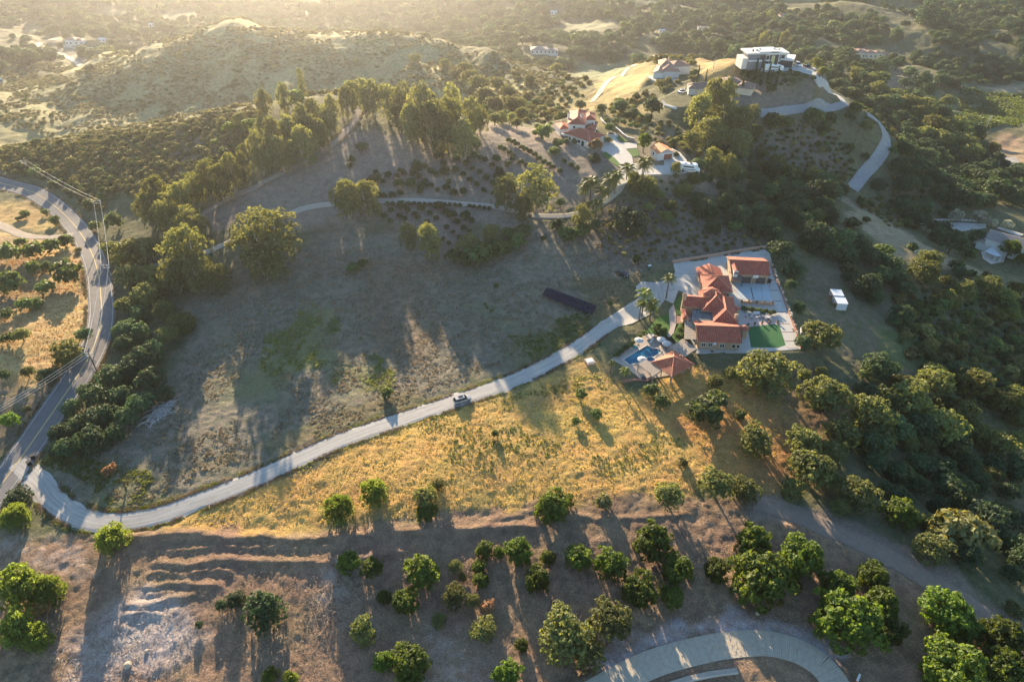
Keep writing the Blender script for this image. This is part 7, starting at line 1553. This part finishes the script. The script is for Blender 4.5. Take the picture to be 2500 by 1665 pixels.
for (tx, ty, bx, by, rz, lab) in ((228, 490, 262, 556, .1, "wooden power pole with pale crossarms at the top of the street bend"), (253, 646, 283, 712, .1, "power pole leaning over the street halfway down"), (203, 862, 243, 920, -.1, "dark power pole with white crossarm beside the big street oak"), (52, 392, 72, 430, .3, "distant power pole at the far left brush")):
    b, h = pole_at(tx, ty, bx, by); pole(b, h, rz, lab); poles.append((b, h, rz))
def wire(a, b, sag, label):
    pts = []
    for k in range(17): t = k / 16; p = Vector(a).lerp(Vector(b), t); p.z -= sag * 4 * t * (1 - t); pts.append(p)
    mb = MB(); mb.tube(pts, .032, 4); o = mb.build("power_line", M_WIRE); tag(o, label, "power line", "power lines beside the street")
def arm(i, s): b, h, rz = poles[i]; return b + Vector((math.cos(rz) * s, math.sin(rz) * s, h - .05))
nm = {0: "top", 1: "middle", 2: "big oak", 3: "far left"}
for (i, j) in ((0, 1), (1, 2), (3, 0)):
    for s, sd in ((-1.2, "left"), (1.2, "right")): wire(arm(i, s), arm(j, s), 1.2, f"{sd} wire between the {nm[i]} and {nm[j]} power poles")
off = P(-260, 1130, 6)
for s, sd in ((-1.2, "upper"), (0, "middle"), (1.2, "lower")): wire(arm(2, s), off + Vector((s * 1.4, s * .6, 0)), 1.5, f"{sd} of three wires running from the oak pole to the lower left edge")
b, h = pole_at(2412, 283, 2402, 328); pole(b, h, .2, "white-topped utility pole at the vineyard corner", 4, 3.2, M_PALEW)
b, h = pole_at(291, 1158, 309, 1198); o = pole(b, h, .3, "short dark post among weeds near the drive bend", 0)
b = G(1740, 178); pole(b, 6.5, .1, "pale leaning pole on the golden spur", 0, m=M_PALEW)
# ================================================================== PALMS
def palm_mesh():
    mb = MB(); rn = random.Random(5)
    for k in range(19):
        a = 2.4 * k; el = 1.15 - k * .085; L = 2.5 * rn.uniform(.85, 1.1); pts = []
        for i in range(8):
            t = i / 7; r = L * (t * math.cos(el) + .12 * t); z = L * (t * math.sin(el) - .62 * t * t); pts.append(Vector((r * math.cos(a), r * math.sin(a), z)))
        for i in range(7):
            d = (pts[i + 1] - pts[i]).normalized(); s = Vector((-math.sin(a), math.cos(a), 0)); w = .55 * math.sin(math.pi * (i + .8) / 8)
            for q in (0, .5):
                c = pts[i].lerp(pts[i + 1], q)
                for sg in (-1, 1): mb.face([c, c + d * .16, c + d * .38 + s * sg * w - Vector((0, 0, w * .45)), c + d * .24 + s * sg * w - Vector((0, 0, w * .5))])
    return mb.mesh("palm_crown", LM['palm'])
PM = palm_mesh()
def palm(px, py, wpx, label, hh=None, z=None, group=None):
    """px,py = crown centre; stands on the ground below"""
    h = hh; by = py + 20
    for _ in range(6):
        g = G(px, by) if z is None else P(px, by, z); q = project((g.x, g.y, g.z + h)); by += py - q[1]; 
        px_ = px + (px - q[0]) if _ == 0 else px_ + (px - q[0]); g = G(px_, by) if z is None else P(px_, by, z)
    g.z = g.z; w = wpx * depth_of(g) / FPX; o = empty("palm_tree", g, (px * 7) % 6.28, label, "palm tree", group); s = w / 4.6
    link_mesh("crown", PM, o, (.12, 0, h), 0, (s, s, s)); mb = MB(); mb.tube([(0, 0, -.3), (.05, 0, h * .5), (.12, 0, h + .1)], [.26, .19, .17], 7); mb.build("trunk", BARK, o)
    return o
pl = []
for (x, y, w, h) in ((1780, 1225, 115, 9), (1735, 1250, 80, 8.5), (1910, 1205, 95, 8), (1958, 1180, 85, 8), (2030, 1135, 100, 7), (1856, 1290, 95, 7.5), (1793, 1375, 85, 6), (1733, 1385, 70, 5), (1700, 1290, 60, 6)): X, Y = tp('B', x, y); pl.append(palm(X, Y, w / TS * 1.3, None, h, group="palms along the villa drive"))
row(pl, "feathery palm along the curving villa drive", "palms along the villa drive")
palm(1614, 393, 48, "tall dark palm before the orange-roofed garage", 9, ZB); palm(1600, 404, 34, "shorter palm left of the tall dark one", 7, ZB)
palm(1625, 716, 46, "tall sunlit palm beside the gravel turning place", 9, ZA - .6, "palms at the compound entrance"); palm(1632, 738, 38, "second lower palm of the entrance clump", 7, ZA - .6, "palms at the compound entrance"); palm(1600, 740, 30, "thin palm left of the entrance clump", 6.5, ZA - .6, "palms at the compound entrance"); palm(1618, 752, 34, "lowest palm of the entrance clump", 5, ZA - .6, "palms at the compound entrance")
palm(1684, 677, 34, "windswept palm standing on the concrete yard", 8, ZA); palm(1549, 902, 26, "small palm at the pool's lower corner", 4.5, ZP - .5); palm(1510, 884, 18, "slender palm at the pool's left corner", 4, ZP - .5)
# ================================================================== SMALL THINGS
def bin_(p, rz, label):
    o = empty("wheelie_bin", p, rz, label, "bin"); mb = MB(); mb.box((0, 0, .08), (.9, .95, 1.1)); mb.build("body", M_BLACK, o); mb = MB(); mb.box((0, -.03, 1.182), (.96, 1.05, .09)); mb.build("lid", M_DARK, o)
bin_(G(82, 1119), .6, "upper of two black bins at the drive mouth"); bin_(G(73, 1135), .9, "lower of two black bins at the drive mouth"); bin_(P(1877, 690, ZA + .06), 0, "black bin at the garage's right corner")
M_DEAD = mat("bleached_wood", (.42, .39, .37), var=.2, nscale=3); M_STICK = mat("dry_sticks", (.36, .27, .19), var=.3, nscale=2)
def stick_heap(name, pix, n, ln, m, seed, label=None, world=None, rad=.05, kind=None):
    rn = random.Random(seed); poly = wpoly(pix); a = np.array(poly); mb = MB(); k = 0
    while k < n:
        x, y = rn.uniform(a[:, 0].min(), a[:, 0].max()), rn.uniform(a[:, 1].min(), a[:, 1].max())
        if not _pip(np.array([x]), np.array([y]), poly)[0]: continue
        k += 1; g = rn.uniform(0, 6.28); L = ln * rn.uniform(.4, 1.3); z = float(hz(x, y)) + rn.uniform(.1, .45); mb.tube([(x, y, z), (x + L * .5 * math.cos(g), y + L * .5 * math.sin(g), z + rn.uniform(-.05, .2)), (x + L * math.cos(g + .2), y + L * math.sin(g + .2), z + rn.uniform(-.1, .15))], [rad, rad * .8, rad * .4], 3, cap=False)
    o = mb.build(name, m)
    if kind: tag(o, kind=kind)
    else: tag(o, label, "wood pile")
stick_heap("brush_pile", [(385,995),(425,978),(420,1000),(375,1035),(352,1045),(362,1020)], 150, 2.6, M_DEAD, 1, "pale heap of bleached boards and branches beside the belt oaks", rad=.09)
stick_heap("branch_litter", [(740,1440),(850,1400),(920,1440),(900,1540),(800,1560),(740,1520)], 500, 1.1, M_STICK, 2, kind="stuff"); stick_heap("branch_litter", [(120,1600),(300,1500),(420,1500),(500,1560),(420,1660),(160,1690)], 400, .9, M_DEAD, 3, kind="stuff")
stick_heap("twig_litter", [(300,1350),(1000,1330),(1700,1290),(2000,1400),(2300,1600),(1500,1640),(700,1660),(450,1600)], 4200, .55, M_STICK, 4, kind="stuff", rad=.04)
stick_heap("bark_litter", [(1440,1610),(1620,1525),(1800,1490),(1950,1530),(2000,1570),(1850,1530),(1680,1540),(1520,1600)], 900, .4, M_STICK, 5, kind="stuff", rad=.035)
def rock(px, py, s, label, seed):
    rn = random.Random(seed); mb = MB(); mb.lathe((0, 0, -.1), [(s * .9, 0), (s, s * .45), (s * .75, s * .85), (s * .3, s * 1.1)], 7, a0=rn.random()); o = mb.build("boulder", bpy.data.materials["tan_boulders"], None, loc=G(px, py), rz=rn.uniform(0, 3)); tag(o, label, "boulder")
rock(312, 1625, .8, "lone tan boulder with long shadow in the pale soil", 1); rock(1849, 1497, .5, "dark boulder above the concrete bend", 2); rock(1732, 1506, .35, "small pale boulder above the concrete lane's left part", 3); rock(358, 1590, .45, "dark clod in the pale soil", 4)
# concrete gutter and the inner bank of the bend
gl = [P(a, b, -3.15) for a, b in [(1800,1636),(1740,1643),(1680,1656),(1620,1675),(1560,1702)]]
gt = empty("concrete_gutter", gl[0], 0, "pale concrete gutter strip inside the road bend at the bottom", "gutter")
mb = MB()
for a, b in zip(gl[:-1], gl[1:]):
    d = (b - a).normalized(); n = Vector((-d.y, d.x, 0)) * .45; mb.prism([(p.x, p.y) for p in (a - n, b - n, b + n, a + n)], -3.5, -3.05)
mb.build("channel", M_PATH, gt); mb = MB()
for a, b in zip(gl[:-1], gl[1:]):
    d = (b - a).normalized(); n = Vector((-d.y, d.x, 0)); mb.prism([(p.x, p.y) for p in (a + n * .46, b + n * .46, b + n * .6, a + n * .6)], -3.5, -2.8)
mb.build("lip", M_CONC, gt); reroot(gt)
p = P(2094, 1658, -3.2); o = empty("road_barrier", p, .9, "white and orange barrier end at the bottom edge of the concrete lane", "barrier"); mb = MB(); mb.box((0, 0, 0), (1.6, .35, .8)); mb.build("white_block", M_FRAME, o); mb = MB(); mb.box((-1.1, 0, 0), (.55, .4, .6)); mb.build("orange_block", mat("orange_plastic", (.7, .18, .05)), o)
# vineyard rows
vr = []
wp = [G(a, b) for a, b in [(2345,215),(2520,225),(2540,300),(2420,318),(2350,300)]]; a = np.array([tuple(p)[:2] for p in wp]); 
vmesh = None
ang = .15; k = 0; v_all = []
verts, faces = [], []
for t in np.arange(-60, 90, 3.2):
    for s in np.arange(-90, 110, 1.6):
        x = a[:, 0].mean() + s * math.cos(ang) - t * math.sin(ang); y = a[:, 1].mean() + s * math.sin(ang) + t * math.cos(ang)
        if _pip(np.array([x]), np.array([y]), [tuple(q) for q in a])[0]: v_all.append((x, y))
rv = np.random.default_rng(8); va = np.array(v_all); zz = hz(va[:, 0], va[:, 1])
q = []
for r_ in range(5):
    c = np.stack([va[:, 0], va[:, 1], zz + .7], 1) + rv.normal(0, .35, (len(va), 3)); d = rv.normal(0, .6, (len(va), 3)); e = rv.normal(0, .6, (len(va), 3)); q.append(np.stack([c - d, c + e, c + d, c - e], 1))
q = np.concatenate(q); vme = np_mesh("vineyard_rows", q.reshape(-1, 3), np.arange(len(q) * 4).reshape(-1, 4), LM['bush']); vo = bpy.data.objects.new("vineyard_rows", vme); C.objects.link(vo); tag(vo, kind="stuff")
# tufts of grass and weeds on the open ground
def tufts(name, pix, n, w, h, m, seed, nq=7, dens=None, lean=.0):
    r = np.random.default_rng(seed); poly = wpoly(pix); a = np.array(poly); x = r.uniform(a[:, 0].min(), a[:, 0].max(), n * 3); y = r.uniform(a[:, 1].min(), a[:, 1].max(), n * 3)
    ok = _pip(x, y, poly) & off_road(x, y, .5); x, y = x[ok][:n], y[ok][:n]
    if dens: f = fbm(x, y, dens[0], 3, seed); x, y = x[f > dens[1]], y[f > dens[1]]
    k = np.repeat(np.arange(len(x)), nq); m_ = len(k); s = w * r.lognormal(0, .35, len(x))[k]; hh = h * r.lognormal(0, .3, len(x))[k]
    c = np.stack([x[k], y[k], hz(x[k], y[k]) + .02], 1) + np.stack([r.normal(0, 1, m_) * s * .35, r.normal(0, 1, m_) * s * .35, np.zeros(m_)], 1); g = r.uniform(0, 6.28, m_)
    d = np.stack([np.cos(g), np.sin(g), np.zeros(m_)], 1) * (s * .28)[:, None]; up = np.stack([r.normal(0, .4, m_), r.normal(0, .4, m_), np.ones(m_)], 1) * (hh * r.uniform(.6, 1.2, m_))[:, None]
    q = np.stack([c - d, c + d, c + d * .7 + up, c - d * .7 + up], 1); me = np_mesh(name, q.reshape(-1, 3), np.arange(m_ * 4).reshape(-1, 4), m); o = bpy.data.objects.new(name, me); C.objects.link(o); tag(o, kind="stuff")
GM1 = leaf_mat("golden_grass", (.40, .26, .09), (.50, .33, .11), .35, (1.2, 1.15, .9)); GM2 = leaf_mat("dead_grass", (.21, .18, .125), (.29, .245, .17), .3, (1.2, 1.1, .9)); GM3 = leaf_mat("green_weeds", (.12, .145, .05), (.21, .22, .08), .45, (1.6, 1.6, 1))
UF = [(420,1235),(620,1180),(900,1080),(1060,1000),(1300,930),(1440,900),(1560,950),(1700,890),(1830,920),(1950,1000),(1900,1120),(1750,1190),(1560,1205),(1300,1225),(1000,1265),(700,1280),(420,1290)]
tufts("golden_grass", UF, 7500, .3, .13, GM1, 3, 4); tufts("green_weeds", [(1000,1030),(1440,910),(1600,1000),(1700,1060),(1600,1150),(1300,1180),(1050,1120)], 2200, .4, .2, GM3, 4, dens=(1 / 12., .56))
tufts("dead_grass", [(330,1240),(130,1190),(250,1060),(420,930),(470,760),(560,640),(900,600),(1400,560),(1640,620),(1560,690),(1380,830),(1050,960),(700,1100),(450,1180)], 16000, .55, .15, GM2, 5, dens=(1 / 9., .42))
tufts("green_weeds", [(620,950),(640,860),(650,790),(760,740),(860,800),(940,880),(1000,920),(940,965),(800,930),(700,960)], 3500, .5, .18, GM3, 6, dens=(1 / 9., .5)); tufts("green_weeds", [(1180,740),(1300,740),(1440,760),(1440,830),(1300,880),(1240,820)], 2200, .5, .18, GM3, 7, dens=(1 / 9., .5)); tufts("green_weeds", [(90,1130),(180,1160),(260,1240),(420,1220),(360,1150),(240,1130),(160,1080)], 1200, .5, .2, GM3, 8, dens=(1 / 9., .45))
tufts("golden_grass", [(-40,600),(190,620),(215,680),(220,800),(180,880),(-40,900)], 4500, .34, .12, GM1, 9, 4)

def verge(name, line, hw, n, m, seed, w=.45, h=.22):
    r = np.random.default_rng(seed); P_ = np.array([tuple(p)[:2] for p in line]); k = r.integers(1, len(P_) - 1, n); t = P_[k + 1 if False else np.minimum(k + 1, len(P_) - 1)] - P_[k - 1]; t /= np.linalg.norm(t, axis=1, keepdims=True) + 1e-9
    nn = np.stack([-t[:, 1], t[:, 0]], 1); s = r.choice([-1, 1], n); off = hw + np.abs(r.normal(0, .5, n)) - .25; q = P_[k] + nn * (s * off)[:, None] + t * r.uniform(-1, 1, n)[:, None]
    x, y = q[:, 0], q[:, 1]; f = fbm(x, y, 1 / 4., 3, seed) > .42; x, y = x[f], y[f]; kk = np.repeat(np.arange(len(x)), 5); m_ = len(kk)
    c = np.stack([x[kk], y[kk], hz(x[kk], y[kk]) + .04], 1) + np.stack([r.normal(0, .2, m_), r.normal(0, .2, m_), np.zeros(m_)], 1); g = r.uniform(0, 6.28, m_); sz = w * r.uniform(.5, 1.3, m_)
    d = np.stack([np.cos(g), np.sin(g), np.zeros(m_)], 1) * (sz * .4)[:, None]; up = np.stack([r.normal(0, .4, m_), r.normal(0, .4, m_), np.ones(m_)], 1) * (h * r.uniform(.5, 1.3, m_))[:, None]
    v = np.stack([c - d, c + d, c + d * .7 + up, c - d * .7 + up], 1); me = np_mesh(name, v.reshape(-1, 3), np.arange(m_ * 4).reshape(-1, 4), m); o = bpy.data.objects.new(name, me); C.objects.link(o); tag(o, kind="stuff")
verge("verge_weeds", ROADS['gravel_drive'][22:-44], 2.75, 5000, GM2, 31, .35, .15); verge("verge_weeds", ROADS['gravel_drive'][22:-44], 3.0, 2500, GM3, 32, .35, .15); verge("verge_weeds", ROADS['hill_track'], 1.7, 1500, GM2, 33); verge("verge_weeds", ROADS['street'], 4.3, 3000, GM2, 35)

ub = empty("utility_box", G(1585, 655), .3, "small green and white utility box on bare ground above the drive", "utility box"); mb = MB(); mb.box((0, 0, -.2), (1.5, 1.1, 1.2)); mb.build("cabinet", mat("utility_green", (.05, .13, .09)), ub); mb = MB(); mb.box((.1, 0, 1.002), (1.1, .9, .12)); mb.build("lid", M_FRAME, ub)
# ================================================================== AIR
hm = bpy.data.materials.new("haze_air"); hm.use_nodes = True
nt = hm.node_tree; nt.nodes.clear(); pv = nt.nodes.new("ShaderNodeVolumePrincipled"); ou = nt.nodes.new("ShaderNodeOutputMaterial")
pv.inputs["Color"].default_value = (.93, .95, 1.0, 1); pv.inputs["Density"].default_value = 0.00013; pv.inputs["Anisotropy"].default_value = 0.84
nt.links.new(pv.outputs[0], ou.inputs["Volume"])
mb = MB(); zt = 128.0
mb.box((0, 4000, -80), (14000, 8700, zt + 80))
hz_o = mb.build("haze", hm); tag(hz_o, kind="stuff")
try: hm.cycles.homogeneous_volume = True
except Exception: pass
